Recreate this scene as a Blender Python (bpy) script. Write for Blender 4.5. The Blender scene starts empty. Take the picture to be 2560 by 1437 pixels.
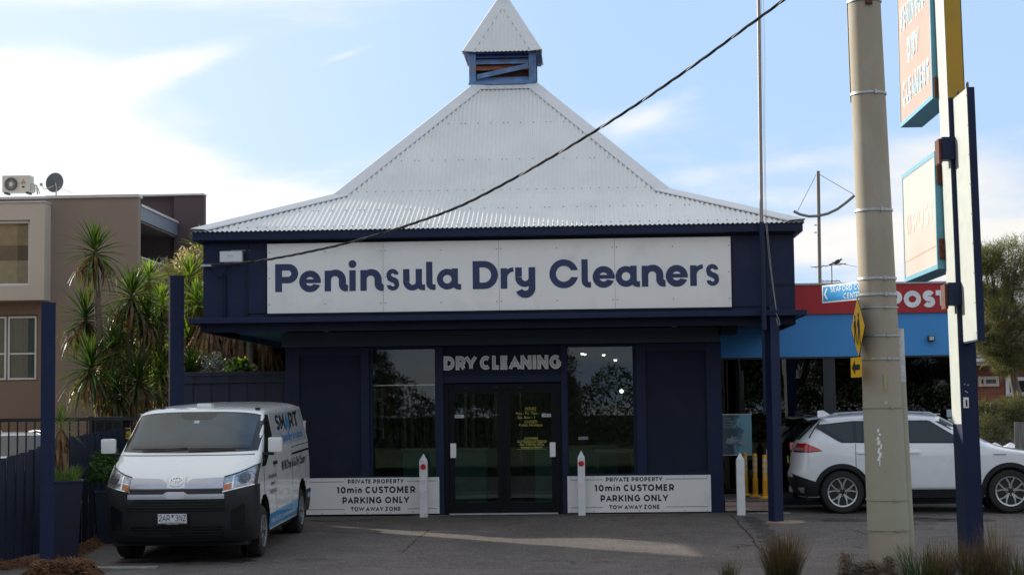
import bpy, bmesh, math, random
from math import sin, cos, pi, radians, sqrt, atan, tan, exp
from mathutils import Vector, Matrix, noise
random.seed(7)
S = bpy.context.scene
COL = S.collection
# ------------------------------------------------------------ camera, sky, sun, exposure
FPX = 4400.0                       # focal length in photo pixels (photo 2560 wide)
CAM = Vector((0, -29.3, 1.68))
_yaw, _pit, _rol = atan(180/FPX), atan(312/FPX), .012
_f = Vector((-sin(_yaw)*cos(_pit), cos(_yaw)*cos(_pit), sin(_pit)))
_r = Vector((cos(_yaw), sin(_yaw), 0)); _u = _r.cross(_f)
_r2 = (_r - _rol*_u).normalized(); _u2 = _r2.cross(_f)
cd = bpy.data.cameras.new('camera'); cam = bpy.data.objects.new('camera', cd); COL.objects.link(cam)
cd.sensor_width = 36; cd.lens = 36*FPX/2560; cd.clip_start = .1; cd.clip_end = 3000
cam.matrix_world = Matrix(((_r2.x, _u2.x, -_f.x, CAM.x), (_r2.y, _u2.y, -_f.y, CAM.y), (_r2.z, _u2.z, -_f.z, CAM.z), (0, 0, 0, 1)))
S.camera = cam
SUN_AZ = Vector((-.805, .593, 0)).normalized(); SUN_EL = radians(19)
sd = bpy.data.lights.new('sun', 'SUN'); sd.energy = 4.8; sd.angle = radians(.6); sd.color = (1, .93, .82)
so = bpy.data.objects.new('sun', sd); COL.objects.link(so)
tosun = SUN_AZ*cos(SUN_EL) + Vector((0, 0, sin(SUN_EL)))
so.rotation_euler = tosun.to_track_quat('Z', 'Y').to_euler(); so.location = (-30, 30, 40)
S.view_settings.view_transform = 'Standard'; S.view_settings.look = 'None'
S.view_settings.exposure = 0.55; S.view_settings.gamma = 1; S.view_settings.use_curve_mapping = False
S.render.engine = 'CYCLES'
S.cycles.max_bounces = 7; S.cycles.diffuse_bounces = 3; S.cycles.glossy_bounces = 3; S.cycles.transparent_max_bounces = 12
S.cycles.caustics_reflective = False; S.cycles.caustics_refractive = False

def ray(px, py): return _f + _r2*((px-1280)/FPX) - _u2*((py-718.5)/FPX)
def W(px, py, y):                 # photo pixel -> point on the plane Y = y
    d = ray(px, py); return CAM + d*((y-CAM.y)/d.y)
def WX(px, py, x):
    d = ray(px, py); return CAM + d*((x-CAM.x)/d.x)
def gz(y):                        # height of the ground
    if y > 0: return 0.0
    if y > -9: return .033*y
    if y > -13: return -.297
    return max(-.297, -.297)
def G(px, py):
    d = ray(px, py); t = (.033*CAM.y-CAM.z)/(d.z-.033*d.y); return CAM + d*t

w = bpy.data.worlds.new('World'); S.world = w; w.use_nodes = True
nt = w.node_tree; N = nt.nodes; L = nt.links; N.clear()
def nd(t, **k):
    n = N.new(t)
    for a, b in k.items(): setattr(n, a, b)
    return n
def mth(op, a, b=None, c=None):
    n = nd('ShaderNodeMath', operation=op)
    for i, v in enumerate((a, b, c)):
        if v is None: continue
        if isinstance(v, (int, float)): n.inputs[i].default_value = v
        else: L.new(v, n.inputs[i])
    return n.outputs[0]
out = nd('ShaderNodeOutputWorld'); bg = nd('ShaderNodeBackground')
sky = nd('ShaderNodeTexSky', sky_type='NISHITA', sun_disc=False)
sky.sun_elevation = SUN_EL; sky.sun_rotation = math.atan2(SUN_AZ.x, SUN_AZ.y)
sky.air_density = 1.0; sky.dust_density = 1.3; sky.ozone_density = 1.6
SKY_STRENGTH = .105
bg.inputs[1].default_value = SKY_STRENGTH
tc = nd('ShaderNodeTexCoord')
sep = nd('ShaderNodeSeparateXYZ'); L.new(tc.outputs['Generated'], sep.inputs[0])
# clouds drawn on a flat layer overhead: direction / height
hz = mth('MAXIMUM', mth('ADD', sep.outputs[2], .16), .03)
cmb = nd('ShaderNodeCombineXYZ')
L.new(mth('DIVIDE', sep.outputs[0], hz), cmb.inputs[0]); L.new(mth('DIVIDE', sep.outputs[1], hz), cmb.inputs[1])
nz = nd('ShaderNodeTexNoise'); nz.inputs['Scale'].default_value = 1.25; nz.inputs['Detail'].default_value = 9; nz.inputs['Roughness'].default_value = .55
nz.inputs['Distortion'].default_value = .25
mp = nd('ShaderNodeMapping'); mp.inputs['Location'].default_value = (3.1, 1.7, 0); mp.inputs['Rotation'].default_value = (0, 0, .5)
L.new(cmb.outputs[0], mp.inputs[0]); L.new(mp.outputs[0], nz.inputs['Vector'])
def blob(px, py, sx, sy, amp, rot=0.0):
    """a cloud bank round one direction: gaussian in (azimuth, elevation)"""
    d = ray(px, py).normalized()
    ax = Vector((d.y, -d.x, 0)).normalized(); ay = ax.cross(d)
    if rot: ax, ay = ax*cos(rot)+ay*sin(rot), -ax*sin(rot)+ay*cos(rot)
    o = []
    for a, s in ((ax, sx), (ay, sy)):
        dp = nd('ShaderNodeVectorMath', operation='DOT_PRODUCT'); L.new(tc.outputs['Generated'], dp.inputs[0]); dp.inputs[1].default_value = a
        v = mth('DIVIDE', dp.outputs['Value'], s/FPX); o.append(mth('MULTIPLY', v, v))
    dp = nd('ShaderNodeVectorMath', operation='DOT_PRODUCT'); L.new(tc.outputs['Generated'], dp.inputs[0]); dp.inputs[1].default_value = d
    front = mth('GREATER_THAN', dp.outputs['Value'], 0)
    g = mth('EXPONENT', mth('MULTIPLY', mth('ADD', o[0], o[1]), -1.0))
    return mth('MULTIPLY', mth('MULTIPLY', g, amp), front)
bias = None
for b in ((1500, 250, 1200, 420, -.15, 0), ( -60, 300, 470, 100, .30, .10), (400, 175, 220, 38, .26, .32), (60, 170, 200, 25, .10, -.1), (120, 400, 500, 60, .16, 0), (120, 60, 420, 60, -.18, 0), (620, 330, 260, 110, -.12, 0), (2700, 620, 420, 110, .20, 0), (2100, 590, 420, 60, .13, 0),
          (600, 520, 700, 60, .15, 0), (1650, 270, 300, 30, .10, .5), (860, 140, 90, 12, .13, .35), (1900, 420, 500, 25, .08, .1),
          (1500, 60, 700, 140, -.22, 0), (2500, 120, 500, 200, -.2, 0), (1750, 160, 300, 80, -.08, 0)):
    v = blob(*b); bias = v if bias is None else mth('ADD', bias, v)
dens = mth('ADD', mth('ADD', nz.outputs['Fac'], bias), .11)
ss = nd('ShaderNodeMapRange', interpolation_type='SMOOTHSTEP'); ss.inputs['From Min'].default_value = .46; ss.inputs['From Max'].default_value = .74
ss.inputs['To Max'].default_value = .96
L.new(dens, ss.inputs[0])
# clouds are brighter towards the sun
dps = nd('ShaderNodeVectorMath', operation='DOT_PRODUCT'); L.new(tc.outputs['Generated'], dps.inputs[0]); dps.inputs[1].default_value = tosun
gl = nd('ShaderNodeMapRange'); gl.inputs['From Min'].default_value = .3; gl.inputs['From Max'].default_value = 1.0; gl.inputs['To Min'].default_value = 6.1; gl.inputs['To Max'].default_value = 8.2
L.new(dps.outputs['Value'], gl.inputs[0])
cc = nd('ShaderNodeVectorMath', operation='SCALE'); cc.inputs[0].default_value = (1.02, .985, .94); L.new(gl.outputs[0], cc.inputs['Scale'])
# thin veil lifts the whole sky towards white-blue
veil = nd('ShaderNodeMix', data_type='RGBA'); veil.inputs['Factor'].default_value = .8
veil.inputs[7].default_value = (3.5, 5.1, 7.4, 1)
L.new(sky.outputs[0], veil.inputs[6])
dp2 = nd('ShaderNodeVectorMath', operation='DOT_PRODUCT'); L.new(tc.outputs['Generated'], dp2.inputs[0]); dp2.inputs[1].default_value = tosun
gl2 = nd('ShaderNodeMapRange', interpolation_type='SMOOTHSTEP'); gl2.inputs['From Min'].default_value = .58; gl2.inputs['From Max'].default_value = .86; L.new(dp2.outputs['Value'], gl2.inputs[0])
vc = nd('ShaderNodeMix', data_type='RGBA'); vc.inputs[6].default_value = (3.35, 4.8, 7.0, 1); vc.inputs[7].default_value = (5.0, 6.0, 7.3, 1); L.new(gl2.outputs[0], vc.inputs['Factor']); L.new(vc.outputs[2], veil.inputs[7])
mx = nd('ShaderNodeMix', data_type='RGBA'); L.new(ss.outputs[0], mx.inputs['Factor']); L.new(veil.outputs[2], mx.inputs[6]); L.new(cc.outputs[0], mx.inputs[7])
L.new(mx.outputs[2], bg.inputs[0]); L.new(bg.outputs[0], out.inputs[0])

# ------------------------------------------------------------ materials
MATS = {}
def M(name, col, rough=.6, metal=0.0, var=.12, scale=6.0, bump=0.0, bscale=None, coat=0.0, spec=.5, dirt=None, obj_coord=True, vert=None, trans=0):
    if name in MATS: return MATS[name]
    m = bpy.data.materials.new(name); m.use_nodes = True; MATS[name] = m
    t = m.node_tree; n = t.nodes; l = t.links; p = n['Principled BSDF']
    p.inputs['Roughness'].default_value = rough; p.inputs['Metallic'].default_value = metal
    p.inputs['Coat Weight'].default_value = coat; p.inputs['Specular IOR Level'].default_value = spec
    p.inputs['Coat Roughness'].default_value = .04
    if trans:
        p.inputs['Subsurface Weight'].default_value = 0
    tcn = n.new('ShaderNodeTexCoord'); co = tcn.outputs['Object']
    mpn = n.new('ShaderNodeMapping'); l.new(co, mpn.inputs[0])
    if vert: mpn.inputs['Scale'].default_value = vert
    a = n.new('ShaderNodeTexNoise'); a.inputs['Scale'].default_value = scale; a.inputs['Detail'].default_value = 5; l.new(mpn.outputs[0], a.inputs['Vector'])
    r = n.new('ShaderNodeMapRange'); r.inputs['From Min'].default_value = .3; r.inputs['From Max'].default_value = .7
    r.inputs['To Min'].default_value = 1-var; r.inputs['To Max'].default_value = 1+var; l.new(a.outputs['Fac'], r.inputs[0])
    v = n.new('ShaderNodeVectorMath'); v.operation = 'SCALE'; v.inputs[0].default_value = col[:3]; l.new(r.outputs[0], v.inputs['Scale'])
    src = v.outputs[0]
    if dirt:                                  # (colour, amount, scale)
        b = n.new('ShaderNodeTexNoise'); b.inputs['Scale'].default_value = dirt[2]; b.inputs['Detail'].default_value = 8; b.inputs['Roughness'].default_value = .65
        l.new(mpn.outputs[0], b.inputs['Vector'])
        q = n.new('ShaderNodeMapRange'); q.inputs['From Min'].default_value = .52; q.inputs['From Max'].default_value = .72; q.inputs['To Max'].default_value = dirt[1]
        l.new(b.outputs['Fac'], q.inputs[0])
        x = n.new('ShaderNodeMix'); x.data_type = 'RGBA'; l.new(q.outputs[0], x.inputs['Factor']); l.new(src, x.inputs[6]); x.inputs[7].default_value = (*dirt[0], 1)
        src = x.outputs[2]
    l.new(src, p.inputs['Base Color'])
    rr = n.new('ShaderNodeMapRange'); rr.inputs['To Min'].default_value = max(0, rough-.08); rr.inputs['To Max'].default_value = min(1, rough+.08); l.new(a.outputs['Fac'], rr.inputs[0]); l.new(rr.outputs[0], p.inputs['Roughness'])
    if bump:
        c = n.new('ShaderNodeTexNoise'); c.inputs['Scale'].default_value = bscale or scale*6; c.inputs['Detail'].default_value = 4; l.new(mpn.outputs[0], c.inputs['Vector'])
        bn = n.new('ShaderNodeBump'); bn.inputs['Strength'].default_value = bump; bn.inputs['Distance'].default_value = .02; l.new(c.outputs['Fac'], bn.inputs['Height']); l.new(bn.outputs[0], p.inputs['Normal'])
    return m
def glass_mat(name, tint=(.35, .4, .4), ior=1.5, rough=0.0):
    if name in MATS: return MATS[name]
    m = bpy.data.materials.new(name); m.use_nodes = True; MATS[name] = m
    t = m.node_tree; n = t.nodes; l = t.links; n.clear()
    o = n.new('ShaderNodeOutputMaterial'); tr = n.new('ShaderNodeBsdfTransparent'); tr.inputs[0].default_value = (*tint, 1)
    g = n.new('ShaderNodeBsdfGlossy'); g.inputs['Roughness'].default_value = rough; g.inputs[0].default_value = (.95, .97, 1, 1)
    fr = n.new('ShaderNodeFresnel'); fr.inputs[0].default_value = ior
    tcn = n.new('ShaderNodeTexCoord'); a = n.new('ShaderNodeTexNoise'); a.inputs['Scale'].default_value = .8; l.new(tcn.outputs['Object'], a.inputs['Vector'])
    bn = n.new('ShaderNodeBump'); bn.inputs['Strength'].default_value = .04; bn.inputs['Distance'].default_value = .02; l.new(a.outputs['Fac'], bn.inputs['Height']); l.new(bn.outputs[0], g.inputs['Normal'])
    x = n.new('ShaderNodeMixShader'); l.new(fr.outputs[0], x.inputs[0]); l.new(tr.outputs[0], x.inputs[1]); l.new(g.outputs[0], x.inputs[2]); l.new(x.outputs[0], o.inputs[0])
    return m
def emit_mat(name, col, st):
    m = bpy.data.materials.new(name); m.use_nodes = True; p = m.node_tree.nodes['Principled BSDF']
    p.inputs['Base Color'].default_value = (*col, 1); p.inputs['Emission Color'].default_value = (*col, 1); p.inputs['Emission Strength'].default_value = st
    return m
def leaf_mat(name, c0, c1, rough=.5, transl=.35, zr=None):
    """c0 at the leaf base, c1 at the tip (attribute 't'), small variation per position"""
    if name in MATS: return MATS[name]
    m = bpy.data.materials.new(name); m.use_nodes = True; MATS[name] = m
    t = m.node_tree; n = t.nodes; l = t.links; p = n['Principled BSDF']; o = n['Material Output']
    at = n.new('ShaderNodeAttribute'); at.attribute_name = 't'
    x = n.new('ShaderNodeMix'); x.data_type = 'RGBA'; x.inputs[6].default_value = (*c0, 1); x.inputs[7].default_value = (*c1, 1); l.new(at.outputs['Fac'], x.inputs['Factor'])
    g = n.new('ShaderNodeNewGeometry'); a = n.new('ShaderNodeTexNoise'); a.inputs['Scale'].default_value = 5; l.new(g.outputs['Position'], a.inputs['Vector'])
    r = n.new('ShaderNodeMapRange'); r.inputs['From Min'].default_value = .3; r.inputs['From Max'].default_value = .7; r.inputs['To Min'].default_value = .6; r.inputs['To Max'].default_value = 1.4; l.new(a.outputs['Fac'], r.inputs[0])
    v = n.new('ShaderNodeVectorMath'); v.operation = 'SCALE'; l.new(x.outputs[2], v.inputs[0]); l.new(r.outputs[0], v.inputs['Scale'])
    l.new(v.outputs[0], p.inputs['Base Color']); p.inputs['Roughness'].default_value = rough; p.inputs['Specular IOR Level'].default_value = .35
    tr = n.new('ShaderNodeBsdfTranslucent'); v2 = n.new('ShaderNodeVectorMath'); v2.operation = 'MULTIPLY'; l.new(v.outputs[0], v2.inputs[0]); v2.inputs[1].default_value = (1.6, 1.7, .8); l.new(v2.outputs[0], tr.inputs[0])
    mxs = n.new('ShaderNodeMixShader'); mxs.inputs[0].default_value = transl; l.new(p.outputs[0], mxs.inputs[1]); l.new(tr.outputs[0], mxs.inputs[2]); l.new(mxs.outputs[0], o.inputs[0])
    return m

# ------------------------------------------------------------ mesh helpers
class MB:
    def __init__(s): s.v = []; s.f = []; s.t = []
    def add(s, vs, fs, t=None):
        o = len(s.v); s.v += [tuple(x) for x in vs]; s.f += [tuple(i+o for i in f) for f in fs]
        s.t += (t if t is not None else [0]*len(vs)); return s
    def box(s, x0, x1, y0, y1, z0, z1, rot=0, c=None):
        if x0 > x1: x0, x1 = x1, x0
        if y0 > y1: y0, y1 = y1, y0
        if z0 > z1: z0, z1 = z1, z0
        vs = [(x, y, z) for x in (x0, x1) for y in (y0, y1) for z in (z0, z1)]
        if rot:
            cx, cy = c if c else ((x0+x1)/2, (y0+y1)/2)
            vs = [(cx+(x-cx)*cos(rot)-(y-cy)*sin(rot), cy+(x-cx)*sin(rot)+(y-cy)*cos(rot), z) for x, y, z in vs]
        return s.add(vs, [(0, 1, 3, 2), (4, 6, 7, 5), (0, 4, 5, 1), (2, 3, 7, 6), (0, 2, 6, 4), (1, 5, 7, 3)])
    def hexa(s, p):                # 8 points: bottom 4 ccw, top 4 ccw
        return s.add(p, [(3, 2, 1, 0), (4, 5, 6, 7), (0, 1, 5, 4), (1, 2, 6, 5), (2, 3, 7, 6), (3, 0, 4, 7)])
    def bar(s, a, b, wd, ht, up=(0, 0, 1)):     # rectangular bar between two points
        a, b = Vector(a), Vector(b); d = (b-a).normalized(); u = Vector(up)
        x = d.cross(u).normalized(); u = x.cross(d)
        q = [(-1, -1), (1, -1), (1, 1), (-1, 1)]
        return s.hexa([a+x*i*wd/2+u*j*ht/2 for i, j in q]+[b+x*i*wd/2+u*j*ht/2 for i, j in q])
    def prism(s, pts, fn, d0, d1):  # polygon pts (u,v); fn(u,v,d)->xyz
        n = len(pts); vs = [fn(u, v, d0) for u, v in pts]+[fn(u, v, d1) for u, v in pts]
        return s.add(vs, [tuple(range(n))[::-1], tuple(range(n, 2*n))]+[(i, (i+1) % n, n+(i+1) % n, n+i) for i in range(n)])
    def tube(s, pts, r, n=8, cap=True):
        pts = [Vector(p) for p in pts]; k = len(pts)
        rs = r if isinstance(r, (list, tuple)) else [r]*k
        vs = []; prev = None
        for i, p in enumerate(pts):
            d = (pts[min(i+1, k-1)]-pts[max(i-1, 0)]).normalized()
            if prev is None: x = d.orthogonal().normalized()
            else: x = (prev-d*prev.dot(d)).normalized()
            prev = x; y = d.cross(x)
            vs += [p+(x*cos(2*pi*j/n)+y*sin(2*pi*j/n))*rs[i] for j in range(n)]
        fs = [(i*n+j, i*n+(j+1) % n, (i+1)*n+(j+1) % n, (i+1)*n+j) for i in range(k-1) for j in range(n)]
        if cap: fs += [tuple(range(n))[::-1], tuple((k-1)*n+j for j in range(n))]
        return s.add(vs, fs)
    def lathe(s, prof, c=(0, 0, 0), n=20, axis='z'):   # prof: (r,h)
        vs = []
        for r, h in prof:
            for j in range(n):
                a = 2*pi*j/n; q = (r*cos(a), r*sin(a), h)
                if axis == 'x': q = (h, r*cos(a), r*sin(a))
                if axis == 'y': q = (r*sin(a), h, r*cos(a))
                vs.append((c[0]+q[0], c[1]+q[1], c[2]+q[2]))
        k = len(prof)
        fs = [(i*n+j, i*n+(j+1) % n, (i+1)*n+(j+1) % n, (i+1)*n+j) for i in range(k-1) for j in range(n)]
        fs += [tuple(range(n))[::-1], tuple((k-1)*n+j for j in range(n))]
        return s.add(vs, fs)
    def grid(s, rows):             # rows: list of equal-length lists of points
        n = len(rows[0]); vs = [p for r in rows for p in r]
        return s.add(vs, [(i*n+j, i*n+j+1, (i+1)*n+j+1, (i+1)*n+j) for i in range(len(rows)-1) for j in range(n-1)])
    def quad(s, *p): return s.add(p, [tuple(range(len(p)))])

def root_loc(o):
    while o.parent: o = o.parent
    return Vector(o.location)
def build(name, mb, mat, parent=None, smooth=False, local=False, bevel=0, sharp=None, flip=False, label=None):
    me = bpy.data.meshes.new(name)
    off = Vector((0, 0, 0)) if (parent is None or local) else root_loc(parent)
    me.from_pydata([Vector(v)-off for v in mb.v], [], mb.f)
    if any(mb.t):
        at = me.attributes.new('t', 'FLOAT', 'POINT'); at.data.foreach_set('value', mb.t)
    bm = bmesh.new(); bm.from_mesh(me)
    if bevel:
        bmesh.ops.bevel(bm, geom=[e for e in bm.edges if len(e.link_faces) == 2 and e.calc_face_angle(0) > .6], offset=bevel, segments=2, affect='EDGES', profile=.7)
    if len(bm.faces) < 60000: bmesh.ops.recalc_face_normals(bm, faces=bm.faces)
    bm.to_mesh(me); bm.free()
    o = bpy.data.objects.new(name, me); COL.objects.link(o)
    for mm in (mat if isinstance(mat, (list, tuple)) else [mat]): me.materials.append(mm)
    if smooth:
        me.polygons.foreach_set('use_smooth', [True]*len(me.polygons))
        try: me.set_sharp_from_angle(angle=radians(sharp if sharp else 40))
        except Exception: pass
    if parent: o.parent = parent
    if label: o['label'] = label
    return o
def thing(name, label, cat, loc=(0, 0, 0), rz=0, group=None):
    o = bpy.data.objects.new(name, None); COL.objects.link(o); o.location = loc; o.rotation_euler.z = rz
    o.empty_display_size = .2; o['label'] = label; o['category'] = cat
    if group: o['group'] = group
    return o
def tag(o, label=None, cat=None, group=None, kind=None):
    for k, v in (('label', label), ('category', cat), ('group', group), ('kind', kind)):
        if v: o[k] = v
    return o
def dup(root, loc, rz=0, label=None, scale=None):
    def cp(o, par):
        c = o.copy(); COL.objects.link(c)
        if par: c.parent = par
        for ch in list(o.children): cp(ch, c)
        return c
    r = cp(root, None); r.location = loc; r.rotation_euler.z = rz
    if scale: r.scale = (scale,)*3
    if label: r['label'] = label
    return r
# text as mesh in the (u, v) plane
_tc = {}
def text_mesh(s, size, bold=0.0, space=1.0):
    key = (s, size, bold, space)
    if key in _tc: return _tc[key]
    c = bpy.data.curves.new('txt', 'FONT'); c.body = s; c.size = size; c.offset = bold; c.space_character = space; c.resolution_u = 3
    o = bpy.data.objects.new('txt', c); COL.objects.link(o); dg = bpy.context.evaluated_depsgraph_get()
    me = bpy.data.meshes.new_from_object(o.evaluated_get(dg))
    vs = [tuple(v.co) for v in me.vertices]; fs = [tuple(p.vertices) for p in me.polygons]
    bpy.data.objects.remove(o); bpy.data.curves.remove(c); bpy.data.meshes.remove(me)
    _tc[key] = (vs, fs); return vs, fs
def put_text(mb, s, u0, u1, v0, h, fn, d, bold=0.0, fit=True, center=False):
    """text whose capitals are h tall, baseline v0, stretched to run from u0 to u1; fn(u,v,d)->xyz"""
    vs, fs = text_mesh(s, 1.0, bold)
    if not vs: return
    xs = [v[0] for v in vs]; x0, x1 = min(xs), max(xs)
    cap = .73
    sc = h/cap
    sx = (u1-u0)/(x1-x0) if fit else sc
    mb.add([fn(u0+(v[0]-x0)*sx, v0+v[1]*sc, d) for v in vs], fs)
def put_letters(name, s, u0, u1, v0, h, fn, d, mat, parent, bold=0.0, back=None):
    """each character a mesh of its own, spaced as in the whole word"""
    allv, _ = text_mesh(s, 1.0, bold); x0 = min(v[0] for v in allv); x1 = max(v[0] for v in allv); sx = (u1-u0)/(x1-x0); sc = h/.73
    for i, ch in enumerate(s):
        if ch == ' ': continue
        vs, fs = text_mesh(ch, 1.0, bold); pv, _ = text_mesh(s[:i+1], 1.0, bold)
        off = max(v[0] for v in pv)-max(v[0] for v in vs)
        mb = MB(); mb.add([fn(u0+(v[0]+off-x0)*sx, v0+v[1]*sc, d) for v in vs], fs)
        o = build(name, mb, mat, parent)
        if back:
            bs, bf = text_mesh(ch, 1.0, back[0]); mb = MB(); mb.add([fn(u0+(v[0]+off-x0)*sx, v0+v[1]*sc, d-back[2]) for v in bs], bf)
            build('letter_outline', mb, back[1], o)

# own geometric capitals built from strokes (glyph box 1 high); polylines in 0..1 boxes
def _A(cx, cy, rx, ry, a0, a1, n=14): return [(cx+rx*cos(radians(a0+(a1-a0)*i/n)), cy+ry*sin(radians(a0+(a1-a0)*i/n))) for i in range(n+1)]
SF = {
 'A': (.98, [[(0, 0), (.5, 1), (1, 0)], [(.2, .27), (.8, .27)]]), 'C': (.93, [('r', _A(.55, .5, .55, .5, 48, 312, 20))]),
 'D': (.92, [[(0, 0), (0, 1)], ('r', [(0, 1)]+_A(.42, .5, .58, .5, 90, -90)+[(0, 0)])]), 'E': (.72, [[(0, 0), (0, 1)], ('r', [(0, 1), (1, 1)]), ('r', [(0, .5), (.92, .5)]), ('r', [(0, 0), (1, 0)])]),
 'F': (.70, [[(0, 0), (0, 1)], ('r', [(0, 1), (1, 1)]), ('r', [(0, .48), (.92, .48)])]), 'G': (1.0, [('r', _A(.52, .5, .52, .5, 48, 328, 20)+[(.97, .45)]), ('r', [(.97, .12), (.97, .56)]), ('r', [(.60, .52), (1.03, .52)])]),
 'I': (0, [[(0, 0), (0, 1)]]), 'K': (.86, [[(0, 0), (0, 1)], [(.05, .32), (.95, 1)], [(.38, .58), (1, 0)]]), 'L': (.68, [[(0, 0), (0, 1)], ('r', [(0, 0), (1.04, 0)])]),
 'M': (1.10, [[(0, 0), (0, 1)], [(1, 0), (1, 1)], ('r', [(.0, 1.05), (.5, .22), (1, 1.05)])]), 'N': (.92, [[(0, 0), (0, 1)], [(1, 0), (1, 1)], ('r', [(0, 1.03), (1, -.03)])]),
 'O': (1.08, [('r', _A(.5, .5, .5, .5, 0, 360, 30))]), 'P': (.80, [[(0, 0), (0, 1)], ('r', [(0, 1)]+_A(.5, .66, .5, .34, 90, -90)+[(0, .32)])]),
 'R': (.82, [[(0, 0), (0, 1)], ('r', [(0, 1)]+_A(.5, .68, .5, .32, 90, -90)+[(0, .36)]), ('r', [(.52, .40), (1.04, -.09)])]),
 'S': (.78, [('r', _A(.5, .755, .47, .245, 25, 270, 14)[:-1]+_A(.5, .245, .5, .265, 90, -155, 14))]), 'T': (.80, [[(0, 1), (1, 1)], ('r', [(.5, 1), (.5, -.09)])]),
 'U': (.88, [('r', [(0, 1.09), (0, .42)]+_A(.5, .42, .5, .42, 180, 360)+[(1, 1.09)])]), 'V': (.95, [[(0, 1), (.5, 0), (1, 1)]]), 'W': (1.45, [[(0, 1), (.26, 0), (.5, .95), (.74, 0), (1, 1)]]),
 'X': (.9, [[(0, 1), (1, 0)], [(0, 0), (1, 1)]]), 'Y': (.92, [[(0, 1), (.5, .42)], [(1, 1), (.5, .42)], ('r', [(.5, .48), (.5, -.09)])]), 'Z': (.82, [('r', [(0, 1), (1.0, 1)]), ('r', [(1, 1.02), (0, -.02)]), ('r', [(0, 0), (1.03, 0)])]),
 'H': (.86, [[(0, 0), (0, 1)], [(1, 0), (1, 1)], ('r', [(0, .5), (1, .5)])]), '1': (.50, [('r', [(-.25, .97), (.82, .97)]), ('r', [(.82, 1.09), (.82, -.09)])]), '0': (.85, [('r', _A(.5, .5, .5, .5, 0, 360, 26))]),
 '2': (.76, [('r', _A(.5, .68, .5, .32, 160, -25, 12)+[(0, 0)]), ('r', [(-.03, 0), (1.05, 0)])]), '3': (.76, [('r', _A(.45, .745, .5, .255, 150, -85, 12)), ('r', _A(.45, .25, .53, .27, 90, -150, 12))]),
 'm': (1.18, [('r', [(0, -.09), (0, .75)]), ('r', _A(.25, .42, .25, .24, 180, 0, 8)+[(.5, -.09)]), ('r', _A(.75, .42, .25, .24, 180, 0, 8)+[(1, -.09)])]), 'n': (.66, [('r', [(0, -.09), (0, .75)]), ('r', _A(.5, .38, .5, .28, 180, 0, 10)+[(1, -.09)])]),
 'i': (0, [('r', [(0, -.09), (0, .72)]), ('r', [(0, .90), (0, 1.08)])])}
def _ribbon(pts, t, cap):
    P = [Vector((x, y)) for x, y in pts]
    if cap: P[0] = P[0]+(P[0]-P[1]).normalized()*t/2; P[-1] = P[-1]+(P[-1]-P[-2]).normalized()*t/2
    closed = (P[0]-P[-1]).length < 1e-4; L_, R_ = [], []
    for i in range(len(P)):
        a = P[i-1] if i > 0 else (P[-2] if closed else None); b = P[i+1] if i < len(P)-1 else (P[1] if closed else None)
        d0 = (P[i]-a).normalized() if a is not None else None; d1 = (b-P[i]).normalized() if b is not None else None
        if d0 is None: d0 = d1
        if d1 is None: d1 = d0
        n = Vector((-(d0.y+d1.y), d0.x+d1.x)); n = n.normalized() if n.length > 1e-5 else Vector((-d0.y, d0.x)); c = max(.45, n.dot(Vector((-d0.y, d0.x))))
        L_.append(P[i]+n*t/2/c); R_.append(P[i]-n*t/2/c)
    return L_, R_
def stroke_layout(s, u0, u1, h, t, sp=.22):
    """returns [(char, x)], scale in x so that the word spans u0..u1"""
    out = []; x = 0
    for i, ch in enumerate(s):
        if ch == ' ': x += .36; continue
        w = max(SF[ch][0], t); out.append((ch, x, w)); x += w+sp*(1 if ch not in 'AVWYTL' and s[i+1:i+2] not in ('A', 'V', 'W', 'Y', 'T') else .5)
    tot = out[-1][1]+out[-1][2]; return out, (u1-u0)/(tot*h)
def stroke_text(s, u0, u1, v0, h, fn, d, t=.17, dz=.0004, extra=0.0, per=None, sp=.22):
    """t = stroke weight / height; extra widens the strokes (outline letters); per(mb) called for each letter"""
    lay, kx = stroke_layout(s, u0, u1, h, t, sp); mb = MB()
    for ch, x, w in lay:
        if per: mb = MB()
        k = 0
        for pl in SF[ch][1]:
            cap = True
            if isinstance(pl, tuple): cap = False; pl = pl[1]
            pts = [(x+t/2+px*(w-t), t/2+py*(1-t)) for px, py in pl]; L_, R_ = _ribbon(pts, t+extra, cap)
            if extra and not cap: pass
            g = lambda p: fn(u0+p.x*h*kx, v0+min(1+extra/2, max(-extra/2, p.y))*h, d+dz*k)
            mb.grid([[g(p) for p in L_], [g(p) for p in R_]]); k += 1
        if per: per(mb)
    return mb

NAVY = (.0110, .0185, .056)
m_navy = M('navy_paint', NAVY, .5, spec=.22, var=.10, scale=1.3, dirt=((.04, .045, .06), .25, 2.2))
m_navy2 = M('navy_paint_matt', (.0100, .0155, .037), .6, spec=.2, var=.14, scale=1.1, dirt=((.035, .038, .045), .3, 2.0))
m_slate = M('slate_blue_ground_lit', (.052, .072, .095), .6, spec=.25, var=.08, scale=1.0)  # header band colour lifted for light bounced up from the ground
m_white = M('white_panel', (.80, .80, .78), .32, var=.035, scale=.9, dirt=((.50, .51, .49), .3, 1.4))
m_ink = M('navy_vinyl', (.013, .026, .100), .35, var=.06, scale=3)
m_inkd = M('dark_vinyl', (.014, .018, .038), .4, var=.06)
m_screw = M('screw_metal', (.18, .18, .18), .4, .6)
m_black = M('black_metal', (.012, .013, .015), .4, var=.2)
m_conc = M('old_concrete', (.25, .23, .20), .85, var=.18, scale=4, bump=.3, bscale=60)
m_alu = M('aluminium', (.55, .56, .57), .35, .8, var=.08)
m_galv = M('galvanised_steel', (.42, .43, .43), .45, .6, var=.2, scale=20)
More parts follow.
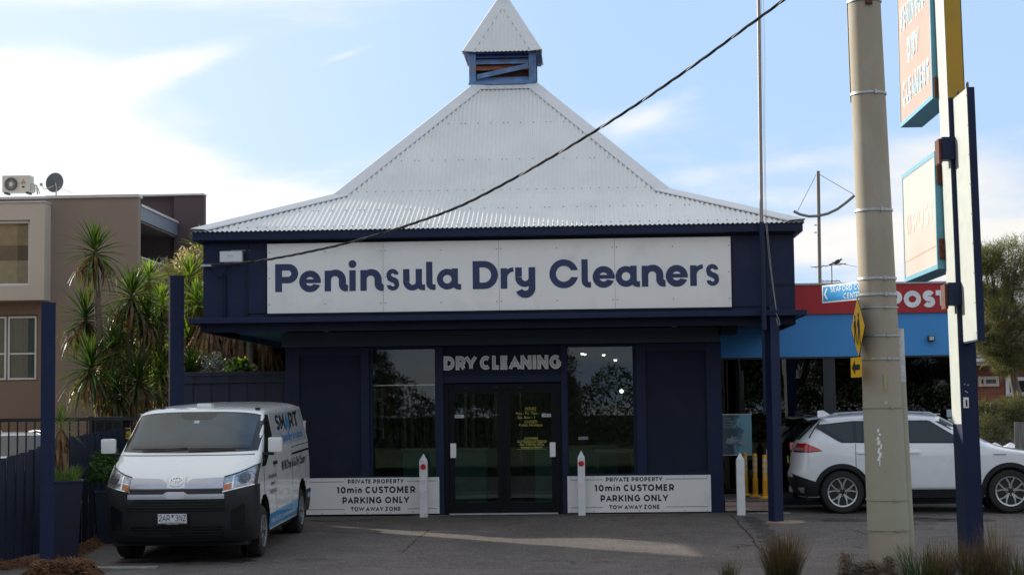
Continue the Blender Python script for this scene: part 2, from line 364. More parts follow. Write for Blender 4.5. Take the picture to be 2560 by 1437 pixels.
m_rust = M('rusty_steel', (.10, .035, .02), .8, .2, var=.5, scale=20, bump=.4)
# ------------------------------------------------------------ ground
def asphalt():
    m = bpy.data.materials.new('asphalt'); m.use_nodes = True; t = m.node_tree; n = t.nodes; l = t.links; p = n['Principled BSDF']
    g = n.new('ShaderNodeNewGeometry')
    def noise_(sc, det=5, ro=.6):
        a = n.new('ShaderNodeTexNoise'); a.inputs['Scale'].default_value = sc; a.inputs['Detail'].default_value = det; a.inputs['Roughness'].default_value = ro; l.new(g.outputs['Position'], a.inputs['Vector']); return a.outputs['Fac']
    def mr(src, a, b, c, d):
        r = n.new('ShaderNodeMapRange'); r.inputs[1].default_value = a; r.inputs[2].default_value = b; r.inputs[3].default_value = c; r.inputs[4].default_value = d; l.new(src, r.inputs[0]); return r.outputs[0]
    def mu(a, b, op='MULTIPLY'):
        x = n.new('ShaderNodeMath'); x.operation = op; l.new(a, x.inputs[0])
        if isinstance(b, float): x.inputs[1].default_value = b
        else: l.new(b, x.inputs[1])
        return x.outputs[0]
    big = mr(noise_(.45), .3, .7, .72, 1.28); mid = mr(noise_(3.0, 6), .3, .7, .88, 1.12)
    v = n.new('ShaderNodeTexVoronoi'); v.inputs['Scale'].default_value = 95; l.new(g.outputs['Position'], v.inputs['Vector'])
    agg = n.new('ShaderNodeSeparateColor'); l.new(v.outputs['Color'], agg.inputs[0]); st = mr(agg.outputs[0], 0, 1, .55, 1.6)
    spk = mr(agg.outputs[1], .980, .986, 0, .26)
    f = mu(mu(big, mid), st)
    c = n.new('ShaderNodeVectorMath'); c.operation = 'SCALE'; c.inputs[0].default_value = (.112, .095, .084); l.new(f, c.inputs['Scale'])
    a2 = n.new('ShaderNodeVectorMath'); a2.operation = 'ADD'; l.new(c.outputs[0], a2.inputs[0])
    cs = n.new('ShaderNodeCombineXYZ'); [l.new(spk, cs.inputs[i]) for i in range(3)]; l.new(cs.outputs[0], a2.inputs[1])
    # cracks: warped voronoi cell borders, only in some areas
    wv = n.new('ShaderNodeVectorMath'); wv.operation = 'ADD'; nz_ = n.new('ShaderNodeTexNoise'); nz_.inputs['Scale'].default_value = 1.3; nz_.inputs['Detail'].default_value = 6; l.new(g.outputs['Position'], nz_.inputs['Vector'])
    sc = n.new('ShaderNodeVectorMath'); sc.operation = 'SCALE'; sc.inputs['Scale'].default_value = 1.3; l.new(nz_.outputs['Color'], sc.inputs[0]); l.new(g.outputs['Position'], wv.inputs[0]); l.new(sc.outputs[0], wv.inputs[1])
    vc = n.new('ShaderNodeTexVoronoi'); vc.feature = 'DISTANCE_TO_EDGE'; vc.inputs['Scale'].default_value = .34; l.new(wv.outputs[0], vc.inputs['Vector'])
    cr = mr(vc.outputs['Distance'], .002, .010, 1, 0); ar = mr(noise_(.5, 2), .50, .60, 0, .75); crack = mu(cr, ar)
    mx_ = n.new('ShaderNodeMix'); mx_.data_type = 'RGBA'; l.new(crack, mx_.inputs['Factor']); l.new(a2.outputs[0], mx_.inputs[6]); mx_.inputs[7].default_value = (.018, .017, .016, 1)
    # pale dusty stains
    stn = mr(noise_(1.1, 8, .7), .60, .74, 0, .35)
    mx2 = n.new('ShaderNodeMix'); mx2.data_type = 'RGBA'; l.new(stn, mx2.inputs['Factor']); l.new(mx_.outputs[2], mx2.inputs[6]); mx2.inputs[7].default_value = (.13, .12, .105, 1)
    oil = mr(noise_(.9, 3, .5), .62, .70, 0, .45)
    mx3 = n.new('ShaderNodeMix'); mx3.data_type = 'RGBA'; l.new(oil, mx3.inputs['Factor']); l.new(mx2.outputs[2], mx3.inputs[6]); mx3.inputs[7].default_value = (.035, .034, .034, 1)
    l.new(mx3.outputs[2], p.inputs['Base Color'])
    p.inputs['Roughness'].default_value = .82; p.inputs['Specular IOR Level'].default_value = .35
    bn = n.new('ShaderNodeBump'); bn.inputs['Strength'].default_value = .8; bn.inputs['Distance'].default_value = .006; l.new(v.outputs['Distance'], bn.inputs['Height']); l.new(bn.outputs[0], p.inputs['Normal'])
    MATS['asphalt'] = m; return m
m_asph = asphalt()
m_dirt = M('bare_ground', (.16, .12, .08), .95, var=.3, scale=2, bump=.5, bscale=30, dirt=((.06, .07, .03), .8, .6))
def sheet(name, x0, x1, y0, y1, dz, mat, nx=2, ys=None, kind='structure'):
    mb = MB(); ys = ys or [y0, y1]
    mb.grid([[(x0+(x1-x0)*i/nx, y, gz(y)+dz) for i in range(nx+1)] for y in ys])
    o = build(name, mb, mat); o['kind'] = kind; return o
sheet('ground', -400, 400, -400, 900, -.06, m_dirt, ys=[-400, -34, -24, -13, -9, 0, 900])
sheet('car_park', -12.5, 60, -8.7, 26, 0, m_asph, ys=[-8.7, -6, -3, 0, 6, 26])
sheet('road', -200, 200, -26.5, -13.2, -.04, m_asph)
m_kerb = M('kerb_concrete', (.36, .33, .28), .85, var=.2, scale=5, bump=.3)
kb = MB(); kb.box(-6.0, 40, -8.86, -8.7, -.42, -.275); build('kerb', kb, m_kerb, bevel=.015)['kind'] = 'structure'
kb = MB(); kb.box(-200, 200, -13.25, -13.0, -.5, -.22); build('road_kerb', kb, m_kerb, bevel=.02)['kind'] = 'structure'
m_mulch = M('bark_mulch', (.10, .07, .05), .95, var=.6, scale=25, bump=1, bscale=60)
sheet('garden_bed', -6.0, 40, -11, -8.86, -.03, m_mulch)
sheet('footpath', -200, 200, -13.0, -11, .03, M('path_concrete', (.33, .31, .28), .85, var=.12, scale=3, bump=.2))
m_verge = M('verge_grass', (.045, .065, .018), .9, var=.5, scale=1.5, bump=1, bscale=40, dirt=((.20, .16, .08), .7, .5))
mb = MB(); mb.grid([[(x, y, z) for x in (-200, -60, 0, 60, 200)] for y, z in ((-60, .2), (-46, .1), (-36, .0), (-27.8, -.02), (-26.5, -.03))]); build('verge', mb, m_verge)['kind'] = 'structure'

# thin concrete pads in the asphalt
def blob_pad(name, cx, cy, rx, ry, mat, n=22, j=.18, dz=.004):
    mb = MB(); pts = []
    for i in range(n):
        a = 2*pi*i/n; k = 1+random.uniform(-j, j); pts.append((cx+rx*k*cos(a), cy+ry*k*sin(a)))
    mb.v = [(x, y, gz(y)+dz) for x, y in pts]; mb.t = [0]*n; mb.f = [tuple(range(n))]
    o = build(name, mb, mat); o['kind'] = 'structure'; return o
m_padc = M('pad_concrete', (.30, .22, .15), .9, var=.35, scale=8, bump=.4)
m_padg = M('pad_concrete_grey', (.24, .24, .21), .9, var=.25, scale=8, bump=.4)
p = G(1965, 1304); blob_pad('concrete_pad', p.x, p.y, .34, .30, m_padc)
for a, b in ((1062, 1289), (1458, 1283), (1895, 1284)):
    p = G(a, b); blob_pad('concrete_pad', p.x+.05, p.y+.06, .3, .14, m_padg, j=.08)
mb = MB(); mb.box(2.75, 3.3, -.42, -.12, -.012, .004); build('drain_cover', mb, m_padg)['kind'] = 'structure'
mb = MB(); mb.box(-6.35, -5.45, -7.15, -6.95, -.235, -.205); build('concrete_strip', mb, m_padg, bevel=.01)['kind'] = 'structure'

# cracks, seams and a resealed strip, each a thin sheet on the asphalt
m_crk = M('crack_dark', (.010, .009, .009), .95, var=.3); m_scf = M('pale_scuff', (.30, .29, .27), .9, var=.3, scale=20, dirt=((.10, .09, .08), 1, 14)); m_seal = M('reseal_asphalt', (.058, .050, .046), .85, var=.35, scale=12, bump=.5, bscale=120); m_wet = M('dark_stain', (.038, .034, .031), .7, var=.4, scale=6)
def ground_strip(name, pts, wd, mat, dz=.004, jag=.5, seed=1):
    r_ = random.Random(seed); q = [G(*p) for p in pts]; P_ = []
    for a, b in zip(q[:-1], q[1:]):
        n = max(2, int((b-a).length/.12))
        for i in range(n): P_.append(a.lerp(b, i/n)+Vector((r_.gauss(0, wd*jag), r_.gauss(0, wd*jag), 0)))
    P_.append(q[-1]); mb = MB(); A, Bb = [], []
    for i, p in enumerate(P_):
        d = (P_[min(i+1, len(P_)-1)]-P_[max(i-1, 0)]).normalized(); s_ = Vector((-d.y, d.x, 0)).normalized()*wd/2*r_.uniform(.4, 1.2)*(0.15 if i in (0, len(P_)-1) else 1)
        for L_, v in ((A, p+s_), (Bb, p-s_)): L_.append((v.x, v.y, gz(v.y)+dz))
    mb.grid([A, Bb]); o = build(name, mb, mat); o['kind'] = 'structure'; return o
for i, (pts, wd) in enumerate((([(1828, 1286), (1850, 1312), (1874, 1336), (1896, 1368), (1918, 1398)], .028), ([(1005, 1382), (1040, 1348), (1080, 1318)], .014), ([(1660, 1401), (1718, 1402)], .03), ([(770, 1300), (830, 1303), (905, 1299), (1010, 1297)], .05),
     ([(1105, 1291), (1290, 1288), (1440, 1289), (1640, 1289), (1830, 1287)], .030), ([(2060, 1368), (2120, 1362), (2165, 1372)], .016), ([(440, 1412), (700, 1406), (1010, 1418), (1400, 1424)], .012), ([(2110, 1318), (2165, 1335), (2300, 1345), (2440, 1352)], .012), ([(1180, 1437), (1700, 1428), (1760, 1433)], .016))):
    ground_strip('asphalt_crack', pts, wd, m_crk, .004+.0004*i, seed=i)
for i, (pts, wd) in enumerate((([(812, 1386), (836, 1387)], .03), ([(735, 1422), (792, 1419)], .03), ([(1990, 1283), (2080, 1286)], .03), ([(2020, 1290), (2065, 1291)], .02), ([(2340, 1390), (2356, 1390)], .03), ([(2100, 1330), (2118, 1332)], .02))): ground_strip('pale_scuff', pts, wd, m_scf, .0045+.0004*i, jag=.3, seed=20+i)
for i, (pts, wd) in enumerate((([(300, 1405), (420, 1400), (560, 1398), (640, 1402)], .5), ([(2050, 1300), (2250, 1296), (2480, 1302)], .55), ([(1870, 1290), (1905, 1322), (1950, 1372), (1975, 1405)], .30))): ground_strip('reseal_strip' if i == 2 else 'oil_stain', pts, wd, m_seal if i == 2 else m_wet, .0022+.0004*i, jag=.12, seed=40+i)

# ------------------------------------------------------------ the dry cleaner's shop
CX, CY0 = -1.38, 3.10             # roof centre
shop = thing('shop_building', 'navy blue dry cleaner shop with steep white corrugated roof and a small cupola', 'building', (CX, 0, 0))
def B(name, x0, x1, y0, y1, z0, z1, mat=m_navy, par=None, bev=0.0, **k):
    mb = MB(); mb.box(x0, x1, y0, y1, z0, z1); return build(name, mb, mat, par or shop, bevel=bev, **k)
xl, xr = -4.99, 2.24
# walls with openings: shells 0.15 thick
B('wall', xl, -3.60, 0, .15, 0, 2.8, m_navy2)
B('wall', .84, xr, 0, .15, 0, 2.8, m_navy2)
B('wall', -3.60, -2.42, .01, .15, 0, .60, m_navy2)
B('wall', -.34, .84, .01, .15, 0, .60, m_navy2)
B('wall', -2.42, -.34, .0, .15, 2.16, 2.8, m_navy2)
B('side_wall', xl, xl+.15, .15, 7.6, 0, 3.3, m_navy2)
B('side_wall', xr-.15, xr, .15, 7.6, 0, 3.3, m_navy2)
B('rear_wall', xl, xr, 7.6, 7.75, 0, 3.3, m_navy2)
# pilasters and panel frames
for x0, x1 in ((xl-.012, xl+.22), (-3.74, -3.60), (-2.50, -2.36), (-.40, -.30), (.84, 1.0), (xr-.24, xr+.012)):
    B('pilaster', x0, x1, -.045, -.0, .0, 2.8, m_navy, bev=.006)
for x0, x1 in ((xl+.22, -3.74), (1.0, xr-.24)):
    for z0, z1 in ((.60, .66), (2.66, 2.8)): B('panel_rail', x0, x1, -.03, 0, z0, z1, m_navy)
B('lintel', -2.36, -.40, -.03, 0, 2.18, 2.30, m_navy)
B('header_band', xl-.05, xr-.02, -.22, -.046, 2.80, 3.045, m_slate, bev=.008)
B('header_wall', xl, xr, -.04, .15, 2.801, 3.30, m_navy2)
# soffit, beam, lip and fascia
fx0, fx1, fy0, fy1 = -6.07, 3.32, -1.5, 7.7
m_soff = M('soffit_paint', (.075, .09, .125), .6, var=.08)  # lifted as well, for ground light reaching under the canopy
m_soffb = M('soffit_blue_lit', (.10, .36, .52), .6, var=.08)  # blue light on the left rear soffit, put into its colour
B('soffit', xl, fx1-.04, fy0+.04, -.221, 3.10, 3.14, m_soff)
B('soffit', fx0+.04, xl-.002, fy0+.04, .0, 3.10, 3.14, m_soff)
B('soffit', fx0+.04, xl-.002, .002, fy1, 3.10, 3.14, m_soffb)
B('soffit', xr+.002, fx1-.04, .002, fy1, 3.10, 3.14, m_soff)
m_beamb = M('beam_blue_lit', (.05, .24, .46), .5, var=.08)  # rear of the side beam: blue light painted in as colour
B('beam', fx0-.05, fx1, fy0, fy0+.06, 3.005, 3.135, m_navy2)
B('beam', fx0-.0, fx0+.06, fy0+.062, 1.2, 3.005, 3.10, m_navy2)
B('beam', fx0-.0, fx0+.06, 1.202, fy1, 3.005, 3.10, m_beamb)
B('beam', fx1-.06, fx1, fy0+.062, fy1, 3.005, 3.10, m_navy2)
B('beam', 2.2, 2.45, -1.0, -.3, 2.9, 3.1, m_navy2)
def ring_box(name, x0, x1, y0, y1, z0, z1, th, mat, bev=0):
    B(name, x0, x1, y0, y0+th, z0, z1, mat, bev=bev); B(name, x0, x1, y1-th, y1, z0, z1, mat)
    B(name, x0, x0+th, y0+th, y1-th, z0, z1, mat); B(name, x1-th, x1, y0+th, y1-th, z0, z1, mat)
ring_box('canopy_lip', fx0-.17, fx1+.15, fy0-.25, fy1+.2, 3.137, 3.225, .245, m_navy, .01)
ring_box('fascia', fx0, fx1, fy0, fy1, 3.227, 4.43, .06, m_navy)
# fascia face battens and flush panels
for x0, x1 in ((-5.35, -5.06), (2.34, 2.86)): B('fascia_panel', x0, x1, fy0-.022, fy0-.001, 3.30, 4.30, m_navy)
for x in (-5.36, 2.87): B('fascia_batten', x-.02, x+.02, fy0-.03, fy0-.001, 3.26, 4.42, m_navy2)
B('fascia_batten', 2.9, fx1, fy0-.012, fy0-.001, 3.62, 3.655, m_navy2)
B('fascia_batten', -5.05, 2.33, fy0-.045, fy0-.001, 3.245, 3.285, m_navy2)
ring_box('gutter', fx0-.13, fx1+.12, fy0-.22, fy1+.2, 4.455, 4.585, .12, m_navy, .012)
ring_box('gutter_bracket_board', fx0-.01, fx1+.01, fy0-.10, fy1+.05, 4.432, 4.453, .10, m_navy2)
# roof ----------------------------------------------------------
m_roof = M('roof_steel', (.66, .66, .64), .42, .0, var=.05, scale=1.5, vert=(1, 1, .3), dirt=((.50, .49, .45), .35, 1.2), spec=.6)
m_cap = M('roof_capping', (.64, .65, .65), .38, var=.04, spec=.6)
H0, Z0, H1, Z1, H2, Z2 = 4.80, 4.60, 2.83, 5.36, .61, 7.60
pit, amp, NS = .076, .0098, 10
def rotq(k, x, y):                # turn (x, y) about the roof centre by k quarter turns; front is k = 0
    for _ in range(k): x, y = -y, x
    return CX+x, CY0+y
def slope(k, ha, za, hb, zb, sheets, overlap=0.0, name='roof_sheet', drop=0.0):
    ln = sqrt((ha-hb)**2+(zb-za)**2); nrm = Vector((0, -(zb-za)/ln, (ha-hb)/ln))
    nw = int(2*ha/pit); x = -nw*pit/2; cols = []
    while x < nw*pit/2-1e-6:
        cols.append(x); x += pit/NS
    cols.append(nw*pit/2)
    per = 10*NS
    for c0 in range(0, len(cols)-1, per):
        seg = cols[c0:c0+per+1]
        if len(seg) < 2: continue
        mb = MB(); rows = [[], []]; 
        for x in seg:
            h = amp*(1+cos(2*pi*x/pit)); hh = max(hb, abs(x))
            if hh > ha: hh = ha
            t = (ha-hh)/(ha-hb); zt = za+(zb-za)*t
            lo = Vector((x, -ha-overlap*(ha-hb)/ln, za-overlap*(zb-za)/ln))+nrm*(h-drop); hi = Vector((x, -hh, zt))+nrm*(h-drop)
            for r, q in zip(rows, (lo, hi)):
                X, Y = rotq(k, q.x, q.y); r.append((X, Y, q.z))
        mb.grid(rows)
        if k == 0 or c0 % (per*1) == 0: build(name, mb, m_roof, shop, smooth=True, sharp=60)
for k in range(4):
    slope(k, H0, Z0, H1, Z1, 0, overlap=.05)
    slope(k, H1+.06, Z1-.05, H2, Z2, 0, overlap=.10)
def hipcap(k, ha, za, hb, zb, wd, name='hip_capping', z=.046):
    # folded strip over the left-front hip of quarter k
    a = Vector((-ha, -ha, za)); b = Vector((-hb, -hb, zb))
    ln = sqrt((ha-hb)**2+(zb-za)**2)
    mb = MB()
    lift = Vector((0, 0, z+.02))
    d1 = wd  # along the front slope: shift in +x at constant level means going off the hip
    rows = []
    for p in (a, b):
        l_ = p+Vector((0, wd, 0))+Vector((0, 0, z)); r_ = p+Vector((wd, 0, 0))+Vector((0, 0, z)); c_ = p+lift
        l2 = l_+Vector((0, 0, -.02)); r2 = r_+Vector((0, 0, -.02)); 
        rows.append([l2, l_, c_+Vector((-.004, .02, 0)), c_+Vector((.02, -.004, 0)), r_, r2])
    rr = []
    for r in rows:
        q = []
        for v in r:
            X, Y = rotq(k, v.x, v.y); q.append((X, Y, v.z))
        rr.append(q)
    mb.grid(rr)
    o = build(name, mb, m_cap, shop); 
    return o
for k in range(4):
    hipcap(k, H0+.06, Z0-.02, H1-.01, Z1, .26)
    hipcap(k, H1+.02, Z1-.01, H2-.02, Z2+.02, .24)
for k in range(4):                # flashing round the foot of the cupola
    mb = MB(); q = []
    for x, y, z in ((-H2-.05, -H2-.09, Z2-.045), (H2+.05, -H2-.09, Z2-.045), (H2-.03, -H2+.05, Z2+.08), (-H2+.03, -H2+.05, Z2+.08)):
        X, Y = rotq(k, x, y); q.append((X, Y, z))
    mb.quad(*q); build('apron_flashing', mb, m_cap, shop)
# roof screws, front slopes
mb = MB()
def screw_row(ha, za, hb, zb, t, mod):
    ln = sqrt((ha-hb)**2+(zb-za)**2); nrm = Vector((0, -(zb-za)/ln, (ha-hb)/ln)); hh = ha+(hb-ha)*t; z = za+(zb-za)*t
    n = int(hh/pit)-1
    for i in range(-n, n+1):
        if (i % 10) not in mod: continue
        x = i*pit; c = Vector((CX+x, CY0-hh, z))+nrm*(2*amp)
        for a, r in ((0, .0085), ): 
            e1 = Vector((1, 0, 0))*r; e2 = nrm.cross(Vector((1, 0, 0)))*r; tp = nrm*.012
            mb.add([c-e1-e2, c+e1-e2, c+e1+e2, c-e1+e2, c-e1-e2+tp, c+e1-e2+tp, c+e1+e2+tp, c-e1+e2+tp], [(4, 5, 6, 7), (0, 1, 5, 4), (1, 2, 6, 5), (2, 3, 7, 6), (3, 0, 4, 7)])
ev = (0, 2, 4, 6, 8)
screw_row(H0, Z0, H1, Z1, .05, ev); screw_row(H0, Z0, H1, Z1, .52, (0, 1, 4, 7)); screw_row(H1, Z1, H2, Z2, .03, ev)
screw_row(H1, Z1, H2, Z2, .30, (0, 1, 4, 7)); screw_row(H1, Z1, H2, Z2, .64, (0, 1, 4, 7)); screw_row(H1, Z1, H2, Z2, .985, ev)
build('roof_screw', mb, m_screw, shop)['kind'] = 'stuff'

# cupola -------------------------------------------------------
m_cblue = M('faded_blue_paint', (.10, .20, .38), .7, var=.35, scale=5, bump=.3, bscale=30, dirt=((.22, .15, .09), .85, 7))
m_cblue2 = M('dark_faded_blue', (.03, .06, .20), .7, var=.3, scale=5, dirt=((.10, .07, .05), .6, 6))
m_cred = M('weathered_timber', (.20, .065, .04), .85, var=.4, scale=4, vert=(1, 1, 6), dirt=((.35, .24, .10), .7, 5))
hc = .61; z0, z1 = 7.68, 8.26; CX -= .05
for k in range(4):
    for sx in (-1,):
        q = [rotq(k, *p) for p in ((-hc, -hc), (-hc+.125, -hc), (-hc+.125, -hc+.10), (-hc, -hc+.10))]
        mb = MB(); mb.hexa([(x, y, z0) for x, y in q]+[(x, y, z1) for x, y in q]); build('cupola_post', mb, m_cblue, shop, bevel=.006)
    if k % 2 == 0 or True:
        q = [rotq(k, *p) for p in ((hc-.125, -hc+.001), (hc-.002, -hc+.001), (hc-.002, -hc+.09), (hc-.125, -hc+.09))]
        if k == 0:
            mb = MB(); mb.hexa([(x, y, z0) for x, y in q]+[(x, y, z1) for x, y in q]); build('cupola_post', mb, m_cblue, shop)
    # louvre slats
    for i in range(5):
        zc = z1-.06-i*.115
        if k == 0 and i == 3: continue
        mat = (m_cblue2, m_cblue, m_cred, m_cblue, m_cblue)[i] if k == 0 else m_cblue
        hgt = .05
        pts = [(-hc+.125, -hc+.01, zc-hgt), (hc-.125, -hc+.01, zc-hgt), (hc-.125, -hc+.09, zc+hgt), (-hc+.125, -hc+.09, zc+hgt)]
        P3 = []
        for dz in (0, .018):
            for x, y, z in pts:
                X, Y = rotq(k, x, y); P3.append((X, Y, z+dz))
        mb = MB(); mb.hexa(P3); build('louvre_slat', mb, mat, shop)
    q = [rotq(k, *p) for p in ((-hc-.012, -hc-.012), (hc+.012, -hc-.012), (hc+.012, -hc+.06), (-hc-.012, -hc+.06))]
    if k == 0:
        mb = MB(); mb.hexa([(x, y, z0-.02) for x, y in q]+[(x, y, z0+.012) for x, y in q]); build('cupola_sill', mb, m_cblue, shop)
mb = MB(); mb.bar((CX-hc+.15, CY0-hc-.004, 7.80), (CX+hc-.13, CY0-hc-.006, 7.99), .02, .085); build('louvre_slat', mb, m_cblue, shop, bevel=.004, label='slipped blue louvre slat hanging at a slant')
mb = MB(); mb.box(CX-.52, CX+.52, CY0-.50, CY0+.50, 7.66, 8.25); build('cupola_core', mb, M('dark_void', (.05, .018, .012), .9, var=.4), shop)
pitch_save = pit
def pyramid(ha, za, zb):
    for k in range(4):
        ln = sqrt(ha**2+(zb-za)**2); nrm = Vector((0, -(zb-za)/ln, ha/ln)); rows = [[], []]; mb = MB()
        n = int(2*ha/pit); x = -n*pit/2
        for i in range(n*NS+1):
            xx = x+i*pit/NS; h = amp*(1+cos(2*pi*xx/pit)); hh = abs(xx); t = (ha-hh)/ha
            lo = Vector((xx, -ha, za))+nrm*h; hi = Vector((xx, -hh, za+(zb-za)*t))+nrm*h
            for r, q in zip(rows, (lo, hi)):
                X, Y = rotq(k, q.x, q.y); r.append((X, Y, q.z))
        mb.grid(rows); build('cupola_roof_sheet', mb, m_roof, shop, smooth=True, sharp=60)
        hipcap(k, ha+.02, za-.03, .0, zb-.0, .20, 'cupola_capping', z=.035)
pyramid(.71, 8.24, 9.50)
mb = MB(); mb.quad(*[(*rotq(0, x, y), 8.225) for x, y in ((-.69, -.69), (.69, -.69), (.69, .69), (-.69, .69))]); build('cupola_soffit', mb, m_cblue2, shop); CX += .05

# shop front glazing --------------------------------------------
m_glass = glass_mat('shop_glass', (.66, .72, .70), 1.5)
def window(x0, x1, z0, z1, par, y=.05, th=.035, mat=m_navy, g=m_glass, name='window'):
    mb = MB(); mb.box(x0, x0+th, y-.03, y+.03, z0, z1); mb.box(x1-th, x1, y-.03, y+.03, z0, z1); mb.box(x0+th, x1-th, y-.03, y+.03, z0, z0+th); mb.box(x0+th, x1-th, y-.03, y+.03, z1-th, z1)
    f = build(name, mb, mat, par); mb = MB(); mb.box(x0+th-.004, x1-th+.004, y-.004, y+.004, z0+th-.004, z1-th+.004); build('pane', mb, g, f); return f
window(-3.60, -2.42, .60, 2.80, shop, th=.05)
window(-.34, .84, .60, 2.80, shop, th=.05)
B('window_sill', -3.60, -2.50, -.05, -.001, .60, .635, m_navy, bev=.005); B('window_sill', -.30, .84, -.05, -.001, .60, .635, m_navy, bev=.005)
m_door = M('black_door_frame', (.005, .006, .010), .45, var=.1, spec=.15)
B('door_frame', -2.36, -2.28, -.0, .09, 0, 2.179, m_door); B('door_frame', -.48, -.40, -.0, .09, 0, 2.179, m_door); B('door_frame', -2.28, -.48, -.0, .09, 2.10, 2.179, m_door)
m_yel = M('yellow_vinyl', (.38, .36, .07), .5, var=.1)
m_stick = M('sticker_white', (.62, .66, .72), .4, var=.1)
fnF = lambda u, v, d: (u, d, v)
def door(x0, x1, handle_x, sticker_x):
    mb = MB(); y0, y1 = .02, .07
    mb.box(x0, x0+.09, y0, y1, .03, 2.095); mb.box(x1-.09, x1, y0, y1, .03, 2.095); mb.box(x0+.09, x1-.09, y0, y1, .03, .20); mb.box(x0+.09, x1-.09, y0, y1, 2.0, 2.095)
    d = build('door', mb, m_door, shop, label='black framed glass entrance door')
    mb = MB(); mb.box(x0+.086, x1-.086, .041, .049, .196, 2.004); build('pane', mb, m_glass, d)
    mb = MB(); mb.box(handle_x-.048, handle_x+.048, -.045, -.03, .94, 1.18); mb.box(handle_x-.02, handle_x+.02, -.03, .02, .97, 1.0); mb.box(handle_x-.02, handle_x+.02, -.03, .02, 1.12, 1.15)
    build('door_handle', mb, m_white, d, bevel=.006)
    mb = MB(); mb.box(sticker_x-.09, sticker_x+.09, .034, .037, 1.60, 1.65); s_ = build('sticker', mb, m_stick, d)
    mb = MB(); put_text(mb, 'SAM-YFT', sticker_x-.065, sticker_x+.065, 1.612, .026, fnF, .0325, .01); mb.box(sticker_x-.06, sticker_x+.06, .034, .037, 1.662, 1.668); build('sticker_text', mb, m_inkd, s_)
    return d
dl = door(-2.275, -1.385, -2.205, -2.12); dr = door(-1.345, -.485, -.555, -.64)
B('door_stile', -1.38, -1.35, .03, .08, .03, 2.095, m_door)
B('door_threshold', -2.28, -.48, -.06, .09, .004, .025, m_alu)
mb = MB()
def wt(s, x0, x1, yb, hpx, bold=.012):
    a = W(x0, yb, .038); b = W(x1, yb, .038); put_text(mb, s, a.x, b.x, a.z, hpx/150, fnF, .0385, bold)
wt('HOURS', 1313, 1340, 1024, 7); wt('Mon - Fri.  7am -   pm', 1290, 1365, 1036, 7); wt('Sat. 8am - 1', 1294, 1337, 1046, 7); wt('CLOSED', 1311, 1343, 1057, 7); wt('Public Holidays', 1298, 1356, 1065, 6.5)
wt('CUSTOMERS', 1310, 1345, 1098, 5.5, .03); wt('Any Clothing not collected', 1293, 1366, 1106.5, 5.5, .03); wt('after 2 Months will be', 1299, 1360, 1113, 5.5, .03); wt('donated to charity!', 1303, 1356, 1120, 5.5, .03)
for px0, px1, py in ((1293, 1367, 1101), (1292, 1367, 1123), (1311, 1341, 1027)):
    a = W(px0, py, .038); b = W(px1, py, .038); mb.box(a.x, b.x, .037, .0385, a.z, a.z+.005)
build('window_lettering', mb, m_yel, dr)['kind'] = 'stuff'
# right window stickers
mb = MB(); a = W(1446, 1094, .04); mb.box(a.x, a.x+.16, .036, .039, a.z-.03, a.z+.02); build('sticker', mb, M('sticker_grey', (.2, .22, .25), .5), shop)

# inside of the shop
m_int = M('interior_wall', (.10, .105, .10), .8, var=.2); m_ctr = M('counter_green', (.12, .28, .23), .5, var=.1); m_ctop = M('counter_top', (.30, .29, .26), .5)
mb = MB(); mb.box(xl+.16, xr-.16, .16, 7.5, .005, .02); build('floor', mb, M('shop_floor', (.10, .09, .08), .5), shop)
mb = MB(); mb.box(xl+.16, xr-.16, 5.4, 5.5, .02, 3.0); build('partition', mb, m_int, shop)
mb = MB(); mb.box(xl+.16, xr-.16, .16, 7.5, 2.98, 3.0); build('ceiling', mb, M('shop_ceiling', (.22, .22, .21), .8), shop)
ctr = thing('shop_counter', 'green panelled service counter seen through the glass of the double doors', 'counter', (-1.4, 1.6, 0))
for x0, x1, y, zt in ((-3.2, -1.75, 1.5, 1.02), (-.9, .55, 1.6, 1.05)):
    mb = MB(); mb.box(x0, x1, y, y+.5, .02, zt); build('counter_panel', mb, m_ctr, ctr); mb = MB(); mb.box(x0-.03, x1+.03, y-.04, y+.55, zt+.002, zt+.04); build('counter_top', mb, m_ctop, ctr)
tb = thing('sorting_table', 'pale topped table standing inside behind the right window', 'table', (.5, .9, 0))
mb = MB(); mb.box(.15, .8, .7, 1.2, .98, 1.03); build('table_top', mb, m_ctop, tb)
for x in (.17, .76): mb = MB(); mb.box(x, x+.04, .72, .76, .02, .979); build('leg', mb, M('raw_timber', (.28, .2, .1), .6), tb)
rk = thing('clothes_rail', 'rail of hanging bagged clothes far inside the shop', 'rail', (-3.0, 3.2, 0))
mb = MB(); mb.tube([(-4.4, 3.2, 2.2), (-1.2, 3.2, 2.2)], .02); mb.tube([(-4.4, 3.2, .02), (-4.4, 3.2, 2.2)], .02); mb.tube([(-1.2, 3.2, .02), (-1.2, 3.2, 2.2)], .02); build('rail', mb, m_alu, rk)
for i in range(22):
    x = -4.3+i*.14; mb = MB(); c = random.choice([(.2, .2, .2), (.05, .06, .1), (.3, .28, .25), (.1, .05, .05)])
    mb.box(x-.03, x+.03, 2.97, 3.43, 1.0+random.uniform(0, .3), 2.15); build('hanging_garment', mb, M('garment_%d' % (i % 4), c, .6), rk, bevel=.02)
m_pnl = emit_mat('fill_panel_glow', (1, .97, .9), 1.6)  # added glowing panels, out of sight above the glass, to brighten the interior
for i, x in enumerate((-3.4, -1.0, 1.0)):
    mb = MB(); mb.box(x-.6, x+.6, 2.6, 2.9, 2.95, 2.975); tag(build('added_fill_panel', mb, m_pnl), ['added fill panel, unseen above the left window', 'added fill panel, unseen above the doors', 'added fill panel, unseen above the right window'][i], 'light', 'added fill panels in the shop ceiling')
m_lamp = emit_mat('lamp_glow', (1, .95, .88), 3.5)
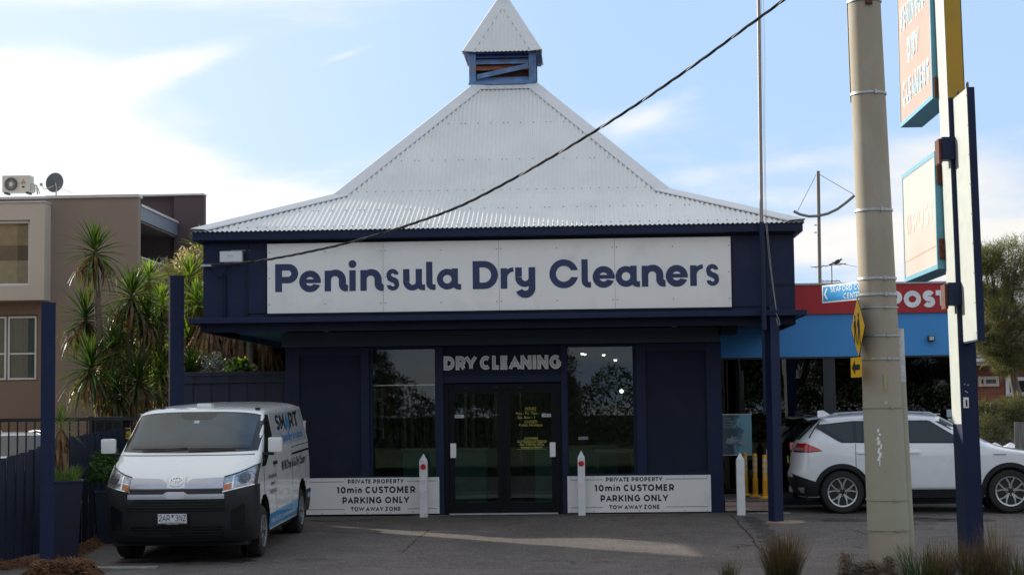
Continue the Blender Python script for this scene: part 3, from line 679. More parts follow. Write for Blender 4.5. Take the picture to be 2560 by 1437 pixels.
for i, (x, y, z) in enumerate(((.62, 1.0, 2.02), (.35, 3.4, 2.72), (.0, 4.1, 2.76), (-.05, 4.4, 2.78), (-.85, 3.0, 2.72), (-.65, 3.6, 2.74), (-.95, 4.2, 2.76), (-.45, 4.8, 2.8), (-1.9, 4.0, 2.72), (.55, 2.6, 2.6))):
    mb = MB(); r = .035 if i == 0 else .03
    if i == 0: mb.lathe([(.0, -r), (r*.7, -r*.7), (r, 0), (r*.7, r*.7), (0, r)], (x, y, z), 12)
    else: mb.lathe([(r*.6, -.02), (r, 0), (r, .012)], (x, y, z), 12)
    o = build('ceiling_lamp', mb, m_lamp)
    tag(o, ['round white lamp hanging close behind the top of the right window', 'small downlight seen through the right window, nearest the lamp bulb', 'small downlight in the shop ceiling, left of the others in the right window', 'faint downlight deep behind the right window', 'downlight seen at the top of the right door, leftmost', 'downlight seen at the top of the right door, second from left', 'downlight deep inside behind the right door pane', 'farthest downlight behind the right door pane', 'single downlight seen through the left door pane', 'downlight at the right edge of the right window'][i], 'lamp', 'lamps on inside the shop')

# ------------------------------------------------------------ signs on the shop
big = thing('shop_sign', 'long white four panel sign with navy words Peninsula Dry Cleaners', 'sign', (-1.36, fy0-.03, 3.86))
sx0, sx1, sz0, sz1 = -5.03, 2.32, 3.29, 4.40
cuts = [sx0, W(959, 690, fy0).x, W(1248, 690, fy0).x, W(1537, 690, fy0).x, sx1]
for i in range(4):
    mb = MB(); mb.box(cuts[i]+.002, cuts[i+1]-.002, fy0-.075, fy0-.05, sz0, sz1); build('sign_panel', mb, m_white, big, bevel=.002)
mb = MB(); mb.box(sx0+.02, sx1-.02, fy0-.05, fy0-.03, sz0+.02, sz1-.02); build('sign_backing', mb, m_black, big)
mb = MB()
for i in range(4):
    for x in (cuts[i]+.035, (cuts[i]+cuts[i+1])/2, cuts[i+1]-.035):
        for z in (sz0+.14, (sz0+sz1)/2, sz1-.14):
            if z == (sz0+sz1)/2 and x == (cuts[i]+cuts[i+1])/2: continue
            mb.lathe([(.010, 0), (.010, .004)], (x, fy0-.079, z), 8, 'y')
build('sign_screw', mb, m_screw, big)['kind'] = 'stuff'
YL = fy0-.0775
class Glyph:
    def __init__(s): s.parts = []; s.n = 0
    def poly(s, pts): s.parts.append(pts); return s
def arc(cx, cy, r, a0, a1, n=18): return [(cx+r*cos(radians(a0+(a1-a0)*i/n)), cy+r*sin(radians(a0+(a1-a0)*i/n))) for i in range(n+1)]
def ringstrip(cx, cy, ro, ri, a0, a1, b0=None, b1=None, n=26):
    """returns pair rows for an annular sector; outer angles a0..a1, inner b0..b1"""
    if b0 is None: b0 = a0
    if b1 is None: b1 = a1
    return (arc(cx, cy, ro, a0, a1, n), arc(cx, cy, ri, b0, b1, n))
ST = .102; XH = .335; RO = .173; RI = .070
def g_n(x): # stem, arch, foot
    r = .075
    o = arc(x+.215, XH-.125, .125+.005, 90, 0, 10); i_ = arc(x+.178, XH-.145, .057, 90, 0, 10)
    L_ = [('q', [(x, 0), (x+ST, 0), (x+ST, XH-.005), (x, XH-.005)])]
    L_.append(('s', arc(x+.165+.01, XH-.155, .165, 130, 0, 16), arc(x+.165, XH-.155, .062, 180, 0, 16)))
    L_.append(('q', [(x+.227, .10), (x+.34, .10), (x+.34, XH-.155), (x+.227, XH-.155)]))
    L_.append(('s', arc(x+.34+.0, .11, .113, 180, 270, 8), arc(x+.34+.025, .11, .012, 180, 270, 8)))
    L_.append(('q', [(x+.338, -.003), (x+.372, -.003), (x+.372, .098), (x+.362, .098)])); return L_
def g_tail(x, top):   # x = left edge of the stem
    return [('q', [(x, .10), (x+ST-.002, .10), (x+ST-.002, top), (x, top)]), ('s', arc(x+.112, .11, .112, 180, 270, 8), arc(x+.125, .11, .026, 180, 270, 8)), ('q', [(x+.11, -.002), (x+.148, -.002), (x+.148, .088), (x+.122, .086)])]
def g_e(x):
    c = (x+RO, .163)
    return [('s',)+ringstrip(*c, RO, RI, 0, 339, 0, 325), ('q', [(c[0]-RI-.03, c[1]-.028), (c[0]+RO-.001, c[1]-.028), (c[0]+RO, c[1]+.034), (c[0]-RI-.03, c[1]+.034)])]
def g_a(x):
    c = (x+.165, .166)
    return [('s',)+ringstrip(*c, .165, .068, 0, 360, n=36)]+g_tail(x+.235, XH)
def g_s(x):
    w = .256; cx = x+w/2
    return [('s', arc(cx-.003, XH-.092, .098, 8, 180, 14), arc(cx+.0, XH-.092, .028, 8, 180, 14)), ('s', arc(cx+.003, .098, .100, 0, -172, 14), arc(cx+.0, .090, .028, 0, -172, 14)),
            ('q', [(cx-.101, XH-.092), (cx-.028, XH-.092), (cx+.0, XH-.118), (cx+.055, XH-.14), (cx+.09, XH-.17), (cx+.103, .098), (cx+.028, .090), (cx+.01, .118), (cx-.045, .140), (cx-.085, .17)])]
def g_y(x):
    s_ = 1.0
    return [('q', [(x, .19), (x+.106, .19), (x+.106, XH), (x, XH)]), ('q', [(x+.212, -.01), (x+.318, -.01), (x+.318, XH), (x+.212, XH)]),
            ('s', arc(x+.150, .175, .150, 174, 318, 16), arc(x+.159, .170, .053, 170, 365, 16)), ('s', arc(x+.159, .010, .159, 2, -158, 18), arc(x+.159, .02, .055, 0, -150, 18))]
def g_r(x):
    return [('q', [(x, 0), (x+ST+.002, 0), (x+ST+.002, XH-.01), (x, XH-.01)]), ('s', arc(x+.207, .165, .168+.005, 150, 92, 8), arc(x+.207, .165, .105, 180, 92, 8))]
def g_P(x):
    return [('q', [(x, 0), (x+.110, 0), (x+.110, .445), (x, .445)]), ('s', [(x+.109, .445), (x+.21, .445)]+arc(x+.215, .292, .153, 90, -90, 16)+[(x+.109, .139)], [(x+.109, .343), (x+.20, .343)]+arc(x+.207, .292, .051, 90, -90, 16)+[(x+.109, .241)])]
def g_D(x):
    return [('q', [(x, 0), (x+.110, 0), (x+.110, .445), (x, .445)]), ('s', [(x+.109, .445)]+arc(x+.18, .2225, .2225, 90, -90, 20)+[(x+.109, 0)], [(x+.109, .343)]+arc(x+.172, .2225, .1205, 90, -90, 20)+[(x+.109, .102)])]
def g_C(x):
    c = (x+.226, .2225); return [('s',)+ringstrip(*c, .229, .125, 14, 346, 25, 335, n=36)]
def g_u(x):
    return [('q', [(x, .14), (x+ST, .14), (x+ST, XH), (x, XH)]), ('s', arc(x+.146, .14, .146, 180, 330, 16), arc(x+.15, .135, .051, 180, 372, 16))]+g_tail(x+.2, XH)
def g_i(x): return [('q', [(x, 0), (x+ST, 0), (x+ST, XH-.005), (x, XH-.005)]), ('q', arc(x+.051, .428, .0625, 0, 345, 23))]
GL = dict(P=g_P, e=g_e, n=g_n, i=g_i, s=g_s, u=g_u, a=g_a, D=g_D, r=g_r, y=g_y, C=g_C, l=lambda x: g_tail(x, .447))
px_of = [('P', 688), ('e', 748), ('n', 811.7), ('i', 873.5), ('n', 901), ('s', 962), ('u', 1008), ('l', 1065.7), ('a', 1092.5), ('D', 1182), ('r', 1252), ('y', 1288.4), ('C', 1374.4), ('l', 1454.4), ('e', 1482), ('a', 1539.4), ('n', 1605), ('e', 1665), ('r', 1726), ('s', 1761.6)]
base = W(900, 727, YL).z
for ch, px in px_of:
    x = W(px, 727, YL).x; mb = MB(); k = 0
    for part in GL[ch](x):
        yy = YL-.001-.0012*k; k += 1
        if part[0] == 'q':
            pts = part[1]; n_ = len(pts)
            mb.add([(u, yy, base+v) for u, v in pts]+[(u, YL, base+v) for u, v in pts], [tuple(range(n_))]+[(i, (i+1) % n_, n_+(i+1) % n_, n_+i) for i in range(n_)])
        else:
            a, b = part[1], part[2]; mb.grid([[(u, yy, base+v) for u, v in a], [(u, yy, base+v) for u, v in b]])
    build('letter', mb, m_ink, big)

ds = thing('lettering_sign', 'grey and white raised words DRY CLEANING over the shop doors', 'sign', (-1.37, -.03, 2.42))
a = W(1109, 926, -.03); b = W(1404, 926, -.03)
m_grey = M('grey_acrylic', (.60, .60, .64), .5); m_wht = M('white_acrylic', (.90, .90, .90), .4)
_pl = []
stroke_text('DRY CLEANING', a.x+.015, b.x-.015, a.z+.018, .205, fnF, -.0500, t=.22, dz=-.0004, per=lambda m: _pl.append(build('letter', m, m_grey, ds)), sp=.24)
_k = iter(_pl)
stroke_text('DRY CLEANING', a.x+.015, b.x-.015, a.z+.018, .205, fnF, -.0460, t=.22, dz=-.0003, extra=.13, per=lambda m: build('letter_outline', m, m_wht, next(_k)), sp=.24)

def park_sign(x0, x1, z0, z1, label, pxs):
    t = thing('parking_sign', label, 'sign', ((x0+x1)/2, -.1, z0))
    mb = MB(); mb.box(x0, x1, -.085, -.06, z0, z1); build('sign_board', mb, m_white, t, bevel=.003)
    mb = MB(); mb.box(x0+.05, x1-.05, -.06, -.046, z0+.02, z1-.02); build('sign_backing', mb, m_black, t)
    f = lambda u, v, d: (u, d, v); mb = MB(); c = (x0+x1)/2+pxs
    for s_, wd, v, h in (('PRIVATE PROPERTY', .93, .505, .068), ('10min CUSTOMER', 1.31, .345, .108), ('PARKING ONLY', 1.11, .178, .104), ('TOW AWAY ZONE', .83, .052, .068)):
        q_ = stroke_text(s_, c-wd/2, c+wd/2, z0+v, h*1.04, f, -.0872, t=.25, dz=-.0003); mb.add(q_.v, q_.f)
    for v in (.535, .08):
        mb.box(x0+.05, c-.52, -.0872, -.0852, z0+v, z0+v+.008); mb.box(c+.52, x1-.05, -.0872, -.0852, z0+v, z0+v+.008)
    build('lettering', mb, m_inkd, t)
    mb = MB()
    for i in range(7):
        for z in (z0+.022, z1-.022): mb.lathe([(.008, 0), (.008, .004)], (x0+.06+(x1-x0-.12)*i/6, -.0895, z), 6, 'y')
    build('sign_screw', mb, m_screw, t)['kind'] = 'stuff'
park_sign(-4.83, -2.44, .03, .63, 'white private property parking sign left of the shop doors, behind the scuffed bollard', .14)
park_sign(-.32, 2.04, .02, .62, 'white private property parking sign right of the shop doors', -.08)
# meter box, its cable and bracket
mbx = thing('junction_box', 'white plastic service box on the upper left of the navy fascia', 'box', (-5.6, fy0, 4.1))
a = W(551, 656, fy0-.1); b = W(606, 628, fy0-.1)
mb = MB(); mb.box(a.x, b.x, fy0-.16, fy0-.02, a.z, b.z); build('box_body', mb, M('box_plastic', (.62, .64, .68), .4, var=.04), mbx, bevel=.012)
mb = MB(); mb.box(a.x+.13, a.x+.21, fy0-.163, fy0-.1605, (a.z+b.z)/2, (a.z+b.z)/2+.02); mb.box(a.x+.08, a.x+.095, fy0-.12, fy0-.1, a.z-.02, a.z); mb.box(b.x-.095, b.x-.08, fy0-.12, fy0-.1, a.z-.02, a.z); build('box_latch', mb, m_galv, mbx)
mb = MB(); mb.box(a.x+.15, b.x+.10, fy0-.006, fy0-.001, b.z+.015, b.z+.03); tag(build('paint_scar', mb, M('bare_fibro', (.3, .3, .28), .9), shop))
A0 = W(527, 663, fy0-.14)
Bq = W(1960, 0, -9.0)
pn = Vector((Bq.y-A0.y, -(Bq.x-A0.x), 0)).normalized()
def onplan(px, py): d = ray(px, py); return CAM+d*((A0-CAM).dot(pn)/d.dot(pn))
cpx = [(527, 663), (600, 658), (680, 647), (760, 632), (850, 612), (950, 585), (1050, 553), (1160, 511), (1300, 438), (1460, 345), (1600, 256), (1740, 160), (1850, 80), (1960, 0), (2100, -108), (2300, -270), (2560, -500)]
cp = [onplan(*p) for p in cpx]
pts = []
for i in range(len(cp)-1):
    p0, p1, p2, p3 = cp[max(i-1, 0)], cp[i], cp[i+1], cp[min(i+2, len(cp)-1)]
    for j in range(14):
        t = j/14; pts.append(.5*((2*p1)+(-p0+p2)*t+(2*p0-5*p1+4*p2-p3)*t*t+(-p0+3*p1-3*p2+p3)*t**3))
cab = thing('overhead_cable', 'black twisted overhead cable running down to the shop fascia', 'cable', A0)
for q in range(3):
    hp = []; L0 = 0; last = pts[0]
    for p in pts:
        L0 += (p-last).length; last = p; a_ = L0*2*pi/.75+q*2*pi/3
        side = pn; up = Vector((0, 0, 1)); hp.append(p+(side*cos(a_)+up*sin(a_))*.011)
    mb = MB(); mb.tube(hp, .0095, 5); build('cable_strand', mb, M('cable_black', (.02, .02, .02), .45, spec=.8), cab, smooth=True)
mb = MB(); mb.box(A0.x-.16, A0.x+.04, fy0-.16, fy0-.12, A0.z-.02, A0.z+.015); mb.box(A0.x-.10, A0.x-.04, fy0-.12, fy0-.001, A0.z-.015, A0.z+.01); build('cable_bracket', mb, m_galv, cab)
lp = [Vector((A0.x-.02+.30*t, fy0-.10, A0.z-.02-.16*sin(pi*min(1, t*1.05)))) for t in [i/10 for i in range(11)]]
mb = MB(); mb.tube(lp, .012, 6); mb.tube([(A0.x+.20, fy0-.04, A0.z-.16), (A0.x+.20, fy0-.04, 3.24)], .022, 8); build('drop_conduit', mb, m_navy2, cab, smooth=True)
# globe lights under the canopy
for px, py, lb in ((815, 828, 'small round light under the canopy left of the entrance'), (1685, 814, 'small round light under the canopy right of the entrance')):
    p = W(px, py, -.9); mb = MB(); mb.lathe([(.0, -.045), (.05, -.035), (.075, 0), (.08, .03), (.08, .04)], (p.x, -.9, 3.06), 14); tag(build('canopy_light', mb, M('light_cover', (.32, .32, .28), .4), None, smooth=True), lb, 'light', 'canopy lights')
# canopy post and the mast beside it
cpst = thing('canopy_post', 'navy steel post carrying the front right corner of the shop canopy', 'post', (2.93, -1.62, -.05))
mb = MB(); mb.box(2.93-.085, 2.93+.085, -1.62-.085, -1.62+.085, -.05, 3.28, rot=radians(28)); build('post_shaft', mb, m_navy, cpst, bevel=.008)
mb = MB(); mb.box(2.76, 2.80, -1.78, -1.74, 1.6, 3.3); build('conduit', mb, m_navy2, cpst)
mst = thing('aerial_mast', 'thin pole rising past the right end of the shop fascia with loose wires', 'mast', (2.76, -1.86, 3.0))
pb = W(1909, 775, -1.86); pm = W(1904, 555, -1.86); pt = W(1896, -60, -1.86)
mb = MB(); mb.tube([pm, pt], .029, 10); build('mast_pole', mb, M('mast_steel', (.28, .24, .22), .5, .3), mst, smooth=True)
mb = MB(); mb.tube([pb+Vector((0, 0, -.3)), pm], .040, 10); build('mast_sleeve', mb, m_navy, mst, smooth=True)
mb = MB()
for pp in (((1903, -40), (1905, 120), (1909, 300), (1913, 540), (1922, 640), (1932, 720), (1941, 776)), ((1908, -40), (1912, 150), (1912, 330), (1916, 545), (1926, 650), (1936, 735), (1941, 776))):
    mb.tube([W(a, b, -1.9) for a, b in pp], .0035, 4)
mb.tube([W(a, b, -1.76) for a, b in ((1940, 782), (1948, 800), (1950, 812), (1945, 812), (1941, 795))], .005, 4)
build('loose_wire', mb, M('wire_grey', (.4, .38, .36), .6), mst)
# bollards
def bollard(px, py, top, wpx, label, dot=True, scuff=False, y=None):
    p = G(px, py) if y is None else W(px, py, y); zb = gz(p.y)
    t = thing('bollard', label, 'bollard', (p.x, p.y, zb), 0, 'white square bollards'); sc = 4400/(p.y-CAM.y); h = W(px, top, p.y).z-zb; hw = wpx/sc/2
    m = M('bollard_white_scuffed', (.66, .67, .68), .5, var=.08, scale=4, dirt=((.25, .24, .23), .8, 6)) if scuff else M('bollard_white', (.70, .71, .73), .45, var=.06, dirt=((.5, .5, .48), .3, 5))
    mb = MB(); mb.box(-hw, hw, -hw, hw, -.02, h-.12); build('bollard_shaft', mb, m, t, local=True, bevel=.008)
    mb = MB(); mb.add([(-hw, -hw, h-.119), (hw, -hw, h-.119), (hw, hw, h-.119), (-hw, hw, h-.119), (0, 0, h)], [(0, 1, 4), (1, 2, 4), (2, 3, 4), (3, 0, 4), (3, 2, 1, 0)]); build('bollard_cap', mb, m, t, local=True)
    if dot: mb = MB(); mb.lathe([(.046, 0), (.046, -.008), (.036, -.014)], (0, -hw-.001, h-.215), 20, 'y'); build('reflector', mb, M('red_reflector', (.45, .01, .015), .25), t, local=True)
bollard(1060, 1290, 1133, 20, 'scuffed white bollard with red reflector left of the shop doors', scuff=True, y=-.30)
bollard(1455, 1283, 1125, 18, 'white bollard with red reflector right of the shop doors', y=-.26)
bollard(1853, 1286, 1130, 20, 'plain white bollard without reflector beside the timber step', dot=False)
bollard(1926, 1226, 1107, 17, 'white bollard half hidden behind the canopy post', y=1.2)
# ------------------------------------------------------------ left side: posts, fences, planters
def steel_post(px0, px1, ptop, y, rz, label, zb=None, sz=.20):
    a = W((px0+px1)/2, ptop, y); zb = gz(y)-.02 if zb is None else zb
    t = thing('steel_post', label, 'post', (a.x, y, zb), radians(rz), 'navy steel posts at the left edge of the car park'); h = a.z-zb
    tt, ff = .012, sz/2
    mb = MB(); mb.box(-ff, ff, -ff, ff, 0, h-.012); build('post_shaft', mb, m_navy, t, local=True, bevel=.010)
    mb = MB(); mb.box(-ff-.004, ff+.004, -ff-.004, ff+.004, h-.0115, h); build('post_cap', mb, m_navy, t, local=True, bevel=.003)
    return t
pA = steel_post(100, 143, 757, -7.55, 17, 'nearest navy steel post at far left with chipped yellow mark at its foot', sz=.175)
mb = MB(); mb.prism([(.02, .0), (.088, .0), (.088, .20), (.06, .13), (.05, .05)], lambda u, v, d: (u, d, v), -.0925, -.0885); build('yellow_paint_mark', mb, M('yellow_paint', (.55, .33, .04), .6, dirt=((.1, .08, .05), .7, 20)), pA, local=True)
pB = steel_post(419, 463, 690, -1.0, 20, 'navy steel post behind the van roof, in front of the spiky plants', sz=.225)
m_fence = M('fence_paint', (.019, .026, .055), .55, var=.25, scale=2, dirt=((.03, .035, .04), .5, 3))
fen = thing('side_fence', 'navy paling fence with stepped top running along the left of the car park', 'fence', (-7.5, -4, -.2))
pathp = [(-8.25, -9.0, .95), (-7.95, -7.2, 1.02), (-7.62, -5.4, 1.24), (-7.42, -4.4, 1.40), (-7.22, -2.4, 1.50), (-7.05, .45, 1.60)]
cum = [0]
for i in range(1, len(pathp)): cum.append(cum[-1]+sqrt((pathp[i][0]-pathp[i-1][0])**2+(pathp[i][1]-pathp[i-1][1])**2))
def fp(s):
    for i in range(1, len(cum)):
        if s <= cum[i] or i == len(cum)-1:
            t = (s-cum[i-1])/(cum[i]-cum[i-1]); return [pathp[i-1][j]+(pathp[i][j]-pathp[i-1][j])*t for j in range(3)]
s = 0; k = 0; wpl = .125
while s < cum[-1]-wpl:
    a = fp(s); b = fp(s+wpl+.006); off = 0 if k % 2 else .020; zt = (a[2]+b[2])/2+random.uniform(-.008, .008)
    dx, dy = b[0]-a[0], b[1]-a[1]; ln = sqrt(dx*dx+dy*dy); nx, ny = dy/ln, -dx/ln
    q = [(a[0]+nx*off, a[1]+ny*off), (b[0]+nx*off, b[1]+ny*off), (b[0]+nx*(off+.016), b[1]+ny*(off+.016)), (a[0]+nx*(off+.016), a[1]+ny*(off+.016))]
    zb = gz(a[1])-.03; mb = MB(); mb.hexa([(x, y, zb) for x, y in q]+[(x, y, zt) for x, y in q]); build('paling', mb, m_fence, fen); s += wpl; k += 1
for hgt in (.25, .85):
    for i in range(1, len(pathp)):
        a, b = pathp[i-1], pathp[i]; mb = MB(); mb.bar((a[0]-.03, a[1], hgt+gz(a[1])), (b[0]-.03, b[1], hgt+gz(b[1])), .04, .08); build('fence_rail', mb, m_fence, fen)
a = WX(314, 1082, -7.06)
wsn = thing('warning_notice', 'small yellow warning notice on the navy fence left of the van', 'notice', (-7.06, a.y, a.z))
mb = MB(); y_ = a.y; mb.box(-7.075, -7.06, y_-.14, y_+.14, 0, .01)
mb = MB(); c0 = W(309, 1097, -2.0); c1 = W(320, 1069, -2.0); mb.box(c0.x+.04, c1.x+.06, -2.06, -2.05, c0.z, c1.z); build('notice_plate', mb, M('yellow_notice', (.50, .38, .02), .5), wsn)
mb = MB(); mb.box(c0.x+.05, c1.x+.05, -2.063, -2.0605, c1.z-.05, c1.z-.012); mb.box(c0.x+.055, c1.x+.045, -2.063, -2.0605, c0.z+.04, c0.z+.05); mb.box(c0.x+.055, c1.x+.03, -2.063, -2.0605, c0.z+.07, c0.z+.08); build('notice_print', mb, m_black, wsn)
# fence closing the gap between the side fence and the shop
bf = thing('rear_fence', 'dark navy fence panel between the shop wall and the side fence, behind the van', 'fence', (-5.9, .6, 0))
x = -7.02; i = 0
while x < -5.02:
    o_ = 0 if i % 2 else .02; mb = MB(); mb.box(x, min(x+.16, -5.02), .58+o_, .598+o_, .0, 1.78); build('paling', mb, m_fence, bf); mb = MB(); mb.box(x, min(x+.16, -5.02), .58+o_, .598+o_, 1.84, 2.36); build('paling', mb, m_fence, bf); x += .155; i += 1
mb = MB(); mb.box(-7.04, -5.01, .57, .66, 2.362, 2.43); build('fence_cap', mb, m_fence, bf, bevel=.005)
mb = MB(); mb.box(-7.04, -5.01, .625, .66, 1.70, 1.779); build('fence_rail', mb, m_fence, bf); mb = MB(); mb.box(-7.04, -5.01, .541, .579, 2.24, 2.30); build('fence_rail', mb, m_fence, bf)
# black balustrade of the neighbour
bal = thing('balustrade', 'black steel balustrade behind the left fence', 'railing', (-9.2, .8, 0))
mb = MB(); mb.box(-12.5, -6.95, .77, .83, 1.62, 1.68); build('top_rail', mb, m_black, bal); mb = MB(); mb.box(-12.5, -6.95, .78, .82, .55, .59); build('bottom_rail', mb, m_black, bal)
x = -12.4
while x < -7: mb = MB(); mb.box(x, x+.022, .789, .811, .591, 1.619); build('baluster', mb, m_black, bal); x += .152
for x in (-10.9, -8.55, -7.0): mb = MB(); mb.box(x, x+.06, .765, .835, 0, 1.70); build('rail_post', mb, m_black, bal)
bn_ = thing('wheelie_bin', 'dark wheelie bin behind the balustrade beside the potted palm', 'bin', (-8.35, 1.5, 0))
mb = MB(); mb.hexa([(-8.6, 1.25, 0), (-8.12, 1.25, 0), (-8.12, 1.75, 0), (-8.6, 1.75, 0), (-8.66, 1.2, 1.62), (-8.06, 1.2, 1.62), (-8.06, 1.8, 1.62), (-8.66, 1.8, 1.62)]); build('bin_body', mb, m_black, bn_, bevel=.03)
mb = MB(); mb.box(-8.69, -8.03, 1.15, 1.84, 1.625, 1.69); build('lid', mb, m_black, bn_, bevel=.02)
# planters
m_plant = M('planter_navy', (.010, .014, .034), .45, var=.2)
def planter(name, cx, cy, h, wb, wt_, label, rz=.3):
    z = gz(cy); t = thing(name, label, 'planter', (cx, cy, z), rz, 'tall navy planters by the left fence')
    mb = MB(); b, c = wb/2, wt_/2
    prof = [(b, 0), (c, h), (c+.012, h+.0), (c+.012, h+.03), (c-.03, h+.03), (c-.03, h-.05)]
    n = 8; vs = []; 
    for r, z_ in prof:
        for j in range(4):
            a = pi/4+j*pi/2; vs.append((r*1.414*cos(a), r*1.414*sin(a), z_))
    fs = [(i*4+j, i*4+(j+1) % 4, (i+1)*4+(j+1) % 4, (i+1)*4+j) for i in range(len(prof)-1) for j in range(4)]+[(3, 2, 1, 0)]
    mb.add(vs, fs); build('planter_body', mb, m_plant, t, local=True, bevel=.006)
    mb = MB(); mb.box(-c+.03, c-.03, -c+.03, c-.03, h-.07, h-.03); build('soil', mb, m_mulch, t, local=True)
    return t
# leaves -------------------------------------------------------------
lf_g = leaf_mat('yucca_leaf', (.036, .070, .015), (.068, .105, .026), .38, .28)
lf_g2 = leaf_mat('yucca_leaf_lit', (.085, .14, .02), (.14, .20, .04), .4, .45)  # lighter copy of the leaf, sunlight on the bright heads put into the colour
lf_d = leaf_mat('dead_leaf', (.16, .085, .035), (.22, .14, .075), .8, .15)
lf_t = leaf_mat('bushy_leaf', (.035, .08, .012), (.06, .13, .02), .5, .3)
lf_k = leaf_mat('pale_grass_leaf', (.10, .17, .03), (.20, .28, .07), .5, .4)
m_trunk = M('palm_trunk', (.17, .125, .09), .9, var=.3, scale=6, bump=.6, bscale=25, vert=(1, 1, 3))
def blade_pts(L, wd, droop, n=5, fold=.25):
    """one sword leaf growing along +x from the origin"""
    vs = []; ts = []; fs = []
    for i in range(n+1):
        t = i/n; x = L*t*(1-.18*droop*t); z = -droop*L*.42*t**2.2
        ww = wd*(.55+1.2*t-1.75*t*t if t < .6 else (1-t)/.4*.64)
        ww = max(ww, .001*0)
        vs += [(x, -ww/2, z+abs(ww)*fold), (x, 0, z), (x, ww/2, z+abs(ww)*fold)]; ts += [t]*3
    for i in range(n):
        b = i*3; fs += [(b, b+1, b+4, b+3), (b+1, b+2, b+5, b+4)]
    return vs, fs, ts
LEAFM = {}
def leaf_mesh(L, wd, droop, mat):
    key = (round(L, 2), wd, droop, mat.name)
    if key not in LEAFM:
        vs, fs, ts = blade_pts(L, wd, droop); me = bpy.data.meshes.new('sword_leaf'); me.from_pydata(vs, [], fs)
        at = me.attributes.new('t', 'FLOAT', 'POINT'); at.data.foreach_set('value', ts); me.materials.append(mat); me.polygons.foreach_set('use_smooth', [True]*len(me.polygons)); LEAFM[key] = me
    return LEAFM[key]
def rosette(par, c, R, n, mat, wd=.045, down=-.55, rnd=random):
    """par-relative head of n sword leaves"""
    rp = root_loc(par)
    for i in range(n):
        az = i*2.39996+rnd.uniform(-.2, .2); el = down+(1.45-down)*((i+.5)/n)**1.0+rnd.uniform(-.1, .1)
        L = R*(1.05-.35*max(0, sin(el)))*rnd.uniform(.85, 1.1); dr = .75 if el < .1 else (.4 if el < .7 else .12)
        me = leaf_mesh(round(L*10)/10 if R > .5 else round(L*20)/20, wd, dr, mat)
        o = bpy.data.objects.new('leaf', me); COL.objects.link(o); o.parent = par
        d = Vector((cos(az)*cos(el), sin(az)*cos(el), sin(el))); y = Vector((-sin(az), cos(az), 0)); z = d.cross(y)
        mt = Matrix((d, y, z)).transposed().to_4x4(); mt.translation = Vector(c)-rp+d*.03+Vector((0, 0, .10*sin(el))); o.matrix_local = mt
def skirt(mb, c, R, n, hgt, rnd=random):
    """hanging dead leaves joined into one mesh"""
    for i in range(n):
        az = rnd.uniform(0, 2*pi); L = hgt*rnd.uniform(.5, 1.1); r0 = R*.15; r1 = R*rnd.uniform(.25, .75)
        z0 = c[2]-rnd.uniform(0, hgt*.35); w_ = rnd.uniform(.015, .035); p0 = Vector((c[0]+r0*cos(az), c[1]+r0*sin(az), z0)); p2 = Vector((c[0]+r1*cos(az+rnd.uniform(-.3, .3)), c[1]+r1*sin(az), z0-L))
        p1 = (p0+p2)/2+Vector((cos(az), sin(az), .35))*R*.22; sd_ = Vector((-sin(az), cos(az), rnd.uniform(-.3, .3)))*w_
        mb.add([p0-sd_*.6, p0+sd_*.6, p1-sd_, p1+sd_, p2], [(0, 1, 3, 2), (2, 3, 4)], [0, 0, .5, .5, 1])
def yucca(label, heads, y, base_px, mat=lf_g, R=.82, n=84, wd=.066, tr=.075, sk=45, skh=.62):
    """heads: (px, py, scale); trunks meet at base_px on the ground"""
    b = W(base_px, 1200, y); zb = 0
    t = thing('yucca', label, 'yucca', (b.x, y, zb), 0, 'tall yuccas and cabbage trees beside the shop')
    for hx, hy, sc in heads:
        yy = y+random.uniform(-.25, .25); c = W(hx, hy, yy)
        m_ = Vector((b.x+(c.x-b.x)*.25, y+(yy-y)*.3, c.z*.45))
        mb = MB(); mb.tube([(b.x, y, zb-.05), m_, (c.x, yy, c.z-.12), (c.x, yy, c.z+.08)], [tr*1.35, tr, tr*.8, tr*.45], 8); build('trunk', mb, m_trunk, t, smooth=True)
        rosette(t, c, R*sc, int(n*sc), mat, wd, down=-.95)
        if sk:
            mb = MB(); skirt(mb, (c.x, yy, c.z-.02), R*sc*.75, sk, skh*sc); o = build('dead_leaf_skirt', mb, lf_d, t); o['kind'] = 'stuff'
    return t
yucca('tall dark yucca with the highest leaf crown, against the brown wall', [(238, 635, 1.0), (213, 800, 1.05), (285, 880, .85)], 3.6, 262)
yucca('yucca with two broad crowns right of the tallest one', [(328, 745, 1.08), (300, 830, .9), (368, 800, .8)], 4.2, 318)
yucca('low dark yucca filling the space above the side fence', [(225, 925, 1.1), (345, 955, 1.05), (290, 990, .9)], 3.0, 292, sk=40)
yucca('yucca directly left of the tall navy post, lit from behind', [(385, 850, .95), (400, 940, .9), (405, 770, .7)], 4.6, 398, mat=lf_g2)
yucca('sunlit light green yucca behind the top of the navy post', [(474, 700, .9), (372, 705, .7)], 6.5, 470, mat=lf_g2, sk=50)
yucca('sunlit light green yucca right of the navy post below the canopy corner', [(468, 845, 1.05), (492, 760, .8)], 5.6, 505, mat=lf_g2, sk=70)
yucca('yucca with leaves reaching low behind the dark rear fence', [(478, 940, .95)], 4.4, 480, sk=30)
yucca('slender young yucca seen under the left of the canopy', [(625, 845, .45)], 5.0, 628, mat=lf_g2, R=.5, sk=0, tr=.09, n=24)
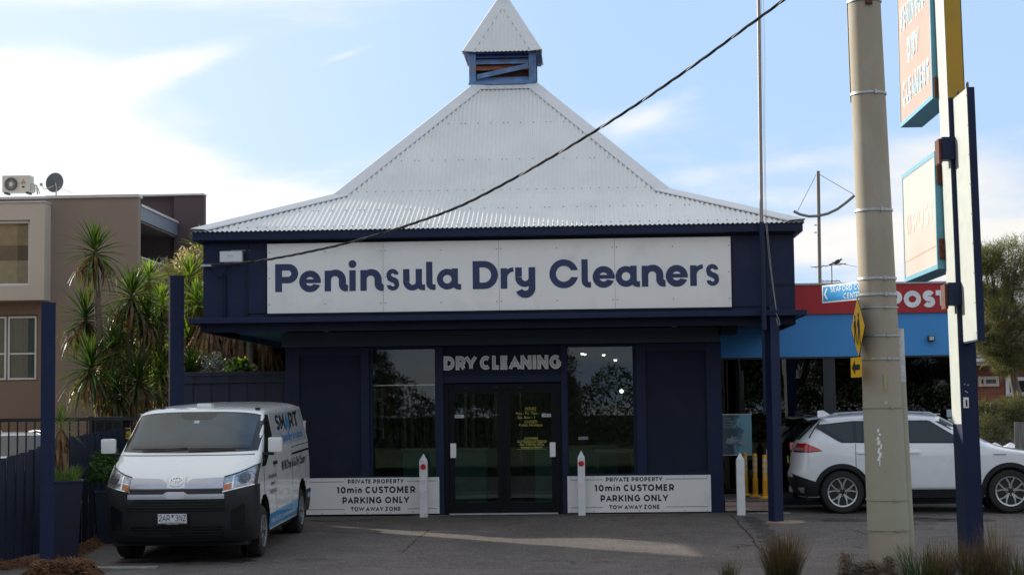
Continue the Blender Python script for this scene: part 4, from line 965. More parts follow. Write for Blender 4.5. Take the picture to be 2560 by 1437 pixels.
# dead palm skirts under the canopy
def skirt_palm(label, px, y, top, rr, nb, sk_h, tr=.10):
    c = W(px, top, y); t = thing('cabbage_tree', label, 'palm', (c.x, y, 0), 0, 'brown skirted palms behind the rear fence')
    mb = MB(); mb.tube([(c.x, y, -.05), (c.x+random.uniform(-.05, .05), y, c.z*.5), (c.x, y, c.z)], [tr*1.2, tr, tr*.9], 9); build('trunk', mb, m_trunk, t, smooth=True)
    mb = MB(); skirt(mb, (c.x, y, c.z), rr, nb, sk_h); o = build('dead_leaf_skirt', mb, lf_d, t); o['kind'] = 'stuff'
    rosette(t, (c.x, y, c.z+.1), .6, 30, lf_g2, .05, down=-.1)
skirt_palm('brown skirted palm behind the canopy corner, leftmost under the canopy', 520, 5.2, 790, .85, 420, 1.9)
skirt_palm('pale trunked palm in the middle of the gap under the canopy', 557, 6.2, 740, .9, 380, 2.3, tr=.12)
skirt_palm('palm with a thick matted brown skirt right of the pale trunk', 590, 5.4, 770, .8, 480, 2.1)
skirt_palm('palm with splayed dead fronds close to the shop wall', 655, 5.8, 780, .9, 460, 2.1, tr=.13)
skirt_palm('dead fronded palm partly hidden by the shop wall', 705, 6.4, 760, 1.0, 480, 2.2)
skirt_palm('brown fronds of a tall palm behind the left corner of the fascia', 500, 7.5, 640, .55, 260, 1.4)
# low clumps above the rear fence
def clump(label, name, cx, cy, cz, R, n, mat, leaf=.06, cat='shrub', flat=1.0, rnd=random, holes=0):
    t = thing(name, label, cat, (cx, cy, 0)); mb = MB()
    for i in range(n):
        a = rnd.uniform(0, 2*pi); e = rnd.uniform(-.6, 1.5); r = R*rnd.uniform(.35, 1)**.6*(1+.25*sin(a*3+e*4))
        c = Vector((cx+r*cos(a)*cos(e), cy+r*sin(a)*cos(e), cz+flat*r*sin(e))); u_ = Vector((rnd.uniform(-1, 1), rnd.uniform(-1, 1), rnd.uniform(-1, 1))).normalized(); v_ = u_.orthogonal().normalized(); l_ = leaf*rnd.uniform(.6, 1.3)
        mb.add([c-u_*l_, c+v_*l_*.45, c+u_*l_, c-v_*l_*.45], [(0, 1, 2, 3)], [.2, .6, 1, .6])
    o = build('foliage', mb, mat, t); o['kind'] = 'stuff'
    mb = MB()
    for k in range(5): 
        a = rnd.uniform(0, 6.28); mb.tube([(cx, cy, max(0, cz-R*1.2) if cz-R > .2 else gz(cy)), (cx+R*.5*cos(a), cy+R*.5*sin(a), cz+R*.3)], .012, 5)
    build('stem', mb, m_trunk, t); return t
c = W(600, 925, 4.0); clump('bright green clump just above the rear fence', 'leafy_shrub', c.x, 4.0, c.z-.2, .35, 500, lf_g2, .09)
c = W(538, 915, 4.2); clump('small grey speckled bush above the rear fence', 'leafy_shrub', c.x, 4.2, c.z-.1, .32, 900, leaf_mat('grey_leaf', (.10, .11, .09), (.3, .32, .28), .5, .1), .03)
c = W(420, 745, 9); clump('pale flowering bush behind the yuccas, between two navy posts', 'leafy_shrub', c.x, 9, c.z-.6, 1.2, 3500, leaf_mat('pale_bract', (.20, .17, .06), (.42, .36, .22), .6, .3), .07)
c = W(497, 655, 8.5); clump('dry flower head bush at the fascia corner', 'leafy_shrub', c.x, 8.5, c.z-.3, .6, 1400, leaf_mat('dry_bract', (.18, .12, .07), (.42, .33, .24), .6, .3), .06)
# backdrop hedge of dark leaves so the gaps between trunks read as growth
c = W(600, 900, 10.5); hd = thing('garden_hedge', 'dark dense hedge far behind the skirted palms', 'hedge', (c.x, 10.5, 0)); mb = MB()
for i in range(9000):
    q = Vector((random.uniform(-9.6, -4.6), 10.2+random.uniform(-.6, .6), random.uniform(0, 3.9+.5*sin(i*.7)))); u_ = Vector((random.uniform(-1, 1), random.uniform(-1, 1), random.uniform(-1, 1))).normalized(); v_ = u_.orthogonal(); l_ = random.uniform(.08, .2)
    mb.add([q-u_*l_, q+v_*l_*.4, q+u_*l_, q-v_*l_*.4], [(0, 1, 2, 3)], [.2, .6, 1, .6])
o = build('foliage', mb, lf_t, hd); o['kind'] = 'stuff'
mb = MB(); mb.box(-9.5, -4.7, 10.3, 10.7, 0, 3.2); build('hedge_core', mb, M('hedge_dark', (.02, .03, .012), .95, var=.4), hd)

# potted cordyline, grass in the planter, bush
q = G(165, 1398); tp = planter('planter', q.x-.02, q.y+.05, 1.02, .30, .43, 'tall navy planter with grass and a small palm behind the leftmost post')
cz = gz(q.y)
cd_ = thing('cordyline', 'small potted palm with drooping dead leaves in the left planter', 'potted palm', (q.x, q.y+.05, cz+1.0))
hd_ = W(152, 1075, q.y+.05)
mb = MB(); mb.tube([(q.x-.02, q.y+.05, cz+.95), (q.x-.03, q.y+.05, cz+1.35), (hd_.x, q.y+.05, hd_.z)], [.035, .03, .028], 8); build('trunk', mb, m_trunk, cd_, smooth=True)
rosette(cd_, (hd_.x, q.y+.05, hd_.z), .40, 42, lf_k, .022, down=-.2)
mb = MB(); skirt(mb, (hd_.x, q.y+.05, hd_.z+.02), .17, 90, .46); build('dead_leaf_skirt', mb, lf_d, cd_)['kind'] = 'stuff'
def tuft(name, label, cx, cy, z, R, H, n, mat, wd=.008, cat='grass tuft', lean=.6, rnd=random, cols=None, curl=.6, group=None):
    t = thing(name, label, cat, (cx, cy, z), 0, group); mb = MB()
    for i in range(n):
        a = rnd.uniform(0, 2*pi); r0 = R*.22*sqrt(rnd.random()); le = lean*rnd.random()**.8; L = H*rnd.uniform(.55, 1.08)
        p = Vector((cx+r0*cos(a), cy+r0*sin(a), z)); a += rnd.uniform(-.6, .6); sdv = Vector((-sin(a), cos(a), 0))*wd*rnd.uniform(.6, 1.2)/2; pv = []
        for k in range(5):
            tt = k/4; rr = L*(le*tt+le*curl*tt*tt)*.8; zz = L*(tt-.45*le*curl*tt*tt); pv.append(p+Vector((cos(a)*rr, sin(a)*rr, zz)))
        vs = []; ts = []
        for k, pp in enumerate(pv[:-1]): vs += [pp-sdv*(1-k*.2), pp+sdv*(1-k*.2)]; ts += [k/4]*2
        vs.append(pv[-1]); ts.append(1)
        mb.add(vs, [(0, 1, 3, 2), (2, 3, 5, 4), (4, 5, 7, 6), (6, 7, 8)], ts)
    o = build('blades', mb, mat, t); o['kind'] = 'stuff'; return t
tuft('planter_grass', 'bright grass growing in the left navy planter', q.x, q.y+.03, cz+1.0, .7, .30, 160, lf_k, .012, lean=.7)
q2 = G(268, 1350); planter('planter', q2.x+.1, q2.y-.3, .72, .32, .40, 'dark planter holding the leafy bush beside the van headlight')
clump('leafy green bush in the planter beside the van', 'leafy_bush', q2.x+.1, q2.y-.3, .88, .30, 1500, lf_t, .038, 'bush')
c0 = q2
# brown needle litter heaps along the fence
m_litter = leaf_mat('pine_litter', (.12, .055, .025), (.20, .10, .05), .9, .05)
def litter(label, pts, n, hh):
    t = thing('leaf_litter', label, 'leaf litter', (pts[0][0], pts[0][1], gz(pts[0][1]))); mb = MB()
    for i in range(n):
        a, b = random.choice(list(zip(pts[:-1], pts[1:]))); u_ = random.random(); cx = a[0]+(b[0]-a[0])*u_; cy = a[1]+(b[1]-a[1])*u_; wd = a[2]+(b[2]-a[2])*u_
        off = random.gauss(0, .4); x = cx+off*wd; y = cy+random.gauss(0, .4)*wd; z = gz(y)+hh*exp(-(off*1.6)**2)*random.uniform(.2, 1)
        d = Vector((random.uniform(-1, 1), random.uniform(-1, 1), random.uniform(-.5, .6))).normalized()*random.uniform(.02, .055); s_ = d.orthogonal().normalized()*.0035
        mb.add([(x, y, z)-d-s_ if False else Vector((x, y, z))-d-s_, Vector((x, y, z))-d+s_, Vector((x, y, z))+d+s_, Vector((x, y, z))+d-s_], [(0, 1, 2, 3)], [0, 0, 1, 1])
    o = build('needles', mb, m_litter, t); o['kind'] = 'stuff'
    mb = MB(); rows = []
    for i in range(len(pts)):
        p = pts[i]; rows.append([(p[0]+p[2]*k, p[1]+p[2]*k*.2, gz(p[1])+max(-.01, hh*.75*exp(-(k*1.3)**2)-.02)) for k in (-1, -.6, -.3, 0, .3, .6, 1)])
    mb.grid(rows); build('heap', mb, M('litter_brown', (.10, .05, .025), .95, var=.5, scale=15, bump=1, bscale=50), t, smooth=True)
a1, a2, a3 = G(255, 1352), G(215, 1385), G(60, 1412); litter('reddish leaf litter along the foot of the left fence', [(a1.x-.1, a1.y+.8, .14), (a1.x, a1.y, .16), (a2.x-.15, a2.y, .18), (a3.x+.15, a3.y, .3), (a3.x-.35, a3.y-.5, .35)], 5200, .10)
b1 = G(175, 1432); litter('brown mound of litter at the foot of the near navy post', [(b1.x-.35, b1.y-.25, .2), (b1.x, b1.y-.1, .26), (b1.x+.28, b1.y-.15, .2)], 3200, .20)
for i, (px, py) in enumerate(((215, 1405), (75, 1375), (10, 1390))):
    g_ = G(px, py); tuft('weed_tuft', ['sparse weed growing between planter and mound', 'thin dry weed left of the near navy post', 'wispy weed at the very left under the fence'][i], g_.x, g_.y, gz(g_.y), .3, .20, 14, lf_g2, .006, lean=1.1)

# ------------------------------------------------------------ apartment block at the left
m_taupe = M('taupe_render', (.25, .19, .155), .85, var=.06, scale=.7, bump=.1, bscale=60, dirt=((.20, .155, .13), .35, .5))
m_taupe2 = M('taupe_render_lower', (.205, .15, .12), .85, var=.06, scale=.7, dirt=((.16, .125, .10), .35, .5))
m_cream = M('cream_render', (.50, .44, .38), .8, var=.05, scale=.8)
m_plum = M('plum_render', (.085, .058, .062), .85, var=.08, scale=.8)
m_cap2 = M('parapet_capping', (.50, .50, .50), .4, var=.05)
m_fr = M('white_window_frame', (.62, .63, .65), .4, var=.04)
apt = thing('apartment_building', 'brown and cream rendered apartment block with flat roof left of the shop', 'building', (-13, 14, 0))
def AB(name, x0, x1, y0, y1, z0, z1, mat, par=apt, **k):
    mb = MB(); mb.box(x0, x1, y0, y1, z0, z1); return build(name, mb, mat, par, **k)
tpz = W(345, 487, 12).z; xe = W(345, 600, 12).x; xm = W(110, 600, 12).x
AB('wall', xm+.0, xe, 12, 12.25, 0, tpz-.06, m_taupe); AB('wall', -15.5, xm-.002, 12.03, 12.25, 4.42, tpz-.06, m_taupe)
AB('wall', xe-.25, xe, 12.251, 16, 3.6, 4.9, m_taupe); AB('side_wall', -15.7, -15.5, 12, 22, 0, tpz-.06, m_taupe)
AB('parapet_capping', -15.5, xm+.04, 11.98, 12.32, tpz-.058, tpz+.0, m_cap2); AB('parapet_capping', xm+.041, xe+.03, 11.95, 12.32, tpz-.058, tpz+.01, m_cap2)
AB('roof', -15.5, xe-.3, 12.3, 16, tpz-.25, tpz-.15, m_cap2)
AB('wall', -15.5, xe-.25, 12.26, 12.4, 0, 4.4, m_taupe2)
# lower window wall with its window
x9 = W(92, 870, 12).x; zt9 = W(45, 787, 12).z; zb9 = W(45, 952, 12).z
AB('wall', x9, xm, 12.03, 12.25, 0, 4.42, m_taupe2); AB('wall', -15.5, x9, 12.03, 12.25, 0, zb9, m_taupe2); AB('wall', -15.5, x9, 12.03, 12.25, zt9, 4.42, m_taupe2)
m_apgl = glass_mat('apartment_glass', (.75, .80, .80), 1.6)
m_curt = M('curtain', (.34, .42, .42), .9, var=.15, scale=2, vert=(8, 1, .2))
for i, (a, b, c_, d_) in enumerate(((x9-.72-.0, x9-.03, zb9+.03, zt9-.03), (x9-1.45, x9-.76, zb9+.03, zt9-.03), (x9-2.2, x9-1.49, zb9+.03, zt9-.03))):
    f = window(a, b, c_, d_, apt, y=12.1, th=.045, mat=m_fr, g=m_apgl); mb = MB(); mb.box(a+.045, b-.045, 12.08, 12.12, c_+.60, c_+.64); build('glazing_bar', mb, m_fr, f)
AB('curtain', -15.4, x9-.005, 12.16, 12.18, zb9, zt9, m_curt)
# cream surround window
x7 = W(75, 600, 11.5).x; z7t = W(40, 550, 11.5).z; z7b = W(40, 715, 11.5).z; xc = W(111, 600, 11.5).x; zct = W(60, 507, 11.5).z; zcb = W(60, 750, 11.5).z
AB('window_surround', x7, xc, 11.5, 12.029, zcb, zct, m_cream); AB('window_surround', -15.5, x7, 11.5, 12.029, zcb, z7b, m_cream); AB('window_surround', -15.5, x7, 11.5, 12.029, z7t, zct, m_cream)
AB('surround_capping', -15.5, xc+.02, 11.47, 12.029, zct+.001, zct+.035, m_cap2)
window(x7-1.6, x7-.01, z7b+.01, z7t-.01, apt, y=11.62, th=.06, mat=m_fr, g=glass_mat('clear_window_glass', (.92, .92, .9), 1.5))
AB('reflection_low', x7-1.6, x7-.005, 11.70, 11.71, z7b+.01, z7b+.62, M('cream_reflection', (.80, .72, .52), .8)); AB('reflection_mid', x7-1.6, x7-.005, 11.715, 11.72, z7b+.621, z7b+.98, M('taupe_reflection', (.34, .27, .20), .8)); AB('reflection_back', x7-1.6, x7-.005, 11.725, 11.73, z7b, z7t, M('tan_reflection', (.80, .62, .38), .8))  # coloured sheets painting the sunlit reflection in this pane
# balcony roof slab and parapet, plum wall behind
a = W(348, 503, 12.0); yb_ = 16.1
AB('balcony_roof', xe-1.8, xe-.0, 12.26, yb_-.02, a.z-.42, a.z-.05, M('grey_blue_metal', (.13, .17, .22), .5)); AB('balcony_roof_edge', xe+.001, xe+.03, 12.26, yb_-.02, a.z-.10, a.z-.04, m_cap2)
AB('balcony_soffit', xe-1.8, xe-.05, 12.26, yb_-.02, a.z-.46, a.z-.421, M('soffit_tan', (.22, .2, .17), .8))
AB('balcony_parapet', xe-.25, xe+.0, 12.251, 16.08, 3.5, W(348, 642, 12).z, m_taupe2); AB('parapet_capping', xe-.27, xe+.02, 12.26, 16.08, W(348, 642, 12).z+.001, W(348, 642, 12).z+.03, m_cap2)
xd = W(509, 600, 16.1).x; zd = W(470, 489, 16.1).z; xd2 = W(435, 600, 16.1).x
AB('plum_wall', xd2, xd, 16.1, 16.4, 0, zd, m_plum); AB('plum_wall', -14, xd2-.002, 16.3, 17.4, 0, zd, m_plum); AB('parapet_capping', -14, xd+.02, 16.06, 16.4, zd+.001, zd+.045, m_cap2)
q_ = W(352, 632, 13.5); AB('wall_light', q_.x-.1, q_.x+.02, 15.9, 16.05, q_.z-.1, q_.z+.1, m_galv)
# rooftop air conditioner
m_acw = M('aircon_white', (.55, .53, .47), .5, var=.06)
a = W(5, 485, 12.8); b = W(75, 438, 12.8)
ac = thing('air_conditioner', 'off white outdoor air conditioner unit on the flat roof at top left', 'air conditioner', ((a.x+b.x)/2, 12.9, a.z))
mb = MB(); mb.box(a.x, b.x, 12.8, 13.12, a.z+.04, b.z); build('casing', mb, m_acw, ac, bevel=.015)
cx_, cz_ = W(28, 461, 12.79).x, W(28, 461, 12.79).z
mb = MB(); mb.lathe([(.185, 0), (.185, .01), (.165, .012), (.165, 0)], (cx_, 12.782, cz_), 24, 'y'); build('fan_ring', mb, m_acw, ac)
mb = MB(); mb.lathe([(.165, 0), (.165, .004)], (cx_, 12.795, cz_), 24, 'y'); build('fan_opening', mb, M('fan_dark', (.10, .095, .085), .7), ac)
mb = MB()
for i in range(28):
    an = 2*pi*i/28; mb.bar((cx_+.05*cos(an), 12.783, cz_+.05*sin(an)), (cx_+.165*cos(an+.15), 12.783, cz_+.165*sin(an+.15)), .006, .006, up=(0, 1, 0))
build('fan_grille', mb, m_acw, ac)['kind'] = 'stuff'
mb = MB(); mb.lathe([(.05, 0), (.045, .02)], (cx_, 12.772, cz_), 16, 'y'); build('fan_hub', mb, m_acw, ac)
mb = MB()
lx, lz = W(58, 453, 12.79).x, W(58, 453, 12.79).z
for k in range(3):
    an = pi/2+2*pi*k/3; r_ = .028; o2 = Vector((lx+r_*cos(an), 12.794, lz+r_*sin(an)))
    mb.add([Vector((lx, 12.794, lz)), o2+Vector((-sin(an), 0, cos(an)))*.012, Vector((lx+2*r_*cos(an), 12.794, lz+2*r_*sin(an))), o2-Vector((-sin(an), 0, cos(an)))*.012], [(0, 1, 2, 3)])
build('emblem', mb, M('emblem_red', (.45, .02, .03), .5), ac)
mb = MB(); put_text(mb, 'MITSUBISHI ELECTRIC', lx-.065, lx+.065, lz-.062, .022, lambda u, v, d: (u, d, v), 12.794, .02); mb.box(lx-.03, lx+.03, 12.792, 12.796, lz-.16, lz-.12); build('lettering', mb, m_inkd, ac)
for x in (a.x+.05, b.x-.1): mb = MB(); mb.box(x, x+.06, 12.8, 13.1, a.z-.0, a.z+.039); build('foot', mb, m_black, ac)
mb = MB(); mb.box(b.x+.001, b.x+.06, 12.85, 13.05, a.z+.05, a.z+.26); mb.tube([(b.x+.05, 12.95, a.z+.2), (b.x+.12, 12.95, a.z+.22), (b.x+.14, 12.95, a.z+.0)], .02, 6); mb.tube([(b.x+.05, 12.92, a.z+.12), (b.x+.17, 12.92, a.z+.14), (b.x+.2, 12.92, a.z+.0)], .015, 6); build('pipework', mb, m_acw, ac)
c = W(137, 457, 12.9); rr = .19
dsh = thing('satellite_dish', 'grey satellite dish on the flat roof seen from behind', 'satellite dish', (c.x, 12.9, tpz))
ax = Vector((-.55, .75, .42)).normalized(); ux = ax.orthogonal().normalized(); 
ux = Vector((0, 0, 1))-ax*ax.z; ux.normalize(); vx = ax.cross(ux); mb = MB(); rows = []
for i in range(7):
    r_ = rr*i/6; rows.append([c+(ux*cos(t_)*1.15+vx*sin(t_))*r_*1.15+ax*(.22*(r_/rr)**2*rr-.02) for t_ in [2*pi*j/24 for j in range(25)]])
mb.grid(rows); rows = [[p-ax*.012 for p in r] for r in rows]; mb.grid(rows); build('dish_bowl', mb, M('dish_grey', (.10, .11, .12), .5), dsh, smooth=True)
mb = MB(); mb.tube([c-ax*.03, c-ax*.08+Vector((0, 0, -.03)), (c.x+.02, 12.95, c.z-.1), (c.x+.02, 12.95, tpz-.2)], .018, 8); mb.tube([c-ax*.03+Vector((0, 0, -.05)), W(108, 468, 12.6)+Vector((.03, 0, -.06)), W(103, 462, 12.6)], .010, 6); mb.tube([(c.x+.02, 12.95, c.z-.08), W(182, 483, 12.9)], .006, 5); build('mount', mb, m_galv, dsh)
q_ = W(103, 462, 12.6); mb = MB(); mb.box(q_.x-.03, q_.x+.03, 12.57, 12.63, q_.z-.03, q_.z+.04); build('receiver', mb, m_galv, dsh, bevel=.008)
# added flats, unseen left of the frame, shaped to shade the car park
flats = thing('added_shade_flats', 'added cream brick flats, unseen left of the view, shading the car park', 'building', (-22, 0, 0))
m_fb = M('shade_flats_brick', (.30, .24, .18), .85, var=.1, scale=3)
mb = MB(); mb.box(-30, -15.2, -9.5, 6.0, -.3, 10.5); build('wall', mb, m_fb, flats); mb = MB(); mb.box(-30.3, -14.9, -9.8, 6.2, 10.501, 10.8); build('roof', mb, m_cap2, flats)
for j in range(3):
    for i in range(4): window(-15.195-.0, -15.19, .9, 2.2, flats) if False else None
    for i in range(3):
        y_ = -8.5+i*4.6; mb = MB(); mb.box(-15.19, -15.14, y_, y_+1.6, 1.2+j*3.2, 2.6+j*3.2); f_ = build('window', mb, m_fr, flats); mb = MB(); mb.box(-15.139, -15.13, y_+.06, y_+1.54, 1.26+j*3.2, 2.54+j*3.2); build('pane', mb, m_apgl, f_)
# ------------------------------------------------------------ vehicles
def lerp_tab(tab):
    def f(x):
        if x <= tab[0][0]: return tab[0][1]
        for i in range(1, len(tab)):
            if x <= tab[i][0]:
                a, b = tab[i-1], tab[i]; t = (x-a[0])/(b[0]-a[0]); 
                return a[1]+(b[1]-a[1])*t
        return tab[-1][1]
    return f
def smooth_tab(tab, k=.03):
    f = lerp_tab(tab); return lambda x: (f(x-k)+2*f(x)+f(x+k))/4
m_tyre = M('tyre_rubber', (.018, .018, .018), .8, var=.2, bump=.2); m_rim = M('alloy_rim', (.50, .51, .52), .3, .75, var=.05); m_rimd = M('rim_dark', (.05, .05, .05), .5, .3)
m_plas = M('black_plastic', (.0155, .016, .018), .5, spec=.3, var=.08, bump=.1, bscale=150); m_gloss = M('gloss_black', (.008, .008, .009), .15)
m_cglass = M('car_glass', (.016, .019, .018), .04, var=.05, spec=.55)
m_chrome = M('chrome', (.65, .66, .68), .14, .9, var=.03); m_amber = M('amber_lens', (.55, .16, .04), .2); m_red = M('red_lens', (.50, .008, .012), .12, coat=1)
m_silver = M('silver_trim', (.42, .43, .47), .3, .5, var=.03)
m_under = M('underbody', (.012, .012, .012), .9)
class Car:
    def __init__(c, root, sp, sr, hw, A, Ar, roof, H, drop, W2, zh, paint, arches, sill, sl):
        c.root = root; c.sp = smooth_tab(sp); c.sr = smooth_tab(sr); c.hw = smooth_tab(hw, .04); c.A = lerp_tab(A); c.Ar = lerp_tab(Ar); c.roof = smooth_tab(roof, .12)
        c.drop = drop; c.zb, c.zh = zh; c.paint = paint; c.ztop = H-drop; c.arches = arches; c.raw = False; c.sill = sill; c.n = 2.8; c.sl = sl
    def w(c, u): return 1-(1-min(1, abs(u))**c.n)**(1/c.n)
    def F(c, u, zc, off=0):          # front surface
        k = min(1, max(0, (zc-c.zb)/(c.zh-c.zb))); z = zc-c.drop*k*c.w(u); x = u*c.hw(z); s = c.sp(zc)+c.A(zc)*c.w(u)
        if off:
            e = .01; p = Vector((x, s, z)); du = c.F(min(.999, u+e), zc)-c.F(max(-.999, u-e), zc); dz = c.F(u, zc+e)-c.F(u, zc-e); nn = du.cross(dz).normalized()
            if nn.y > 0: nn = -nn
            return p+nn*off
        return Vector((x, s, z))
    def Rr(c, u, z, off=0):          # rear surface
        s = c.sr(z)-c.Ar(z)*c.w(u); return Vector((u*(c.hw(z)), s+off, z))
    def S(c, s, z, sd, off=0):       # side surface, sd = -1 or 1
        x = c.hw(z)
        if c.raw: return Vector((sd*(x+off), s, z))
        a = c.A(z); t = (s-c.sp(z+(c.drop*.8 if z > c.zb+.2 else 0)))/a if s < 2 else 2
        if t < 1: x *= (1-(1-max(.02, t))**c.n)**(1/c.n)
        a = c.Ar(z); t = (c.sr(z)-s)/a
        if t < 1: x *= (1-(1-max(.02, t))**c.n)**(1/c.n)
        return Vector((sd*(x+off), s, z))
    def T(c, u, s, off=0):           # roof
        z = c.roof(s)-c.drop*c.w(u)+off; return Vector((u*c.hw(c.roof(s)-c.drop), s, z))
    def body(c):
        zs_f = [c.sill+(c.zh-c.sill)*i/44 for i in range(45)]; us = [sin(-pi/2+pi*i/40) for i in range(41)]
        mb = MB(); mb.grid([[c.F(u, z) for u in us] for z in zs_f])
        s0 = c.sp(c.zh); s1 = c.sr(c.ztop)
        # roof
        ns = 24; rows = []
        for i in range(ns+1):
            s = s0+(s1-.0-s0)*i/ns
            if i == 0: rows.append([c.F(u, c.zh) for u in us]); continue
            rw = []
            for u in us:
                p = c.T(u, s); sf = c.sp(c.zh)+c.A(c.zh)*c.w(u); f_ = min(1, i/5); p.y = s*(f_)+(s+(sf-s0))*(1-f_) if s < sf+.4 else s
                sback = s1-c.Ar(c.ztop)*c.w(u); p.y = min(p.y, sback); rw.append(p)
            rows.append(rw)
        mb.grid(rows)
        zr = [c.sill+(c.ztop-c.sill)*i/30 for i in range(31)]
        mb.grid([[c.Rr(u, z) for u in us] for z in zr]+[[Vector((u*c.hw(c.ztop), s1-c.Ar(c.ztop)*c.w(u), c.roof(s1)-c.drop*c.w(u))) for u in us]])
        for sd in (-1, 1):
            NZ, NC = 34, 150
            V = {}; ztop = c.ztop
            for j in range(NZ+1):
                z = c.sill+(ztop-c.sill)*j/NZ
                # front edge: invert z of F at u=1
                lo, hi = c.sill, c.zh
                for _ in range(24):
                    md = (lo+hi)/2; k = min(1, max(0, (md-c.zb)/(c.zh-c.zb)))
                    if md-c.drop*k < z: lo = md
                    else: hi = md
                se = c.sp(lo)+c.A(lo); sb = c.sr(z)-c.Ar(z)
                for i in range(NC+1): V[i, j] = [se+(sb-se)*i/NC, z]
            keep = []
            for i in range(NC):
                for j in range(NZ):
                    q = [V[i, j], V[i+1, j], V[i+1, j+1], V[i, j+1]]; cs = sum(p[0] for p in q)/4; cz = sum(p[1] for p in q)/4
                    if all((cs-a)**2+(cz-b)**2 > r*r for a, b, r in c.arches): keep.append((i, j))
            used = {(i+a, j+b) for i, j in keep for a in (0, 1) for b in (0, 1)}
            for kx in used:
                for a, b, r in c.arches:
                    d = sqrt((V[kx][0]-a)**2+(V[kx][1]-b)**2)
                    if d < r and V[kx][1] > c.sill+.001: V[kx] = [a+(V[kx][0]-a)*r/d, b+(V[kx][1]-b)*r/d]
            idx = {k_: n_ for n_, k_ in enumerate(sorted(used))}
            mb.add([Vector((sd*c.hw(V[k_][1]), V[k_][0], V[k_][1])) for k_ in sorted(used)], [(idx[i, j], idx[i+1, j], idx[i+1, j+1], idx[i, j+1]) for i, j in keep])
        o = build('body', mb, c.paint, c.root, smooth=True, local=True, sharp=50)
        bm = bmesh.new(); bm.from_mesh(o.data); bmesh.ops.remove_doubles(bm, verts=bm.verts, dist=.006); bmesh.ops.recalc_face_normals(bm, faces=bm.faces); bm.to_mesh(o.data); bm.free(); o.data.set_sharp_from_angle(angle=radians(50))
        mb = MB(); x = c.hw(.8)-.10; mb.box(-x, x, c.sp(.5)+.25, c.sr(.5)-.25, .22, .9); build('underbody', mb, m_under, c.root, local=True)
        # arch liners
        for a, b, r in c.arches:
            for sd in (-1, 1):
                mb = MB(); x = c.hw(.7); rows = []
                for xx in (x-.006, x-.28): rows.append([Vector((sd*xx, a+r*cos(t_), b+r*sin(t_))) for t_ in [pi*1.15-pi*1.3*q/24 for q in range(25)]])
                mb.grid(rows); mb.add([Vector((sd*(x-.27), a+r*cos(t_), b+r*sin(t_))) for t_ in [2*pi*q/24 for q in range(24)]], [tuple(range(24))]); build('wheel_arch_liner', mb, m_under, c.root, local=True)
    def front(c, name, x0, x1, lo, hi, off, mat, nx=20, nz=5, par=None, zc=True, label=None, edge=0):
        mb = MB(); rows = []
        for j in range(nz+1):
            r = []
            for i in range(nx+1):
                x = x0+(x1-x0)*i/nx; a = lo(x) if callable(lo) else lo; b = hi(x) if callable(hi) else hi; z = a+(b-a)*j/nz
                r.append(c.F(max(-.9995, min(.9995, x/c.hw(z))), z, off))
            rows.append(r)
        mb.grid(rows)
        if edge:                     # side walls back to the surface
            pr = rows[0]+[r[-1] for r in rows[1:]]+rows[-1][::-1][1:]+[r[0] for r in rows[::-1][1:-1]]
            mb.grid([pr+[pr[0]], [p+Vector((0, edge, 0)) for p in pr]+[pr[0]+Vector((0, edge, 0))]])
        return build(name, mb, mat, par or c.root, smooth=True, local=True, label=label)
    def side(c, name, s0, s1, lo, hi, off, mat, sides=(-1, 1), ns=20, nz=5, par=None, edge=0, label=None):
        o = None
        for sd in sides:
            mb = MB(); rows = []
            for j in range(nz+1):
                r = []
                for i in range(ns+1):
                    s = s0+(s1-s0)*i/ns; a = lo(s) if callable(lo) else lo; b = hi(s) if callable(hi) else hi; r.append(c.S(s, a+(b-a)*j/nz, sd, off))
                rows.append(r)
            mb.grid(rows)
            if edge:
                pr = rows[0]+[r[-1] for r in rows[1:]]+rows[-1][::-1][1:]+[r[0] for r in rows[::-1][1:-1]]; sh = Vector((-sd*edge, 0, 0)); mb.grid([pr+[pr[0]], [p+sh for p in pr]+[pr[0]+sh]])
            o = build(name, mb, mat, par or c.root, smooth=True, local=True, label=label)
        return o
    def text(c, name, s_, a, b, z, h, off, mat, bold=.02, par=None, side=1, flip=False):
        mb = MB(); f = (lambda u, v, d: tuple(c.S(u, v, side, d))); put_text(mb, s_, a, b, z, h, f, off, bold); return build(name, mb, mat, par or c.root, local=True)
